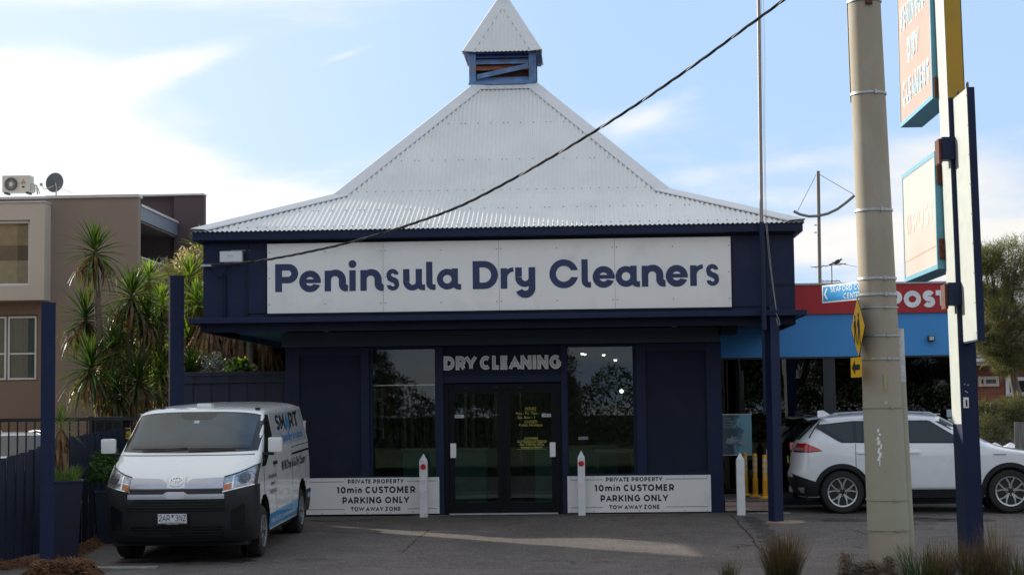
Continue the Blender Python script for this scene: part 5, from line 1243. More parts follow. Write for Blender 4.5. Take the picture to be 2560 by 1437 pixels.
def wheel(par, x, s, z, r, wd, rr, spokes, style, sd):
    """wheel as tyre with rim as its sub-part; sd = side it faces"""
    mb = MB(); n = 40; h = wd/2
    prof = [(rr, -h*.85), (rr+.02, -h), (r-.03, -h), (r-.006, -h*.8), (r, -h*.55), (r, h*.55), (r-.006, h*.8), (r-.03, h), (rr+.02, h), (rr, h*.85)]
    mb.lathe(prof, (x, s, z), n, 'x'); ty = build('wheel', mb, m_tyre, par, smooth=True, local=True, sharp=35)
    f = x+sd*h*.72
    mb = MB(); mb.lathe([(rr-.018, 0), (rr-.018, sd*.03), (rr+.004, sd*.036), (rr+.004, 0)], (f, s, z), n, 'x')
    mb.lathe([(.001, sd*.012), (.045, sd*.012), (.055, sd*.0), (.055, -sd*.02)], (f, s, z), 16, 'x')
    for i in range(spokes):
        a = 2*pi*i/spokes+pi/2
        for da in ((-1, 1) if style == 'split' else (0,)):
            p0 = Vector((f+sd*.004, s+.04*cos(a), z+.04*sin(a)))
            if style == 'split':
                a1 = a+da*.16; a2 = a+da*.30
                p1 = Vector((f+sd*.012, s+rr*.62*cos(a1), z+rr*.62*sin(a1))); p2 = Vector((f+sd*.014, s+(rr-.01)*cos(a2), z+(rr-.01)*sin(a2)))
                mb.bar(p0, p1, .026, .024, up=(1, 0, 0)); mb.bar(p1-(p1-p0).normalized()*.008, p2, .024, .020, up=(1, 0, 0))
            else:
                p2 = Vector((f+sd*.012, s+(rr-.01)*cos(a), z+(rr-.01)*sin(a))); mb.bar(p0, p2, .05, .03, up=(1, 0, 0))
        an = a+pi/spokes; mb.lathe([(.009, 0), (.009, sd*.016)], (f, s+.065*cos(an), z+.065*sin(an)), 6, 'x')
    build('rim', mb, m_rim, ty, local=True, bevel=0)
    mb = MB(); mb.lathe([(.0, 0), (rr-.012, 0), (rr-.012, -sd*.01)], (f-sd*.045, s, z), 24, 'x'); mb.lathe([(.0, sd*.02), (.11, sd*.02), (.11, 0)], (f-sd*.045, s, z), 20, 'x'); build('brake_disc', mb, m_rimd, ty, local=True)
m_vanw = M('van_white', (.74, .745, .73), .28, var=.008, scale=1.5, coat=.8)
vz = gz(-5.8)
van = thing('delivery_van', 'white laundry delivery van parked nose out with black bumper and blue sill stripe', 'van', (-5.27, -6.80, vz-.02))
van.rotation_euler.x = atan(.030)
V = Car(van, sp=[(.28, .14), (.36, .06), (.5, .02), (.75, 0), (.9, .01), (1.0, .05), (1.08, .13), (1.16, .26), (1.25, .44), (1.33, .62), (1.38, .74), (1.92, 1.52), (2.2, 1.9)],
        sr=[(.3, 4.90), (.6, 4.97), (1.0, 4.97), (1.4, 4.93), (1.8, 4.80), (1.95, 4.7)], hw=[(.28, .95), (.5, .975), (1.0, .972), (1.38, .953), (1.88, .855), (2.1, .83)],
        A=[(.3, .42), (.9, .42), (1.15, .40), (1.38, .30), (1.9, .13)], Ar=[(.3, .12), (1.9, .16)], roof=[(1.4, 1.915), (1.8, 1.965), (2.6, 1.985), (4.2, 1.98), (4.75, 1.93)], H=1.985, drop=.10, W2=.97, zh=(1.38, 1.915),
        paint=m_vanw, arches=[(.98, .40, .415), (4.12, .40, .415)], sill=.30, sl=None)
V.body()
# front
bl = lambda x: .835 if abs(x) < .60 else (.915+(abs(x)-.60)/.37*.085)
V.front('front_bumper', -.974, .974, .285, bl, .014, m_plas, nx=70, nz=12, edge=.03)
V.side('front_bumper_corner', .22, .62, .30, lambda s: .99-.0*(s), .010, m_plas, ns=10)
V.front('silver_trim_bar', -.60, .60, lambda x: .962 if abs(x) > .17 else .962-.0, lambda x: 1.068+.02*(abs(x)/.6) if abs(x) > .19 else (1.0+(max(0, abs(x)-.10))/.09*.068), .016, m_silver, nx=60, edge=.01)
V.front('upper_grille', -.60, .60, .90, .960, .012, m_gloss, nx=30)
for i in range(2): V.front('grille_slat', -.59, .59, .912+.022*i, .922+.022*i, .018, m_plas, nx=30, nz=1)
V.front('lower_trim_bar', -.62, .62, lambda x: .835+.0*x, lambda x: .893 if abs(x) > .16 else (.893+.03*min(1, (.16-abs(x))/.05)), .024, m_silver, nx=62, edge=.012)
V.front('radar_cover', -.115, .115, .838, .918, .030, M('radar_white', (.55, .56, .6), .25), nx=8, edge=.006)
V.front('main_grille', -.625, .625, .68, .832, .018, m_gloss, nx=40)
for i in range(4): V.front('grille_slat', -.615, .615, .692+.036*i, .706+.036*i, .026, m_plas, nx=40, nz=1, edge=.008)
V.front('lower_grille', -.60, .60, .365, .49, .018, m_gloss, nx=40)
for i in range(3): V.front('grille_slat', -.59, .59, .385+.036*i, .397+.036*i, .024, m_plas, nx=40, nz=1)
V.front('bumper_lip', -.70, .70, .315, .335, .030, m_plas, nx=40, nz=1, edge=.02)
for sd in (-1, 1): V.front('fog_lamp_recess', *sorted((sd*.70, sd*.86)), lambda x: .44, lambda x: .76-abs(abs(x)-.84)*.6, .018, m_gloss, nx=8)
hlo = lambda x: .918+(abs(x)-.60)/.37*.080; hhi = lambda x: 1.088+(abs(x)-.60)/.37*.150-.02*sin((abs(x)-.6)/.37*pi)
m_hl = M('headlamp_reflector', (.30, .31, .34), .18, .85, var=.5, scale=22)
for sd in (-1, 1):
    h = V.front('headlight', *sorted((sd*.605, sd*.972)), hlo, hhi, .016, m_hl, nx=24, nz=6, edge=.01)
    V.front('headlight_rim', *sorted((sd*.597, sd*.974)), lambda x: hhi(x)-.003, lambda x: hhi(x)+.012, .019, m_gloss, nx=24, nz=1, par=h)
    V.front('headlight_rim', *sorted((sd*.597, sd*.974)), lambda x: hlo(x)-.006, lambda x: hlo(x)+.006, .020, m_chrome, nx=24, nz=1, par=h)
    V.front('turn_lamp', *sorted((sd*.61, sd*.70)), lambda x: hlo(x)+.012, lambda x: hlo(x)+.07, .020, m_amber, nx=6, nz=2, par=h)
    V.front('lamp_divider', *sorted((sd*.705, sd*.725)), lambda x: hlo(x)+.012, lambda x: hhi(x)-.012, .022, m_chrome, nx=3, nz=4, par=h)
    V.front('lamp_divider', *sorted((sd*.62, sd*.705)), lambda x: hlo(x)+.078, lambda x: hlo(x)+.088, .022, m_chrome, nx=3, nz=2, par=h)
    cc = V.F(sd*.845/.97, 1.075, .012); mb = MB(); rows = []
    for q in range(5):
        r_ = .062*q/4; rows.append([V.F(max(-.998, min(.998, (sd*(.84)+r_*1.1*cos(t_))/V.hw(1.07))), 1.075+r_*sin(t_), .021-.004*cos(q/4*pi/2)) for t_ in [2*pi*k_/20 for k_ in range(21)]])
    mb.grid(rows); build('lamp_bowl', mb, M('lamp_bowl', (.12, .12, .13), .15, .7, var=.7, scale=40), h, smooth=True, local=True)
# emblem: three ellipse rings
mb = MB()
def ell(cx, cz, rx, rz_, w_):
    R1 = [V.F((cx+rx*cos(t_))/V.hw(cz), cz+rz_*sin(t_), .026) for t_ in [2*pi*k_/32 for k_ in range(33)]]; R2 = [V.F((cx+(rx-w_)*cos(t_))/V.hw(cz), cz+(rz_-w_)*sin(t_), .026) for t_ in [2*pi*k_/32 for k_ in range(33)]]; mb.grid([R1, R2])
ell(0, 1.045, .092, .060, .013); ell(0, 1.045, .030, .056, .010); ell(0, 1.068, .062, .026, .010)
build('emblem', mb, m_chrome, van, local=True); 
V.front('emblem_plinth', -.115, .115, lambda x: .965+.3*max(0, abs(x)-.07), 1.115, .017, m_vanw, nx=12)
# number plate
m_plate = M('plate_white', (.62, .62, .64), .35); m_maroon = M('plate_edge', (.10, .01, .02), .5)
mb = MB(); mb.box(-.225, .175, -.05, -.03, .515, .665); pl = build('number_plate_frame', mb, m_black, van, local=True)
mb = MB(); mb.box(-.21, .16, -.053, -.0505, .535, .655); p2 = build('number_plate', mb, m_plate, pl, local=True)
mb = MB(); ff = lambda u, v, d: (u, d, v)

for s_, u0_, u1_ in (('2AR', -.200, -.055), ('3NZ', .012, .152)): q_ = stroke_text(s_, u0_, u1_, .562, .08, ff, -.0545, t=.14, dz=-.0002); mb.add(q_.v, q_.f)
put_text(mb, 'VICTORIA - THE EDUCATION STATE', -.175, .125, .540, .012, ff, -.0545, .01); mb.add([(-.04, -.0545, .64), (.0, -.0545, .64), (-.02, -.0545, .60)], [(0, 1, 2)])
build('plate_lettering', mb, m_ink, p2 if False else pl, local=True)
mb = MB(); put_text(mb, 'Brighton Toyota', -.10, .05, .519, .013, ff, -.0515, .01); build('frame_lettering', mb, m_plate, pl, local=True)
# glass
V.front('windscreen_surround', -.90, .90, lambda x: 1.385+.02*(abs(x)/.9)**2, lambda x: 1.905, .004, m_gloss, nx=40, nz=12)
V.front('windscreen', -.80, .80, lambda x: 1.435+.015*(abs(x)/.9)**3, lambda x: 1.885, .008, M('windscreen_glass', (.030, .047, .054), .05, var=.5, scale=1.6, spec=.6), nx=40, nz=12)
V.front('sensor_band', -.24, .24, lambda x: 1.80+.6*max(0, abs(x)-.16), 1.885, .010, M('sensor_dark', (.02, .022, .024), .2), nx=16, nz=3)
V.front('rego_sticker', -.035, .035, 1.75, 1.785, .011, M('sticker_pale', (.40, .5, .52), .5), nx=3)
V.front('dash_shadow_line', -.78, .78, 1.437, 1.475, .0095, m_cglass, nx=20)
V.front('hood_gap', -.88, .88, lambda x: 1.352, lambda x: 1.362, .003, m_gloss, nx=40, nz=1)
for x0, x1 in ((-.62, -.02), (.0, .62)):
    mb = MB(); mb.tube([V.F(x/V.hw(1.4), 1.405+(.03 if x0 < 0 else .02)*k_/3, .02) for k_, x in enumerate([x0+(x1-x0)*q/3 for q in range(4)])], .008, 5); build('wiper', mb, m_black, van, local=True)
# side
def win_lo(s): return 1.20 if s > 1.02 else 1.20
V.raw = True
V.side('front_door_glass', .90, 1.80, lambda s: 1.22+.0*s if s < 1.15 else min(1.42, 1.22+(s-1.15)*.5), lambda s: min(1.83, 1.225+(s-.90)*.82), .006, m_cglass, ns=24)
V.side('door_glass_surround', .86, 1.86, lambda s: 1.19 if s < 1.15 else min(1.395, 1.19+(s-1.15)*.5), lambda s: min(1.855, 1.20+(s-.86)*.84), .003, m_gloss, ns=24)
V.raw = False
m_pan = M('panel_grey', (.50, .51, .53), .22, var=.03, coat=.6)
V.side('side_panel_insert', 2.0, 4.62, lambda s: 1.40 if s > 2.5 else 1.40+(2.5-s)*.25, lambda s: 1.855, .004, m_pan, ns=20)
for s_ in (1.90, 3.22): V.side('door_gap', s_, s_+.010, .50 if s_ < 3 else .55, 1.80, .006, m_gloss, ns=1, nz=8)
V.side('door_gap', .98, 1.0, .83, 1.2, .003, m_gloss, ns=1, nz=4)
V.side('slide_rail', 3.25, 4.75, 1.22, 1.25, .008, m_gloss, ns=6, nz=1); V.side('slide_rail_edge', 3.2, 4.75, 1.33, 1.338, .006, m_gloss, ns=6, nz=1)
V.side('door_handle', 1.70, 1.86, 1.17, 1.215, .035, m_plas, ns=4, nz=2, edge=.03)
V.side('rear_bumper', 4.35, 4.96, lambda s: .30, lambda s: .62, .014, m_plas, ns=12, edge=.02)
m_vblue = M('van_blue', (.02, .30, .62), .3, coat=.5, var=.03)
V.side('sill_stripe', 1.34, 3.68, lambda s: .33, lambda s: .52+.01*(s-1.3), .006, m_vblue, ns=14)
V.side('bumper_blue_mark', 4.5, 4.9, .50, .57, .018, m_vblue, sides=(1,), ns=4)
m_vk = M('van_vinyl_black', (.015, .015, .02), .35)

_vs = lambda u, v, d: tuple(V.S(u, v, 1, d))
for s_, a_, b_, m__, z_, h_ in (('SM', 2.32, 3.02, m_vk, 1.615, .215), ('RT', 3.40, 4.15, m_vk, 1.615, .215), ('A', 3.06, 3.38, m_vblue, 1.575, .27)): build('lettering', stroke_text(s_, a_, b_, z_, h_, _vs, .012, t=.2, dz=.0006), m__, van, local=True)
V.text('blue_lettering', 'laundry lockers', 2.6, 4.35, 1.445, .12, .008, m_vblue, .01)
V.text('lettering', '48 HR Drop & Go Dry Cleaning', 2.35, 4.45, 1.05, .13, .005, m_vk, .02)
V.text('lettering', '24/7 Laundry Pick-Up', 1.28, 1.90, 1.0, .055, .005, m_vk, .02); V.text('lettering', '& Drop-Off', 1.46, 1.80, .90, .055, .005, m_vk, .02); V.text('lettering', '1300 070 012', 1.42, 1.88, .79, .055, .005, m_vk, .02)
V.text('lettering', '1300 070 012  smartlaundrylockers', 1.5, 3.5, .385, .065, .009, M('van_vinyl_white', (.7, .75, .8), .4), .01)
# mirrors, roof bits
for sd in (-1, 1):
    mb = MB(); mb.box(sd*1.03, sd*1.22, .93, 1.05, 1.375, 1.575); mi = build('mirror', mb, m_vanw, van, smooth=True, local=True, bevel=.035)
    mb = MB(); mb.box(sd*1.045, sd*1.205, 1.051, 1.056, 1.39, 1.56); build('mirror_glass', mb, m_cglass, mi, local=True)
    mb = MB(); mb.box(sd*.93, sd*1.10, .97, 1.02, 1.335, 1.372); mb.box(sd*.935, sd*.965, .95, 1.05, 1.24, 1.36); build('mirror_arm', mb, m_plas, mi, local=True, bevel=.006)
mb = MB(); mb.box(-.10, .10, 1.72, 1.95, 1.95, 2.015); build('roof_vent', mb, m_vanw, van, smooth=True, local=True, bevel=.03)
mb = MB(); mb.box(-.62, -.56, 1.78, 1.86, 1.93, 1.965); mb.tube([(-.59, 1.82, 1.96), (-.57, 1.90, 2.10)], .004, 5); build('aerial', mb, m_black, van, local=True)
mb = MB(); mb.box(.72, .78, 1.70, 1.76, 1.92, 1.95); build('roof_clip', mb, m_black, van, local=True)
for s_ in (.98, 4.12):
    for sd in (-1, 1): wheel(van, sd*.855, s_, .335, .335, .21, .205, 5, 'split', sd)
mb = MB(); mb.box(.86, .915, 4.82, 4.90, 1.62, 1.66); mb.box(.87, .91, 4.82, 4.90, 1.5, 1.66); build('door_hinge', mb, m_vanw, van, local=True)

# ---- white SUV
m_suvw = M('suv_white', (.78, .79, .81), .25, var=.015, coat=.9)
def make_suv(name, label, loc, rz, paint, plate=True):
    r = thing(name, label, 'car', loc, rz)
    C = Car(r, sp=[(.2, .12), (.45, .02), (.7, 0), (.85, .06), (.93, .25), (.98, .6), (1.04, 1.0), (1.09, 1.15), (1.56, 1.98), (1.8, 2.3)],
            sr=[(.25, 4.30), (.45, 4.42), (.62, 4.46), (.75, 4.42), (.95, 4.40), (1.10, 4.36), (1.2, 4.30), (1.5, 3.98), (1.6, 3.85)], hw=[(.25, .86), (.45, .90), (.7, .912), (.95, .905), (1.12, .87), (1.5, .68), (1.7, .62)],
            A=[(.2, .45), (.8, .45), (1.0, .45), (1.1, .30), (1.56, .14)], Ar=[(.25, .35), (.9, .38), (1.2, .28), (1.5, .22)], roof=[(1.9, 1.555), (2.4, 1.605), (3.1, 1.615), (3.7, 1.585), (4.1, 1.53)], H=1.60, drop=.09, W2=.91, zh=(1.09, 1.56),
            paint=paint, arches=[(.95, .345, .395), (3.59, .345, .395)], sill=.26, sl=None)
    C.body()
    gl = m_cglass; blk = m_plas
    belt = lambda s: 1.135+.012*(s-1.8)
    C.raw = True
    top = lambda s: min(1.475, 1.155+(s-1.68)*.64) if s < 2.5 else (1.475 if s < 3.4 else 1.475-(s-3.4)*.10)
    C.side('window_surround', 1.70, 3.98, lambda s: belt(s)-.02 if s < 3.6 else belt(3.6)-.02+(s-3.6)*.62, lambda s: top(s)+.012, .004, m_gloss, ns=40)
    C.side('front_door_glass', 1.80, 2.56, belt, lambda s: top(s)-.01, .008, gl, ns=16)
    C.side('rear_door_glass', 2.63, 3.34, belt, lambda s: top(s)-.01, .008, gl, ns=16)
    C.side('quarter_glass', 3.40, 3.84, lambda s: belt(s) if s < 3.55 else belt(3.55)+(s-3.55)*.7, lambda s: top(s)-.012, .008, gl, ns=12)
    C.raw = False
    for a, b, rr in C.arches:       # wide black arch trims
        for sd in (-1, 1):
            mb = MB(); rows = []
            for rad in (rr-.012, rr+.062):
                rows.append([C.S(a+rad*cos(t_), max(.27, b+rad*sin(t_)), sd, .014) for t_ in [-.15+(pi+.3)*q/30 for q in range(31)]])
            rows = [[p-Vector((sd*.03, 0, 0)) for p in rows[0]]]+rows+[[p-Vector((sd*.02, 0, 0)) for p in rows[1]]]
            mb.grid(rows); build('arch_trim', mb, blk, r, smooth=True, local=True)
    C.side('sill_trim', 1.36, 3.16, .245, .385, .016, blk, ns=12, edge=.03)
    C.side('rear_bumper', 3.98, 4.44, lambda s: .27+.0*s, lambda s: .50+(s-3.98)*.35, .012, blk, ns=14, edge=.02)
    C.side('skid_plate', 4.20, 4.43, .33, .42, .020, m_silver, ns=8)
    for s_ in (1.52, 2.60, 3.36): C.side('door_gap', s_, s_+.008, .39 if s_ < 3 else .72, 1.12, .003, m_gloss, ns=1, nz=8)
    C.side('sill_gap', 1.5, 3.2, .40, .406, .003, m_gloss, ns=8, nz=1)
    for s_ in (2.35, 3.14):
        h = C.side('door_handle', s_, s_+.20, .96, .99, .035, paint, ns=4, nz=2, edge=.03)
    C.side('tail_light', 3.93, 4.40, lambda s: 1.0+(0 if s > 4.1 else (4.1-s)*.1), lambda s: 1.135-(0 if s > 4.15 else (4.15-s)*.45), .010, m_red, ns=18, edge=.012)
    C.side('tail_light_clear', 4.20, 4.38, 1.02, 1.065, .014, m_silver, ns=6); C.side('tail_light_rim', 3.90, 4.40, lambda s: .988+(0 if s > 4.1 else (4.1-s)*.1), lambda s: 1.0+(0 if s > 4.1 else (4.1-s)*.1), .011, m_gloss, ns=18, nz=1)
    mb = MB(); us = [-.78+1.56*i/16 for i in range(17)]; mb.grid([[C.Rr(u, z, .006) for u in us] for z in (1.19, 1.27, 1.35, 1.43, 1.49)]); build('rear_window', mb, gl, r, smooth=True, local=True)
    mb = MB(); us = [-.92+1.84*i/20 for i in range(21)]; mb.grid([[C.Rr(u, z, .012) for u in us] for z in (.28, .36, .44, .52, .58)]); build('rear_bumper_centre', mb, blk, r, smooth=True, local=True)
    # spoiler, fin, rails
    mb = MB(); us = [-.86+1.72*i/16 for i in range(17)]
    up = [C.T(u, 3.72, .004) for u in us]; tp = [Vector((u*C.hw(1.5)*1.0, 4.18-.10*u*u, 1.535-.05*abs(u)**3)) for u in us]; bt = [Vector((u*C.hw(1.5)*.98, 4.16-.10*u*u, 1.505-.05*abs(u)**3)) for u in us]; dn = [Vector((u*C.hw(1.5)*.95, 3.95-.08*u*u, 1.47)) for u in us]
    mb.grid([up, tp, bt, dn]); build('spoiler', mb, paint, r, smooth=True, local=True, sharp=50)
    for sd in (-1, 1):
        mb = MB(); mb.tube([C.S(4.10, 1.22, sd, .004), C.S(4.02, 1.35, sd, .004), C.S(3.92, 1.47, sd, .004)], .012, 5); build('pillar_trim', mb, m_gloss, r, local=True)
        mb = MB(); mb.tube([(sd*.60, 2.05, 1.56), (sd*.60, 2.15, 1.605), (sd*.60, 2.9, 1.64), (sd*.59, 3.6, 1.61), (sd*.59, 3.72, 1.57)], .014, 8); build('roof_rail', mb, m_silver, r, smooth=True, local=True)
    mb = MB(); mb.hexa([(-.02, 3.70, 1.575), (.02, 3.70, 1.575), (.025, 3.93, 1.56), (-.025, 3.93, 1.56), (-.003, 3.84, 1.665), (.003, 3.84, 1.665), (.003, 3.93, 1.655), (-.003, 3.93, 1.655)]); build('shark_fin', mb, paint, r, smooth=True, local=True)
    C.front('windscreen', -.74, .74, 1.12, 1.54, .006, gl, nx=24, nz=8)
    C.front('grille', -.55, .55, .50, .80, .012, m_gloss, nx=20); C.front('front_bumper', -.80, .80, .26, .46, .012, blk, nx=30)
    for sd in (-1, 1):
        C.front('headlight', *sorted((sd*.58, sd*.90)), .78, .885, .012, m_hl, nx=12)
        mb = MB(); mb.box(sd*.93, sd*1.10, 1.60, 1.72, 1.12, 1.25); mi = build('mirror', mb, paint, r, smooth=True, local=True, bevel=.03); mb = MB(); mb.box(sd*.86, sd*.95, 1.62, 1.68, 1.11, 1.14); build('mirror_arm', mb, m_gloss, mi, local=True)
        for s_ in (.95, 3.59): wheel(r, sd*.80, s_, .345, .345, .215, .235, 5, 'split', sd)
    if plate:
        mb = MB(); mb.box(-.19, .19, 4.43, 4.445, .80, .91); pp = build('number_plate', mb, M('plate_yellow', (.50, .48, .10), .4), r, local=True)
    return r, C
p = G(2120, 1283)
a5 = radians(5.5); L_ = 3.59
suv, SC = make_suv('parked_suv', 'white SUV parked side on to the right, behind the concrete pole', (p.x+.86*sin(a5)*0+L_*cos(a5)+.0, p.y+.80-L_*sin(a5)+.04, -.01), pi/2-a5, m_suvw)
mb = MB(); mb.tube([SC.S(1.0+q*.05, .93, -1, .006) for q in range(5)], .006, 4); build('fender_badge', mb, m_black, suv, local=True)
car2 = dup(suv, (-9.9, 2.3, .0), radians(30), 'white car parked beyond the balustrade at the far left edge', .88)
car2.name = 'parked_car'
# ------------------------------------------------------------ post office next door
m_redb = M('post_red', (.42, .012, .018), .45, var=.05); m_blueb = M('band_blue', (.045, .26, .60), .5, var=.05, scale=.8)
m_pog = glass_mat('post_office_glass', (.12, .14, .13), 1.60); m_mull = M('dark_mullion', (.016, .019, .028), .4)
po = thing('post_office_building', 'post office shopfront with red and blue bands and dark windows behind the white SUV', 'building', (5, 2, 0))
def PB(name, x0, x1, y0, y1, z0, z1, mat, par=po, **k):
    mb = MB(); mb.box(x0, x1, y0, y1, z0, z1); return build(name, mb, mat, par, **k)
zr1, zr0, zb0 = W(2100, 712, 2).z, W(2200, 783, 2).z, W(2200, 889, 2).z; pe = 6.62
PB('red_band', 2.30, pe, 1.96, 2.10, zr0, zr1, m_redb); PB('blue_band', 2.26, pe-.01, 2.0, 2.12, zb0, zr0-.002, m_blueb)
PB('roof', 2.3, pe, 2.12, 14, zr1-.12, zr1-.05, m_galv); PB('parapet_capping', 2.28, pe+.02, 1.94, 2.2, zr1+.001, zr1+.035, m_galv); PB('side_wall', pe-.16, pe-.02, 2.13, 14, 0, zr1-.13, m_blueb)
PB('rear_wall', 2.3, pe-.17, 13.8, 14, 0, zr1-.13, m_blueb); PB('soffit_strip', 2.26, pe-.02, 2.0, 2.12, zb0-.03, zb0-.002, m_mull)
xs = [W(x, 1000, 2).x for x in (1800, 1838, 2060, 2090, 2380)]
PB('window_frame', 2.26, 2.40, 2.02, 2.12, 0, zb0-.031, m_mull)
for a_, b_ in ((1938, 1950), (2060, 2090), (2240, 2252)): PB('mullion', W(a_, 1000, 2).x, W(b_, 1000, 2).x, 2.02, 2.12, .12, zb0-.031, m_mull)
PB('window_frame', pe-.18, pe-.02, 2.02, 2.12, 0, zb0-.031, m_mull); PB('window_sill', 2.40, pe-.18, 2.02, 2.12, 0, .12, m_mull)
for a_, b_ in ((2.40, W(1938, 1000, 2).x), (W(1950, 1000, 2).x, W(2060, 1000, 2).x), (W(2090, 1000, 2).x, W(2240, 1000, 2).x), (W(2252, 1000, 2).x, pe-.18)):
    PB('pane', a_-.003, b_+.003, 2.05, 2.058, .118, zb0-.03, m_pog)
PB('inner_wall', 2.3, pe-.17, 6.5, 6.6, 0, 3.2, m_int); PB('inner_ceiling', 2.3, pe-.17, 2.13, 6.5, 3.0, 3.05, m_int); PB('inner_floor', 2.3, pe-.17, 2.13, 6.5, .0, .02, M('shop_floor', (.1, .09, .08), .5))
m_tube = emit_mat('tube_glow', (.85, .95, 1), .9)
for i, (x0, x1, y, z) in enumerate(((2.45, 3.3, 4.5, 2.95), (3.5, 4.3, 4.8, 2.95), (4.6, 5.6, 4.4, 2.95), (2.6, 3.1, 3.2, 2.9))):
    mb = MB(); mb.box(x0, x1, y, y+.06, z-.04, z); tag(build('tube_light', mb, m_tube), ['tube light seen through the post office window beside the canopy post', 'tube light behind the concrete pole in the post office', 'tube light deep behind the post office glass near the sign pylon', 'short tube light nearest the glass above the poster'][i], 'light', 'tube lights inside the post office')
# shelving glimpsed inside
sh = thing('display_shelf', 'display shelf with pale cards inside the post office', 'shelf', (4.8, 4, 0))
for z in (.5, .9, 1.3): mb = MB(); mb.box(4.2, 5.9, 3.9, 4.2, z, z+.03); build('shelf', mb, m_alu, sh)
for i in range(14): mb = MB(); mb.box(4.25+i*.12, 4.33+i*.12, 3.95, 3.97, .54, .72+.03*(i % 3)); build('card', mb, M('card_%d' % (i % 3), [(.4, .1, .08), (.4, .38, .3), (.1, .2, .4)][i % 3], .6), sh)
# POST letters
a = W(2234, 768, 1.95); b = W(2372, 768, 1.95)
pst = thing('post_lettering', 'large white letters POST on the red band of the post office', 'sign', (a.x, 1.95, a.z))
wPOST = text_mesh('POST', 1.0, .05)[0]
m_wl = M('white_letter', (.80, .80, .82), .4); stroke_text('POST', a.x-.07, b.x-.0, a.z-.01, .30, lambda u, v, d: (u, d, v), 1.945, t=.30, dz=-.0005, per=lambda m: build('letter', m, m_wl, pst), sp=.1)
# flood light, door notices
c = W(2327, 846, 1.98); fl = thing('wall_floodlight', 'small square flood light on the blue band', 'light', c)
mb = MB(); mb.box(c.x-.06, c.x+.06, 1.90, 1.98, c.z-.05, c.z+.05); build('housing', mb, m_black, fl, bevel=.008); mb = MB(); mb.box(c.x-.04, c.x+.04, 1.893, 1.899, c.z-.03, c.z+.035); build('lens', mb, m_chrome, fl)
for i, (x0, y0_, x1, y1_, cl) in enumerate(((2367, 1023, 2383, 1042, (.35, .45, .5)), (2370, 1045, 2382, 1057, (.4, .5, .48)))):
    p0, p1 = W(x0, y1_, 2.04), W(x1, y0_, 2.04); mb = MB(); mb.box(p0.x, p1.x, 2.036, 2.042, p0.z, p1.z); tag(build('window_notice', mb, M('notice_%d' % i, cl, .5)), ['pale blue notice on the post office glass beside the pylon, upper', 'small green notice on the post office glass beside the pylon, lower'][i], 'notice')
p0 = W(2274, 1034, 2.04); p1 = W(2350, 1037, 2.04); PB('glass_stripe', p0.x, p1.x, 2.036, 2.042, p0.z-.018, p0.z, m_fr); p0 = W(2130, 1032, 2.04); p1 = W(2162, 1040, 2.04); PB('glass_sticker', p0.x-.1, p1.x, 2.036, 2.042, p1.z, p0.z, M('sticker_orange', (.45, .10, .03), .5))
# poster
p0, p1 = W(1804, 1136, 2.03), W(1878, 1036, 2.03)
pos = thing('window_poster', 'blue and grey banner poster on scam protection in the post office window', 'poster', ((p0.x+p1.x)/2, 2.0, p0.z))
mp_ = bpy.data.materials.new('poster_print'); mp_.use_nodes = True; t_ = mp_.node_tree; n_ = t_.nodes; l_ = t_.links; pb_ = n_['Principled BSDF']; tcx = n_.new('ShaderNodeTexCoord'); sx_ = n_.new('ShaderNodeSeparateXYZ'); l_.new(tcx.outputs['Generated'], sx_.inputs[0])
nz2 = n_.new('ShaderNodeTexNoise'); nz2.inputs['Scale'].default_value = 3.5; nz2.inputs['Distortion'].default_value = 1.2; l_.new(tcx.outputs['Generated'], nz2.inputs['Vector']); ad = n_.new('ShaderNodeMath'); ad.operation = 'MULTIPLY_ADD'; ad.inputs[1].default_value = .8; l_.new(nz2.outputs['Fac'], ad.inputs[0]); l_.new(sx_.outputs[0], ad.inputs[2])
cr_ = n_.new('ShaderNodeValToRGB'); cr_.color_ramp.elements[0].color = (.13, .16, .19, 1); cr_.color_ramp.elements[0].position = .35; cr_.color_ramp.elements[1].color = (.20, .42, .52, 1); cr_.color_ramp.elements[1].position = 1.2; e_ = cr_.color_ramp.elements.new(.75); e_.color = (.04, .075, .11, 1); e_ = cr_.color_ramp.elements.new(.95); e_.color = (.08, .20, .28, 1); l_.new(ad.outputs[0], cr_.inputs[0]); l_.new(cr_.outputs[0], pb_.inputs['Base Color']); pb_.inputs['Roughness'].default_value = .5
mb = MB(); mb.box(p0.x, p1.x, 2.02, 2.03, p0.z, p1.z); build('poster_sheet', mb, mp_, pos)
mb = MB(); mb.box(p0.x-.01, p1.x+.01, 2.012, 2.034, p1.z+.001, p1.z+.016); mb.box(p0.x-.01, p1.x+.01, 2.012, 2.034, p0.z-.014, p0.z-.001); build('poster_rail', mb, m_alu, pos)
mb = MB(); fq = lambda u, v, d: (u, d, v)
for i, s_ in enumerate(('Scam', 'protection', 'at your', 'fingertips')): put_text(mb, s_, p0.x+.05, p0.x+.05+[.12, .235, .15, .215][i], p1.z-.075-.05*i, .034, fq, 2.0175, .01)
build('poster_lettering', mb, M('poster_ink', (.36, .40, .43), .5), pos)
mb = MB(); cx_ = (p0.x+p1.x)/2
def handshape(cx, cz, s_, fl_):
    P_ = [(-.5, -.25), (-.1, -.35), (.3, -.2), (.55, .0), (.45, .08), (.2, -.02), (.4, .2), (.3, .26), (.05, .08), (.12, .32), (.0, .34), (-.12, .1), (-.4, .15)]
    mb.prism([(cx+fl_*u*s_, cz+v*s_) for u, v in P_], lambda u, v, d: (u, d, v), 2.0165, 2.0195)
handshape(p0.x+.19, p0.z+.26, .22, 1); handshape(p0.x+.38, p0.z+.22, .20, -1); mb.box(p0.x+.36, p0.x+.49, 2.0165, 2.0195, p0.z+.33, p0.z+.37)
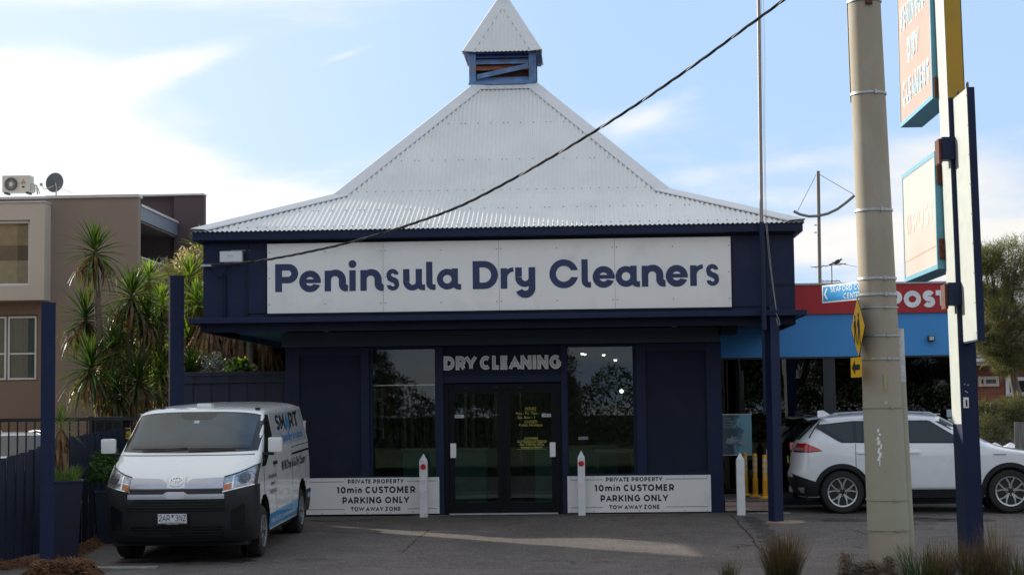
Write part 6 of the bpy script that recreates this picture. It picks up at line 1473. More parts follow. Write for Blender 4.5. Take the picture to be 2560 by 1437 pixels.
build('poster_hands', mb, M('poster_skin', (.30, .38, .42), .5), pos)
# timber landing with yellow flexible bollards
m_deckm = M('grey_decking', (.17, .145, .13), .8, var=.25, scale=3, vert=(1, 6, 6), bump=.3, bscale=20)
m_decks = M('raw_deck_sleeper', (.33, .24, .20), .8, var=.2, scale=3, vert=(1, 6, 6), bump=.3)
dk = thing('timber_landing', 'low grey timber landing beside the shop, under the yellow bollards', 'deck', (2.7, .8, 0))
for z0_, z1_ in ((.02, .095), (.10, .175)): mb = MB(); mb.box(2.27, 3.15, .0, .06, z0_, z1_); build('sleeper', mb, m_decks, dk, bevel=.004)
x = 2.27
while x < 3.12: mb = MB(); mb.box(x, x+.085, -.02, 1.95, .18, .205); build('deck_board', mb, m_deckm, dk, bevel=.003); x += .09
for x in (2.5, 2.9): 
    mb = MB()
    for z in (.055, .14): mb.box(x, x+.014, -.004, -.0005, z, z+.014)
    build('bolt', mb, m_black, dk)
m_yb = M('bollard_yellow', (.80, .40, .02), .5, var=.06); m_ref = M('reflective_band', (.50, .50, .47), .35)
def flex(px, top, base, y, label):
    p = W(px, base, y); zt = W(px, top, y).z; zb = .205; h = zt-zb
    t = thing('flexible_bollard', label, 'bollard', (p.x, y, zb), 0, 'yellow flexible bollards on the landing')
    prof = [(.0, 0), (.10, .0), (.10, .012), (.062, .04)]; z = .05
    while z < h*.42: prof += [(.046, z), (.050, z+.006), (.050, z+.012), (.044, z+.018)]; z += .027
    prof += [(.040, h*.45), (.040, h-.03), (.036, h-.008), (.030, h), (0, h)]
    mb = MB(); mb.lathe(prof, (0, 0, 0), 18); build('bollard_body', mb, m_yb, t, smooth=True, local=True, sharp=30)
    for k in range(3):
        a_ = h*(.58+.13*k); mb = MB(); mb.lathe([(.0405, a_), (.0415, a_+.003), (.0415, a_+h*.065), (.0405, a_+h*.068)], (0, 0, 0), 18); build('reflective_band', mb, m_ref, t, local=True)
flex(1864, 1130, 1240, 1.35, 'yellow flexible bollard directly right of the plain white bollard'); flex(1889, 1133, 1242, .85, 'middle one of the three yellow flexible bollards'); flex(1914, 1136, 1250, .35, 'yellow flexible bollard nearest the canopy post')
for i in range(6):
    x = 2.75+i*.095
# ------------------------------------------------------------ concrete power pole and its signs
m_pole = M('spun_concrete', (.34, .295, .225), .85, var=.10, scale=2.2, bump=.15, bscale=150, dirt=((.42, .40, .35), .55, 3.2), vert=(1, 1, .35))
m_polep = M('painted_concrete', (.33, .315, .232), .7, var=.05, scale=2, dirt=((.27, .25, .21), .7, 2.0))
pb0 = Vector((3.46+.06, -8.5, -.30)); ptop = W(2160, 0, -8.5)
dirp = (ptop-Vector((W(2224, 1300, -8.5).x, -8.5, W(2224, 1300, -8.5).z))); 
def paxis(z):
    b = W(2220, 1300, -8.5); t = (z-b.z)/(ptop.z-b.z); return Vector((b.x+(ptop.x-b.x)*t, -8.5, z))
def prad(z):
    b = W(2220, 1300, -8.5).z; t = (z-b)/(ptop.z-b); r0 = (W(2270, 1300, -8.5).x-W(2168, 1300, -8.5).x)/2; r1 = (W(2201, 0, -8.5).x-W(2120, 0, -8.5).x)/2; return r0+(r1-r0)*t
pol = thing('power_pole', 'thick weathered concrete power pole in front of the white SUV', 'pole', paxis(-.35))
zsp = W(2220, 985, -8.5).z; zpt = W(2220, 1340, -8.5).z
def pole_seg(name, za, zb_, mat, add=0):
    mb = MB(); k = max(2, int((zb_-za)/.5)+1); mb.tube([paxis(za+(zb_-za)*i/k) for i in range(k+1)], [prad(za+(zb_-za)*i/k)+add for i in range(k+1)], 48); return build(name, mb, mat, pol, smooth=True, sharp=60)
pole_seg('pole_shaft', -.4, 9.5, m_pole)
# paint coat lower part: ragged lower edge
mb = MB(); rows = []; NN = 64
for j in range(7):
    r_ = []
    for i in range(NN+1):
        an = 2*pi*i/NN; zl = zpt+.10*noise.noise(Vector((cos(an)*2, sin(an)*2, 3)))+.06*noise.noise(Vector((cos(an)*7, sin(an)*7, 1)))+.05; z = zl+(zsp-.02-zl)*j/6; c = paxis(z); rr_ = prad(z)+.003; r_.append(c+Vector((rr_*cos(an), rr_*sin(an), 0)))
    rows.append(r_)
mb.grid(rows); build('paint_coat', mb, m_polep, pol, smooth=True)
# conduit cover on the right, metal bands
zc1 = W(2240, 822, -8.5).z
mb = MB(); k = 14
for z in [0]:
    pts = [paxis(-.35+(zc1+.35)*i/k)+Vector((prad(-.35+(zc1+.35)*i/k)*.93, .0, 0)) for i in range(k+1)]
    mb.tube(pts, .075, 16)
build('conduit_cover', mb, m_polep, pol, smooth=True)
mb = MB(); k = 6; za_ = W(2240, 955, -8.5).z; mb.tube([paxis(za_+(zc1-za_)*i/k)+Vector((prad(za_)*.93, .0, 0)) for i in range(k+1)], .0765, 16); build('conduit_steel', mb, m_galv, pol, smooth=True)
def band(py, wd=.025, mat=m_galv, r_=.008, up=0):
    z = W(2200, py, -8.5).z; c = paxis(z); mb = MB(); rr_ = prad(z)+r_; rows = []
    for dz, dr in ((-wd/2, 0), (-wd/2, .006), (wd/2, .006), (wd/2, 0)):
        rows.append([c+Vector(((rr_+dr+(up if 0 < 1 and cos(2*pi*i/48) > .85 else 0))*cos(2*pi*i/48), (rr_+dr)*sin(2*pi*i/48), dz)) for i in range(49)])
    mb.grid(rows); b = build('steel_band', mb, mat, pol, smooth=True, sharp=30); an = -1.3
    mb = MB(); q = c+Vector((rr_*cos(an), rr_*sin(an), 0)); mb.box(q.x-.015, q.x+.015, q.y-.022, q.y, q.z-wd*.8, q.z+wd*.8); build('band_buckle', mb, mat, b)
for py, wd in ((5, .03), (236, .028), (527, .028), (697, .03), (737, .03), (770, .014), (840, .016), (897, .02)): band(py, wd)
for py in (1018, 1247, 1322): band(py, .016, m_polep)
z = W(2200, 950, -8.5).z; c = paxis(z); mb = MB(); mb.box(c.x-.01, c.x+.02, c.y-prad(z)-.012, c.y-prad(z)+.01, z-.12, z+.07); build('pole_tag', mb, M('tag_yellow', (.35, .33, .16), .5), pol)
z = W(2200, 1007, -8.5).z; mb = MB(); mb.box(c.x-.015, c.x+.025, c.y-prad(z)-.012, c.y-prad(z)+.01, z-.015, z+.02); build('pole_tag', mb, m_cream, pol)
mb = MB(); rnd_ = random.Random(3)
for i in range(9):
    z = W(2200, 1075+i*10, -8.5).z; an = radians(248+rnd_.uniform(-6, 4)); c = paxis(z); r0_ = prad(z)+.0045; w_ = rnd_.uniform(.03, .10); h_ = rnd_.uniform(.01, .03)
    mb.quad(*[c+Vector((r0_*cos(an+da), r0_*sin(an+da), dz)) for da, dz in ((-w_, -h_), (w_*.6, -h_*1.2), (w_, h_), (-w_*.3, h_*1.4))])
build('paint_flake', mb, m_white, pol)['kind'] = 'stuff'
mb = MB(); mb.tube([paxis(z)+Vector((-prad(z)*.99, .06, 0)) for z in (5.3, 6.0, 7.5, 9.0)], .010, 6); build('pole_cable', mb, m_black, pol)
mb = MB(); c = paxis(6.45); mb.box(c.x-.02, c.x+.06, c.y-prad(6.45)-.03, c.y-prad(6.45)+.01, 6.42, 6.50); build('rusty_bracket', mb, m_rust, pol)
# street sign
sa = W(2056, 735, -7.15); 
ss_ = thing('street_sign', 'blue directional sign SEAFORD COMMUNITY CENTRE strapped to the concrete pole', 'sign', (3.4, -8.1, sa.z))
A_ = Vector((sa.x, -7.15, 0)); D_ = Vector((3.62-sa.x, -8.22+7.15, 0)); Ls = D_.length; D_.normalize(); Np = Vector((D_.y, -D_.x, 0))
if Np.y > 0: Np = -Np
z0_, z1_ = W(2056, 758, -7.15).z, W(2056, 714, -7.15).z
fs_ = lambda u, v, d: A_+D_*u+Vector((0, 0, v))+Np*d
mb = MB(); mb.prism([(0, z0_), (Ls, z0_), (Ls, z1_), (0, z1_)], fs_, 0, .004); build('sign_border', mb, m_wht, ss_)
mb = MB(); mb.prism([(.018, z0_+.018), (Ls-.01, z0_+.018), (Ls-.01, z1_-.018), (.018, z1_-.018)], fs_, .0045, .006); build('sign_face', mb, M('street_sign_blue', (.03, .36, .78), .3), ss_)
mb = MB(); cz_ = (z0_+z1_)/2; mb.prism([(.04, cz_), (.09, cz_+.07), (.115, cz_+.07), (.07, cz_), (.115, cz_-.07), (.09, cz_-.07)], fs_, .0065, .0075)

for s_, u0_, u1_, v_ in (('SEAFORD COMMUNITY', .17, Ls-.06, cz_+.018), ('CENTRE', .42, .42+.36, cz_-.080)): q_ = stroke_text(s_, u0_, u1_, v_, .068, fs_, .0078, t=.15, dz=.0003); mb.add(q_.v, q_.f)
build('sign_lettering', mb, m_wht, ss_)
# pedestrian warning sign: faces along the street to the left
m_wy = M('warning_yellow', (.80, .46, .01), .35, var=.03); m_wbk = M('warning_black', (.015, .015, .015), .4)
pc = W(2145, 818, -8.72); nr = Vector((-.995, -.10, 0)).normalized(); tr_ = Vector((.10, -.995, 0)).normalized()
fd = lambda u, v, d: pc+tr_*u+Vector((0, 0, v))+nr*d
pdn = thing('pedestrian_sign', 'yellow diamond pedestrian warning sign seen nearly edge on', 'sign', pc)
hd2 = (W(2145, 741, -8.72).z-W(2145, 896, -8.72).z)/2
mb = MB(); mb.prism([(0, -hd2), (hd2*.9, 0), (0, hd2), (-hd2*.9, 0)], fd, -.004, .0); build('sign_edge', mb, m_wbk, pdn)
mb = MB(); k_ = .95; mb.prism([(0, -hd2*k_), (hd2*.9*k_, 0), (0, hd2*k_), (-hd2*.9*k_, 0)], fd, .0005, .002); build('sign_face', mb, m_wy, pdn)
mb = MB()
for s__, ox in ((1, .04), (.88, -.12)):
    body = [(-.03, .10), (.035, .10), (.05, .0), (.075, -.21), (.045, -.21), (.01, -.04), (-.04, -.21), (-.075, -.20), (-.03, .0), (-.06, .02), (-.07, -.02), (-.085, -.01), (-.07, .05)]
    mb.prism([(ox+u*s__, v*s__) for u, v in body], fd, .0025, .0035); mb.prism([(ox+.032*s__*cos(t_), .14*s__+.032*s__*sin(t_)) for t_ in [2*pi*i/12 for i in range(12)]], fd, .0025, .0035)
build('walking_figures', mb, m_wbk, pdn)
pc2 = W(2140, 918, -8.72); fd2 = lambda u, v, d: pc2+tr_*u+Vector((0, 0, v))+nr*d
ars = thing('arrow_sign', 'small yellow arrow plate below the pedestrian sign on the pole', 'sign', pc2); hh_ = .115; ww_ = .24
mb = MB(); mb.prism([(-ww_, -hh_), (ww_, -hh_), (ww_, hh_), (-ww_, hh_)], fd2, -.004, 0); build('sign_plate', mb, m_wy, ars)
mb = MB(); mb.prism([(-.19, 0), (-.04, .085), (-.04, .032), (.18, .032), (.18, -.032), (-.04, -.032), (-.04, -.085)], fd2, .0005, .002); build('arrow', mb, m_wbk, ars)

# ------------------------------------------------------------ sign pylon
m_pyw = M('pylon_white', (.40, .43, .40), .5, var=.04, dirt=((.33, .35, .33), .4, 4)); m_pyy = M('pylon_yellow', (.46, .27, .015), .55, var=.14, scale=2.5, dirt=((.42, .17, .02), .6, 2.5))
m_pink = M('faded_red_acrylic', (.60, .30, .225), .35, var=.05, scale=1); m_pink2 = M('faded_red_acrylic_pale', (.68, .50, .44), .35, var=.04, scale=1); m_sbl = M('sign_box_blue', (.10, .32, .42), .5, var=.1); m_fade = M('faded_blue_letter', (.25, .40, .50), .5); m_fadew = M('faded_cream_letter', (.74, .66, .52), .5)
pyl = thing('sign_pylon', 'tall navy and yellow sign pylon standing at the right', 'pylon', (4.7, -7.2, gz(-7.2)))
bq = W(2400, 1370, -7.5); tq = W(2380, 0, -7.5); tl = (tq.x-bq.x-.0)/(tq.z-bq.z)
def px_(z): return 4.66+(z-.0)*0.0
def PBX(name, x0, x1, y0, y1, z0, z1, mat, par=None, bev=0, lean=-.0):
    mb = MB(); o0 = lean*z0; o1 = lean*z1; mb.hexa([(x0+o0, y0, z0), (x1+o0, y0, z0), (x1+o0, y1, z0), (x0+o0, y1, z0), (x0+o1, y0, z1), (x1+o1, y0, z1), (x1+o1, y1, z1), (x0+o1, y1, z1)]); return build(name, mb, mat, par or pyl, bevel=bev)
LN = -.012
X0 = W(2415, 1300, -7.5).x-LN*.3; X1 = W(2456, 1300, -7.5).x-LN*.3
z1y = W(2390, 245, -7.5).z; zw = W(2380, 1060, -7.5).z
PBX('pylon_column', X0, X1, -7.5, -6.96, -.3, z1y, m_navy, lean=LN, bev=.004); PBX('pylon_column_top', X0, X1, -7.5, -6.96, z1y+.001, 9.0, m_pyy, lean=LN, bev=.004)
PBX('white_side_face', X0-.006, X0-.001, -7.497, -6.963, zw, 9.0, m_pyw, lean=LN)
PBX('side_trim', X1+.001, X1+.01, -7.50, -6.96, -.3, 9.0, m_navy, lean=LN)
a = W(2415, 1003, -7.5); PBX('power_inlet', a.x-.035, a.x+.03, -7.52, -7.501, a.z-.08, a.z+.05, m_white, bev=.006)
mb = MB(); mb.box(a.x-.008, a.x+.012, -7.526, -7.521, a.z-.06, a.z+.02); build('inlet_key', mb, m_rust, pyl)
mb = MB()
for px, py in ((2412, 960), (2420, 962), (2414, 978), (2418, 980)): q = W(px, py, -7.5); mb.box(q.x-.008, q.x+.006, -7.504, -7.5005, q.z-.006, q.z+.008)
build('paint_scar', mb, m_cream, pyl)['kind'] = 'stuff'
for py in (372, 735): q = W(2375, py, -7.5); PBX('clamp_bracket', X0-.11, X1-.04, -7.56, -7.36, q.z-.14, q.z+.14, m_navy, bev=.006, lean=LN); PBX('rusty_clamp', X0-.15, X0-.112, -7.54, -7.30, q.z-.18, q.z+.12, m_rust, lean=LN)
# blade sign in front
bz1, bz0 = W(2428, 216, -8.35).z, W(2440, 852, -8.35).z; xb = X0+.055
bs_ = thing('blade_sign', 'narrow white and navy blade sign box fixed on the street side of the pylon', 'sign', (xb, -7.9, bz0))
def BL(n, x0, x1, y0, y1, z0, z1, m, lean=LN):
    mb = MB(); mb.hexa([(x0+lean*z0, y0, z0), (x1+lean*z0, y0, z0), (x1+lean*z0, y1, z0), (x0+lean*z0, y1, z0), (x0+lean*z1, y0, z1), (x1+lean*z1, y0, z1), (x1+lean*z1, y1, z1), (x0+lean*z1, y1, z1)]); return build(n, mb, m, bs_)
BL('box_shell', xb+.003, xb+.09, -8.30, -7.502, bz0, bz1, m_navy); BL('white_face', xb-.002, xb+.002, -8.29, -7.51, bz0+.02, bz1-.01, m_pyw)
for y_ in (-8.2, -7.65): 
    mb = MB(); c = Vector((xb+.03+LN*bz1, y_, bz1+.035)); mb.tube([c+Vector((0, .04*cos(t_), .04*sin(t_))) for t_ in [2*pi*i/14 for i in range(15)]], .009, 6); build('lifting_eye', mb, m_rust, bs_)
mb = MB()
for i in range(9):
    z = bz0+.1+(bz1-bz0-.2)*i/8
    for y_ in (-8.27, -7.54): mb.lathe([(.008, -.0), (.008, -.004)], (xb-.003+LN*z, y_, z), 6, 'x')
build('sign_screw', mb, m_screw, bs_)['kind'] = 'stuff'
# light boxes facing the side
def lightbox(name, label, z0, z1, face_mat, y0=-6.93, y1=-4.62):
    xf = 4.475; t = thing(name, label, 'sign', (xf, -5.8, z0)); th = .30
    mb = MB(); mb.box(xf+.012, xf+th, y0, y1, z0, z1); build('box_shell', mb, m_sbl, t, bevel=.006)
    mb = MB()
    for q in ((y0, y1, z0, z0+.06), (y0, y1, z1-.06, z1), (y0, y0+.05, z0+.06, z1-.06), (y1-.05, y1, z0+.06, z1-.06)): mb.box(xf-.006, xf+.0118, *q)
    build('box_frame', mb, m_sbl, t)
    mb = MB(); mb.box(xf+.001, xf+.0112, y0+.05, y1-.05, z0+.06, z1-.06); build('sign_face', mb, face_mat, t); return t, xf
fb = lambda xf: (lambda u, v, d: (xf-d, -u, v))      # u runs from far (left in view) to near
z0_ = W(2345, 235, -6.93).z-.06; lb1, xf = lightbox('dry_cleaner_light_box', 'upper faded red light box reading PENINSULA DRY CLEANERS on the pylon', z0_-.0, z0_+2.0, m_pink)
for s_, ya, yb2, zz, h_ in (('PENINSULA', -4.82, -6.75, z0_+1.30, .30), ('DRY', -5.3, -6.1, z0_+.80, .30), ('CLEANERS', -4.85, -6.75, z0_+.26, .30)):
    fnn = lambda u, v, d: (xf-d, u, v)
    _pl = []
    stroke_text(s_, ya, yb2, zz, h_, fnn, .0050, t=.24, dz=.0005, per=lambda m: _pl.append(build('letter', m, m_fade, lb1)), sp=.24); _k = iter(_pl)
    stroke_text(s_, ya, yb2, zz, h_, fnn, .0020, t=.24, dz=.0003, extra=.16, per=lambda m: build('letter_outline', m, m_fadew, next(_k)), sp=.24)
z1_ = W(2350, 672, -6.93).z; z2_ = W(2350, 378, -6.93).z; lb2, xf = lightbox('post_light_box', 'lower faded pink light box with pale POST lettering on the pylon', z1_, z2_, m_pink2)
m_ghost = M('ghost_letter', (.71, .55, .49), .4)
stroke_text('POST', -5.35, -6.75, z1_+.62, .30, lambda u, v, d: (xf-d, u, v), .002, t=.22, dz=.0005, per=lambda m: build('letter', m, m_ghost, lb2), sp=.16)
mb = MB(); c = Vector((xf-.004, -5.05, z1_+.76))
for r0_, r1_, a0, a1 in ((.14, .10, -60, 60), (.14, .10, 120, 240)):
    mb.grid([[c+Vector((0, -r*cos(radians(a0+(a1-a0)*i/10)), r*1.2*sin(radians(a0+(a1-a0)*i/10)))) for i in range(11)] for r in (r0_, r1_)])
build('roundel', mb, m_ghost, lb2)
mb = MB(); mb.tube([(xf-.002, -6.9, z1_+.30), (xf-.002, -4.7, z1_+.27)], .003, 4); build('face_seam', mb, m_pink, lb2)
for z_ in (z0_+.14, z2_-.3, z1_+.25): 
    mb = MB(); mb.box(4.49, 4.70, -6.962, -6.935, z_-.13, z_+.13); tag(build('rusty_hanger', mb, m_rust, pyl))

# ------------------------------------------------------------ rooftop mast with curved arm, aerials, bird
m_mst = M('mast_grey', (.16, .155, .14), .5, .3)
mm = thing('arched_mast', 'tall mast with curved boom and stays behind the post office roof', 'mast', W(2045, 705, 12)); q = W(2045, 712, 12)
mb = MB(); mb.tube([(q.x, 12, 0), W(2045, 428, 12)], .045, 10); build('mast_pole', mb, m_mst, mm, smooth=True)
ap = [(1984, 528), (2000, 536), (2022, 541), (2045, 540), (2070, 534), (2093, 523), (2116, 506), (2136, 489)]
mb = MB(); mb.tube([W(a_, b_, 11.92) for a_, b_ in ap], .032, 8); build('curved_boom', mb, m_mst, mm, smooth=True)
for e in ((1994, 528), (2134, 486)): mb = MB(); mb.tube([W(2040 if e[0] < 2040 else 2050, 437, 11.95), W(*e, 11.95)], .007, 5); build('stay_wire', mb, m_mst, mm)
for py in (565, 583): q = W(2041, py, 12); mb = MB(); mb.box(q.x-.06, q.x, 11.9, 11.95, q.z, q.z+.02); build('step_peg', mb, m_mst, mm)
aer = thing('tv_aerial', 'thin television aerial on the post office roof with a bird on it', 'aerial', W(2079, 700, 9))
mb = MB(); q = W(2079, 705, 9); mb.tube([(q.x, 9, 3.4), W(2079, 662, 9)], .012, 6); mb.tube([W(2030, 668, 9), W(2115, 659, 9)], .009, 5)
for px, py, l_ in ((2035, 668, 9), (2050, 666, 6), (2062, 665, 5), (2095, 662, 8), (2110, 660, 8)): mb.tube([W(px-l_, py-2, 8.7), W(px+l_, py+2, 9.3)], .006, 4)
mb.tube([W(2080, 655, 9), W(2142, 667, 9)], .006, 4); mb.tube([W(2052, 704, 9), W(2100, 702, 9)], .010, 5)
for px in (2060, 2072, 2084, 2096): mb.tube([W(px-6, 700, 8.8), W(px+6, 705, 9.2)], .006, 4)
build('aerial_frame', mb, m_mst, aer)
q = W(2092, 656, 8.98); mb = MB(); mb.lathe([(.0, -.09), (.02, -.07), (.045, -.02), (.05, .02), (.035, .07), (.0, .09)], (0, 0, 0), 12, 'x')
mb.v = [(q.x+x*.95, q.y+y, q.z+.01+z+.35*x) for x, y, z in mb.v]; n0 = len(mb.v); mb.lathe([(0, -.028), (.024, -.014), (.028, 0), (.022, .016), (0, .028)], (q.x+.085, q.y, q.z+.065), 10, 'x'); mb.tube([(q.x-.06, q.y, q.z-.01), (q.x-.17, q.y, q.z-.05)], [.02, .012], 6); mb.tube([(q.x+.11, q.y, q.z+.065), (q.x+.14, q.y, q.z+.06)], [.009, .002], 6)
mb.tube([(q.x, q.y, q.z-.03), (q.x, q.y, q.z-.075)], .004, 4)
bd = build('bird', mb, m_black, None, smooth=True); tag(bd, 'small dark bird perched on the television aerial', 'bird')

# ------------------------------------------------------------ brick house, fences and trees at the right
hs = thing('brick_house', 'red brick house with grey tiled roof behind the tree at far right', 'house', (15, 30, 0))
def HB(n, x0, x1, y0, y1, z0, z1, m, par=hs, **k):
    mb = MB(); mb.box(x0, x1, y0, y1, z0, z1); return build(n, mb, m, par, **k)
mbk = bpy.data.materials.new('red_brick'); mbk.use_nodes = True; t_ = mbk.node_tree; n_ = t_.nodes; l_ = t_.links; pb_ = n_['Principled BSDF']; tcx = n_.new('ShaderNodeTexCoord'); mpx = n_.new('ShaderNodeMapping'); mpx.inputs['Rotation'].default_value = (pi/2, 0, 0); l_.new(tcx.outputs['Object'], mpx.inputs[0]); bt_ = n_.new('ShaderNodeTexBrick'); bt_.inputs['Scale'].default_value = 1; bt_.inputs['Brick Width'].default_value = .23; bt_.inputs['Row Height'].default_value = .086; bt_.inputs['Mortar Size'].default_value = .008; bt_.inputs['Color1'].default_value = (.24, .075, .035, 1); bt_.inputs['Color2'].default_value = (.17, .05, .028, 1); bt_.inputs['Mortar'].default_value = (.16, .12, .10, 1); l_.new(mpx.outputs[0], bt_.inputs['Vector']); l_.new(bt_.outputs[0], pb_.inputs['Base Color']); pb_.inputs['Roughness'].default_value = .85
ze = W(2500, 912, 30).z
HB('wall', 12.0, 20, 30, 36, 0, ze, mbk)
HB('fascia_board', 11.4, 20.6, 29.38, 29.43, ze-.02, ze+.20, M('cream_fascia', (.42, .38, .32), .6)); HB('eave', 11.4, 20.6, 29.431, 30.0, ze-.02, ze+.02, m_soff); HB('gutter', 11.4, 20.6, 29.27, 29.379, ze+.10, ze+.21, m_fr)
m_tile = M('roof_tile', (.20, .175, .155), .8, var=.35, scale=5, bump=.3); mb = MB(); tw, tl_ = .30, .34
for r in range(14):
    for c_ in range(31):
        x = 11.4+c_*tw; 
        if r > 0 and (x < 11.4+r*.36-.4 ): continue
        y0 = 29.3+r*tl_*.9; z0 = ze+.20+r*tl_*.42; mb.hexa([(x+.01, y0, z0), (x+tw-.01, y0, z0), (x+tw-.01, y0+tl_, z0+tl_*.46-.02), (x+.01, y0+tl_, z0+tl_*.46-.02), (x+.04, y0, z0+.065), (x+tw-.04, y0, z0+.065), (x+tw-.04, y0+tl_, z0+tl_*.46+.03), (x+.04, y0+tl_, z0+tl_*.46+.03)])
for r in range(14):
    y0 = 29.3+r*tl_*.9; z0 = ze+.19+r*tl_*.42; mb.quad((11.4, y0, z0), (20.6, y0, z0), (20.6, y0+tl_, z0+.145), (11.4+.36, y0+tl_, z0+.145))
build('roof_tiles', mb, m_tile, hs)['kind'] = 'stuff'
p0, p1 = W(2446, 966, 29.95), W(2497, 940, 29.95); f = window(p0.x, p1.x, p0.z, p1.z, hs, y=29.96, th=.10, mat=m_cream, g=m_cglass); p0, p1 = W(2515, 990, 29.95), W(2560, 942, 29.95); window(p0.x, p1.x+1, p0.z, p1.z, hs, y=29.96, th=.12, mat=m_fr, g=m_cglass); mb = MB(); q = W(2462, 953, 29.9); mb.box(q.x-.04, q.x+.04, 29.90, 29.93, W(2460, 965, 30).z, W(2460, 941, 30).z); build('glazing_bar', mb, m_cream, f)
rf = thing('veranda_railing', 'thin pale vertical railing in front of the brick house', 'railing', (13, 27, 0)); z1_ = W(2480, 1008, 27).z; z0_ = W(2480, 1062, 27).z; x0_, x1_ = W(2462, 1008, 27).x, W(2580, 1008, 27).x
mb = MB(); mb.box(x0_, x1_, 26.98, 27.02, z1_, z1_+.03); build('top_rail', mb, m_galv, rf)
x = x0_
while x < x1_: mb = MB(); mb.box(x, x+.02, 26.99, 27.01, z0_, z1_); build('baluster', mb, m_galv, rf); x += .17
mb = MB(); mb.box(x0_-1, x1_+1, 27.1, 27.4, 0, z0_); tag(build('retaining_wall', mb, M('grey_block', (.12, .11, .10), .9, var=.2)), 'low grey retaining wall under the railing at far right', 'wall')
pk = thing('driveway_fence', 'short dark railing between white pyramid topped gate posts at far right', 'fence', (11, 17, 0))
for i, px in enumerate((2452, 2488, 2527)):
    q = W(px, 1107, 17); 
    gp_ = thing('gate_post', ['white gate post with pyramid top just right of the pylon', 'middle white gate post with pyramid top beyond the SUV bonnet', 'rightmost white gate post beside the grey paling fence'][i], 'post', (q.x, 17, 0), 0, 'white gate posts beyond the SUV')
    mb = MB(); mb.box(q.x-.19, q.x+.19, 16.8, 17.18, 0, q.z-.12); build('post_shaft', mb, m_wht, gp_); mb = MB(); h_ = .21; mb.add([(q.x-h_, 17-h_, q.z-.119), (q.x+h_, 17-h_, q.z-.119), (q.x+h_, 17+h_, q.z-.119), (q.x-h_, 17+h_, q.z-.119), (q.x, 17, q.z+.02)], [(0, 1, 4), (1, 2, 4), (2, 3, 4), (3, 0, 4), (3, 2, 1, 0)]); build('post_cap', mb, m_wht, gp_)
zf = W(2505, 1104, 17).z; x = W(2455, 1100, 17).x
while x < W(2527, 1100, 17).x: mb = MB(); mb.box(x, x+.02, 16.99, 17.01, .1, zf); build('baluster', mb, m_black, pk); x += .12
mb = MB(); mb.box(W(2455, 1100, 17).x, W(2527, 1100, 17).x, 16.98, 17.02, zf, zf+.04); build('top_rail', mb, m_black, pk)
gf = thing('grey_paling_fence', 'weathered grey timber paling fence at the right edge', 'fence', (12, 15, 0)); x = W(2537, 1100, 15).x; zt_ = W(2545, 1055, 15).z
m_gp = M('weathered_timber_grey', (.17, .155, .14), .85, var=.3, scale=3, vert=(6, 6, .4), bump=.3)
while x < 13.5: mb = MB(); mb.box(x, x+.115, 15, 15.02, 0, zt_+random.uniform(-.02, .02)); build('paling', mb, m_gp, gf); x += .12

m_bark = M('tree_bark', (.12, .095, .075), .9, var=.35, scale=3, bump=.7, bscale=14, vert=(1, 1, .4))
lf_cas = leaf_mat('needle_foliage', (.080, .082, .028), (.14, .135, .06), .6, .3); lf_euc = leaf_mat('gum_foliage', (.018, .028, .010), (.035, .048, .018), .5, .25); lf_dk = leaf_mat('dark_bush_foliage', (.05, .055, .02), (.10, .09, .035), .6, .25)
def tree(name, label, base, trunk_pts, crown, nclump, per, mat, leaf=(.10, .012), limbs=14, tr=.22, group=None, seed=1, spread=.35, cat='tree', twig=True):
    """crown: list of (centre, radius); leaves sit in clumps at the ends of twigs"""
    rnd = random.Random(seed); t = thing(name, label, cat, base, 0, group); mb = MB(); k = len(trunk_pts)
    mb.tube(trunk_pts, [tr*(1-.6*i/(k-1)) for i in range(k)], 10); top = Vector(trunk_pts[-1]); fol = MB()
    for i in range(limbs):
        c, r = crown[i % len(crown)]; c = Vector(c); e = c+Vector((rnd.gauss(0, 1), rnd.gauss(0, 1), rnd.gauss(0, .6)))*r*.4; s_ = Vector(trunk_pts[rnd.choice([k-1, k-1, max(1, k-2)])]); m_ = (s_+e)/2+Vector((rnd.uniform(-.2, .2), rnd.uniform(-.2, .2), -.1))*r
        mb.tube([s_, m_, e], [tr*.38, tr*.22, tr*.07], 6)
        for j in range(4):
            e2 = e+Vector((rnd.gauss(0, 1), rnd.gauss(0, 1), rnd.gauss(.2, .7)))*r*.4; mb.tube([m_.lerp(e, rnd.random()), (m_+e2)/2+Vector((0, 0, .1)), e2], [tr*.10, tr*.07, tr*.02], 4, cap=False)
    build('trunk', mb, m_bark, t, smooth=True)
    for i in range(nclump):
        c, r = crown[rnd.randrange(len(crown))]; d = Vector((rnd.gauss(0, 1), rnd.gauss(0, 1), rnd.gauss(0, 1))).normalized(); rr_ = r*(rnd.uniform(.25, 1)**.45); p_ = Vector(c)+Vector((d.x*rr_, d.y*rr_, d.z*rr_*.75)); out_ = (d+Vector((0, 0, .4))).normalized(); sp = spread*r*rnd.uniform(.25, .6)
        tv = rnd.random()
        for j in range(per):
            q = p_+Vector((rnd.gauss(0, 1), rnd.gauss(0, 1), rnd.gauss(0, .8)))*sp*.5; dd = (out_+Vector((rnd.gauss(0, .6), rnd.gauss(0, .6), rnd.gauss(0, .6)))).normalized(); L_ = leaf[0]*rnd.uniform(.6, 1.4); sv = dd.orthogonal().normalized(); sv = (Matrix.Rotation(rnd.uniform(0, 6.28), 3, dd) @ sv)*leaf[1]
            fol.add([q-sv, q+sv, q+dd*L_], [(0, 1, 2)], [tv, tv, tv])
    o = build('crown', fol, mat, t); o['kind'] = 'stuff'; return t
cB = W(2535, 1010, 22); 
def cr(px, py, y, r): return (W(px, py, y), r)
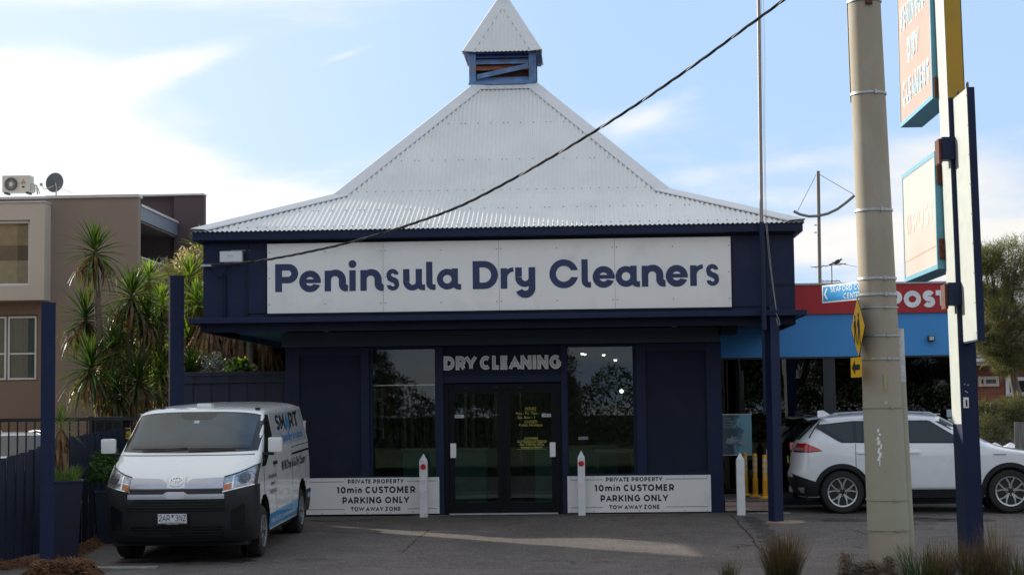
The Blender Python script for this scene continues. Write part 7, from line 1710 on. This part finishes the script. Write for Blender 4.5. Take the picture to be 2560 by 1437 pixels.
tree('sheoak_tree', 'needle leaved tree with leaning pale trunk at the right edge', (cB.x, 22, 0), [(cB.x+.35, 22, -.1), W(2545, 1000, 22), W(2530, 930, 22), W(2505, 880, 22), W(2500, 830, 22)],
     [cr(2475, 700, 22, .75), cr(2520, 660, 22, .9), cr(2570, 640, 22.4, 1.0), cr(2480, 790, 22, .8), cr(2540, 770, 21.8, .9), cr(2600, 740, 22, 1.0), cr(2500, 860, 22, .8), cr(2555, 850, 22, .8), cr(2470, 850, 21.6, .6), cr(2520, 900, 21.6, .55), cr(2460, 650, 22, .5), cr(2450, 740, 22.5, .5), cr(2445, 840, 22.3, .45)], 1500, 36, lf_cas, (.17, .0065), limbs=30, tr=.17, seed=4, spread=.55)
q = W(2550, 870, 22.5); tree('sheoak_tree', 'second thin trunk of foliage leaning behind the needle leaved tree', (q.x+.5, 23.5, 0), [(q.x+.9, 23.5, -.1), W(2575, 950, 23.5), W(2560, 880, 23.5)], [cr(2600, 800, 23.5, 1.2), cr(2640, 700, 23.5, 1.4)], 200, 30, lf_cas, (.16, .007), limbs=6, tr=.12, seed=6)
def bush(label, px, py, y, r, n, mat=lf_dk, seed=1, lf=(.14, .01)):
    c = W(px, py, y); rnd = random.Random(seed); t = thing('garden_bush', label, 'bush', (c.x, y, 0)); mb = MB()
    for i in range(8): mb.tube([(c.x+rnd.uniform(-.1, .1), y, 0), c+Vector((rnd.uniform(-1, 1), rnd.uniform(-.5, .5), rnd.uniform(-.3, .8)))*r], .014, 4)
    build('stem', mb, m_bark, t); fol = MB()
    for i in range(n):
        d = Vector((rnd.gauss(0, 1), rnd.gauss(0, 1), rnd.gauss(0, 1))).normalized(); p_ = c+Vector((d.x, d.y, d.z*.9))*r*rnd.uniform(.3, 1)*(1+.2*noise.noise(d*3)); dd = (d+Vector((rnd.gauss(0, .6), rnd.gauss(0, .6), rnd.gauss(.3, .6)))).normalized(); sv = dd.orthogonal().normalized()*lf[1]; fol.add([p_-sv, p_+sv, p_+dd*lf[0]*rnd.uniform(.6, 1.3)], [(0, 1, 2)], [rnd.random()]*3)
    o = build('foliage', fol, mat, t); o['kind'] = 'stuff'; return t
bush('olive bush beside the pylon, above the SUV windscreen', 2470, 1085, 19, .62, 3200, seed=2); bush('bushy shrub in front of the pale railing', 2455, 1040, 20, .5, 2400, seed=3); bush('brown green shrub under the leaning trunk', 2530, 1045, 20, .6, 3000, seed=4); bush('shrub left of the grey paling fence', 2515, 1030, 21, .5, 2200, seed=5); bush('tall shrub at the right edge above the paling fence', 2565, 1030, 20.5, .65, 3000, seed=7)

# trees, seen mirrored in the windows, across the road behind the viewpoint
rr_ = random.Random(11)
gum = None
spots = [(-34, -58, 1.1), (-27, -54, .9), (-21, -57, 1.0), (-16.5, -53, .75), (-12.2, -56, .82), (-3.6, -58, .86), (-2.0, -54, .5), (6.6, -57, .95), (11, -54, 1.05), (16, -57, .9), (22, -54, 1.1), (29, -57, 1.0), (36, -55, 1.1)]
lbl = ['broad gum tree farthest left across the road', 'gum tree across the road, second from the left end', 'gum tree across the road opposite the apartments', 'short gum tree across the road opposite the palms', 'full gum tree across the road opposite the van', 'gum tree across the road opposite the left window', 'lowest gum tree across the road opposite the doors', 'gum tree across the road opposite the right window', 'tall gum tree across the road opposite the post office', 'gum tree across the road opposite the SUV', 'large gum tree across the road right of the SUV', 'gum tree across the road, second from the right end', 'broad gum tree farthest right across the road']
for i, (x, y, s_) in enumerate(spots):
    if gum is None:
        gum = tree('gum_tree', lbl[0], (x, y, .1), [(x, y, -.1), (x+.3, y, 3.0), (x-.1, y, 4.5)], [((x-1.8, y, 4.6), 1.9), ((x+1.7, y+.4, 4.9), 2.0), ((x, y, 6.3), 2.0), ((x+.2, y-1, 3.2), 1.8), ((x-1.2, y+1, 5.8), 1.5), ((x+2.4, y, 3.4), 1.5), ((x-2.5, y, 3.0), 1.5)], 760, 70, lf_euc, (.17, .028), limbs=16, tr=.22, group='gum trees across the road', seed=9, spread=.6); gum.scale = (s_,)*3
    else: dup(gum, (x, y, .1), rr_.uniform(0, 6.28), lbl[i], s_)
hd3 = thing('roadside_scrub', 'low dark scrub along the far side of the road', 'scrub', (0, -50, 1)); fol = MB(); rnd = random.Random(5)
for i in range(30000):
    x = rnd.uniform(-38, 38); h_ = 2.2+.9*noise.noise(Vector((x*.4, 0, 0)))*2; q = Vector((x, -50+rnd.uniform(-1.5, 1.5), rnd.random()**.8*(h_+.6))); dd = Vector((rnd.gauss(0, 1), rnd.gauss(0, 1), rnd.gauss(.3, 1))).normalized(); sv = dd.orthogonal().normalized()*.05; fol.add([q-sv, q+sv, q+dd*.28], [(0, 1, 2)], [rnd.random()]*3)
o = build('foliage', fol, lf_euc, hd3); o['kind'] = 'stuff'
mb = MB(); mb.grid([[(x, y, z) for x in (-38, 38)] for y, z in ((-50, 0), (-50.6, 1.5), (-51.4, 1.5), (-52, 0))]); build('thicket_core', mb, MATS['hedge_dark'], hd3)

# ------------------------------------------------------------ foreground plants
lf_tus = leaf_mat('tussock_grass', (.022, .028, .010), (.12, .072, .034), .7, .3); lf_tan = leaf_mat('dry_tussock', (.055, .038, .02), (.19, .12, .07), .7, .3); lf_st = leaf_mat('strappy_leaf', (.02, .045, .012), (.06, .10, .03), .4, .25); lf_dry = leaf_mat('dry_stem', (.075, .050, .035), (.20, .145, .11), .85, .1)
def fg(px, py, y): q = W(px, py, y); return q.x
gG = 'ornamental grasses in the kerb side bed'
def tf(px, y, H, n, mat, label, R=.5, wd=.008, lean=.6, curl=.6, name='tussock_grass'):
    q = W(px, 1437, y); return tuft(name, label, q.x, y, gz(y)-.05, R, H, n, mat, wd, lean=lean, curl=curl, group=gG)
tf(1958, -9.1, .72, 900, lf_tus, 'large brown tipped tussock left of the concrete pole', R=.7, lean=.42, curl=.5, wd=.007)
tf(1822, -9.1, .38, 160, lf_tus, 'small thin tussock at the bottom edge left of the big one', R=.4, lean=.35, wd=.007)
tf(2350, -8.95, .60, 520, lf_tan, 'tan feathery tussock between strappy plant and pylon', R=.7, lean=.55, curl=.8, wd=.006)
tf(2305, -9.0, .62, 110, lf_st, 'dark green strappy plant right of the concrete pole', R=1.0, lean=.7, wd=.016, curl=.5, name='strappy_plant')
tf(2440, -8.9, .66, 560, lf_tus, 'wispy tussock in front of the pylon foot', R=.7, lean=.6, curl=.8, wd=.006)
tf(2495, -9.05, .85, 240, lf_tan, 'upright tan plume right of the pylon foot', R=.5, lean=.30, curl=.4, wd=.006)
tf(2565, -9.0, .50, 150, lf_st, 'green strappy plant at the bottom right corner', R=1.0, lean=.8, wd=.014, name='strappy_plant')
tf(2545, -9.3, .80, 120, lf_tan, 'sparse arching dry grass at the far right', R=.8, lean=1.0, curl=.9, wd=.004)
tf(2400, -9.3, .75, 90, lf_tan, 'few long arching stems crossing the pylon foot', R=.9, lean=1.1, curl=.9, wd=.004)
# dead brown shrub at the pole foot
q = W(2150, 1437, -9.15); ds_ = thing('dead_shrub', 'matted dead brown shrub at the foot of the concrete pole', 'shrub', (q.x, -9.15, gz(-9.15)), 0); mb = MB(); rnd = random.Random(8)
for cx_, hh_, ww_ in ((-.16, .34, .09), (.0, .24, .12), (.10, .26, .10), (.22, .22, .10), (.34, .30, .07), (-.02, .14, .25), (.25, .14, .2)):
    for i in range(420):
        x = q.x+cx_+rnd.gauss(0, .45)*ww_; y = -9.15+rnd.gauss(0, .06); z = gz(-9.1)+rnd.random()**.8*hh_; d = Vector((rnd.gauss(0, .7), rnd.gauss(0, .7), rnd.gauss(.5, .6))).normalized()*rnd.uniform(.02, .06); sv = d.orthogonal().normalized()*.004; c = Vector((x, y, z)); mb.add([c-d-sv, c-d+sv, c+d+sv*.6, c+d-sv*.6], [(0, 1, 2, 3)], [0, 0, 1, 1])
o = build('twigs', mb, lf_dry, ds_); o['kind'] = 'stuff'
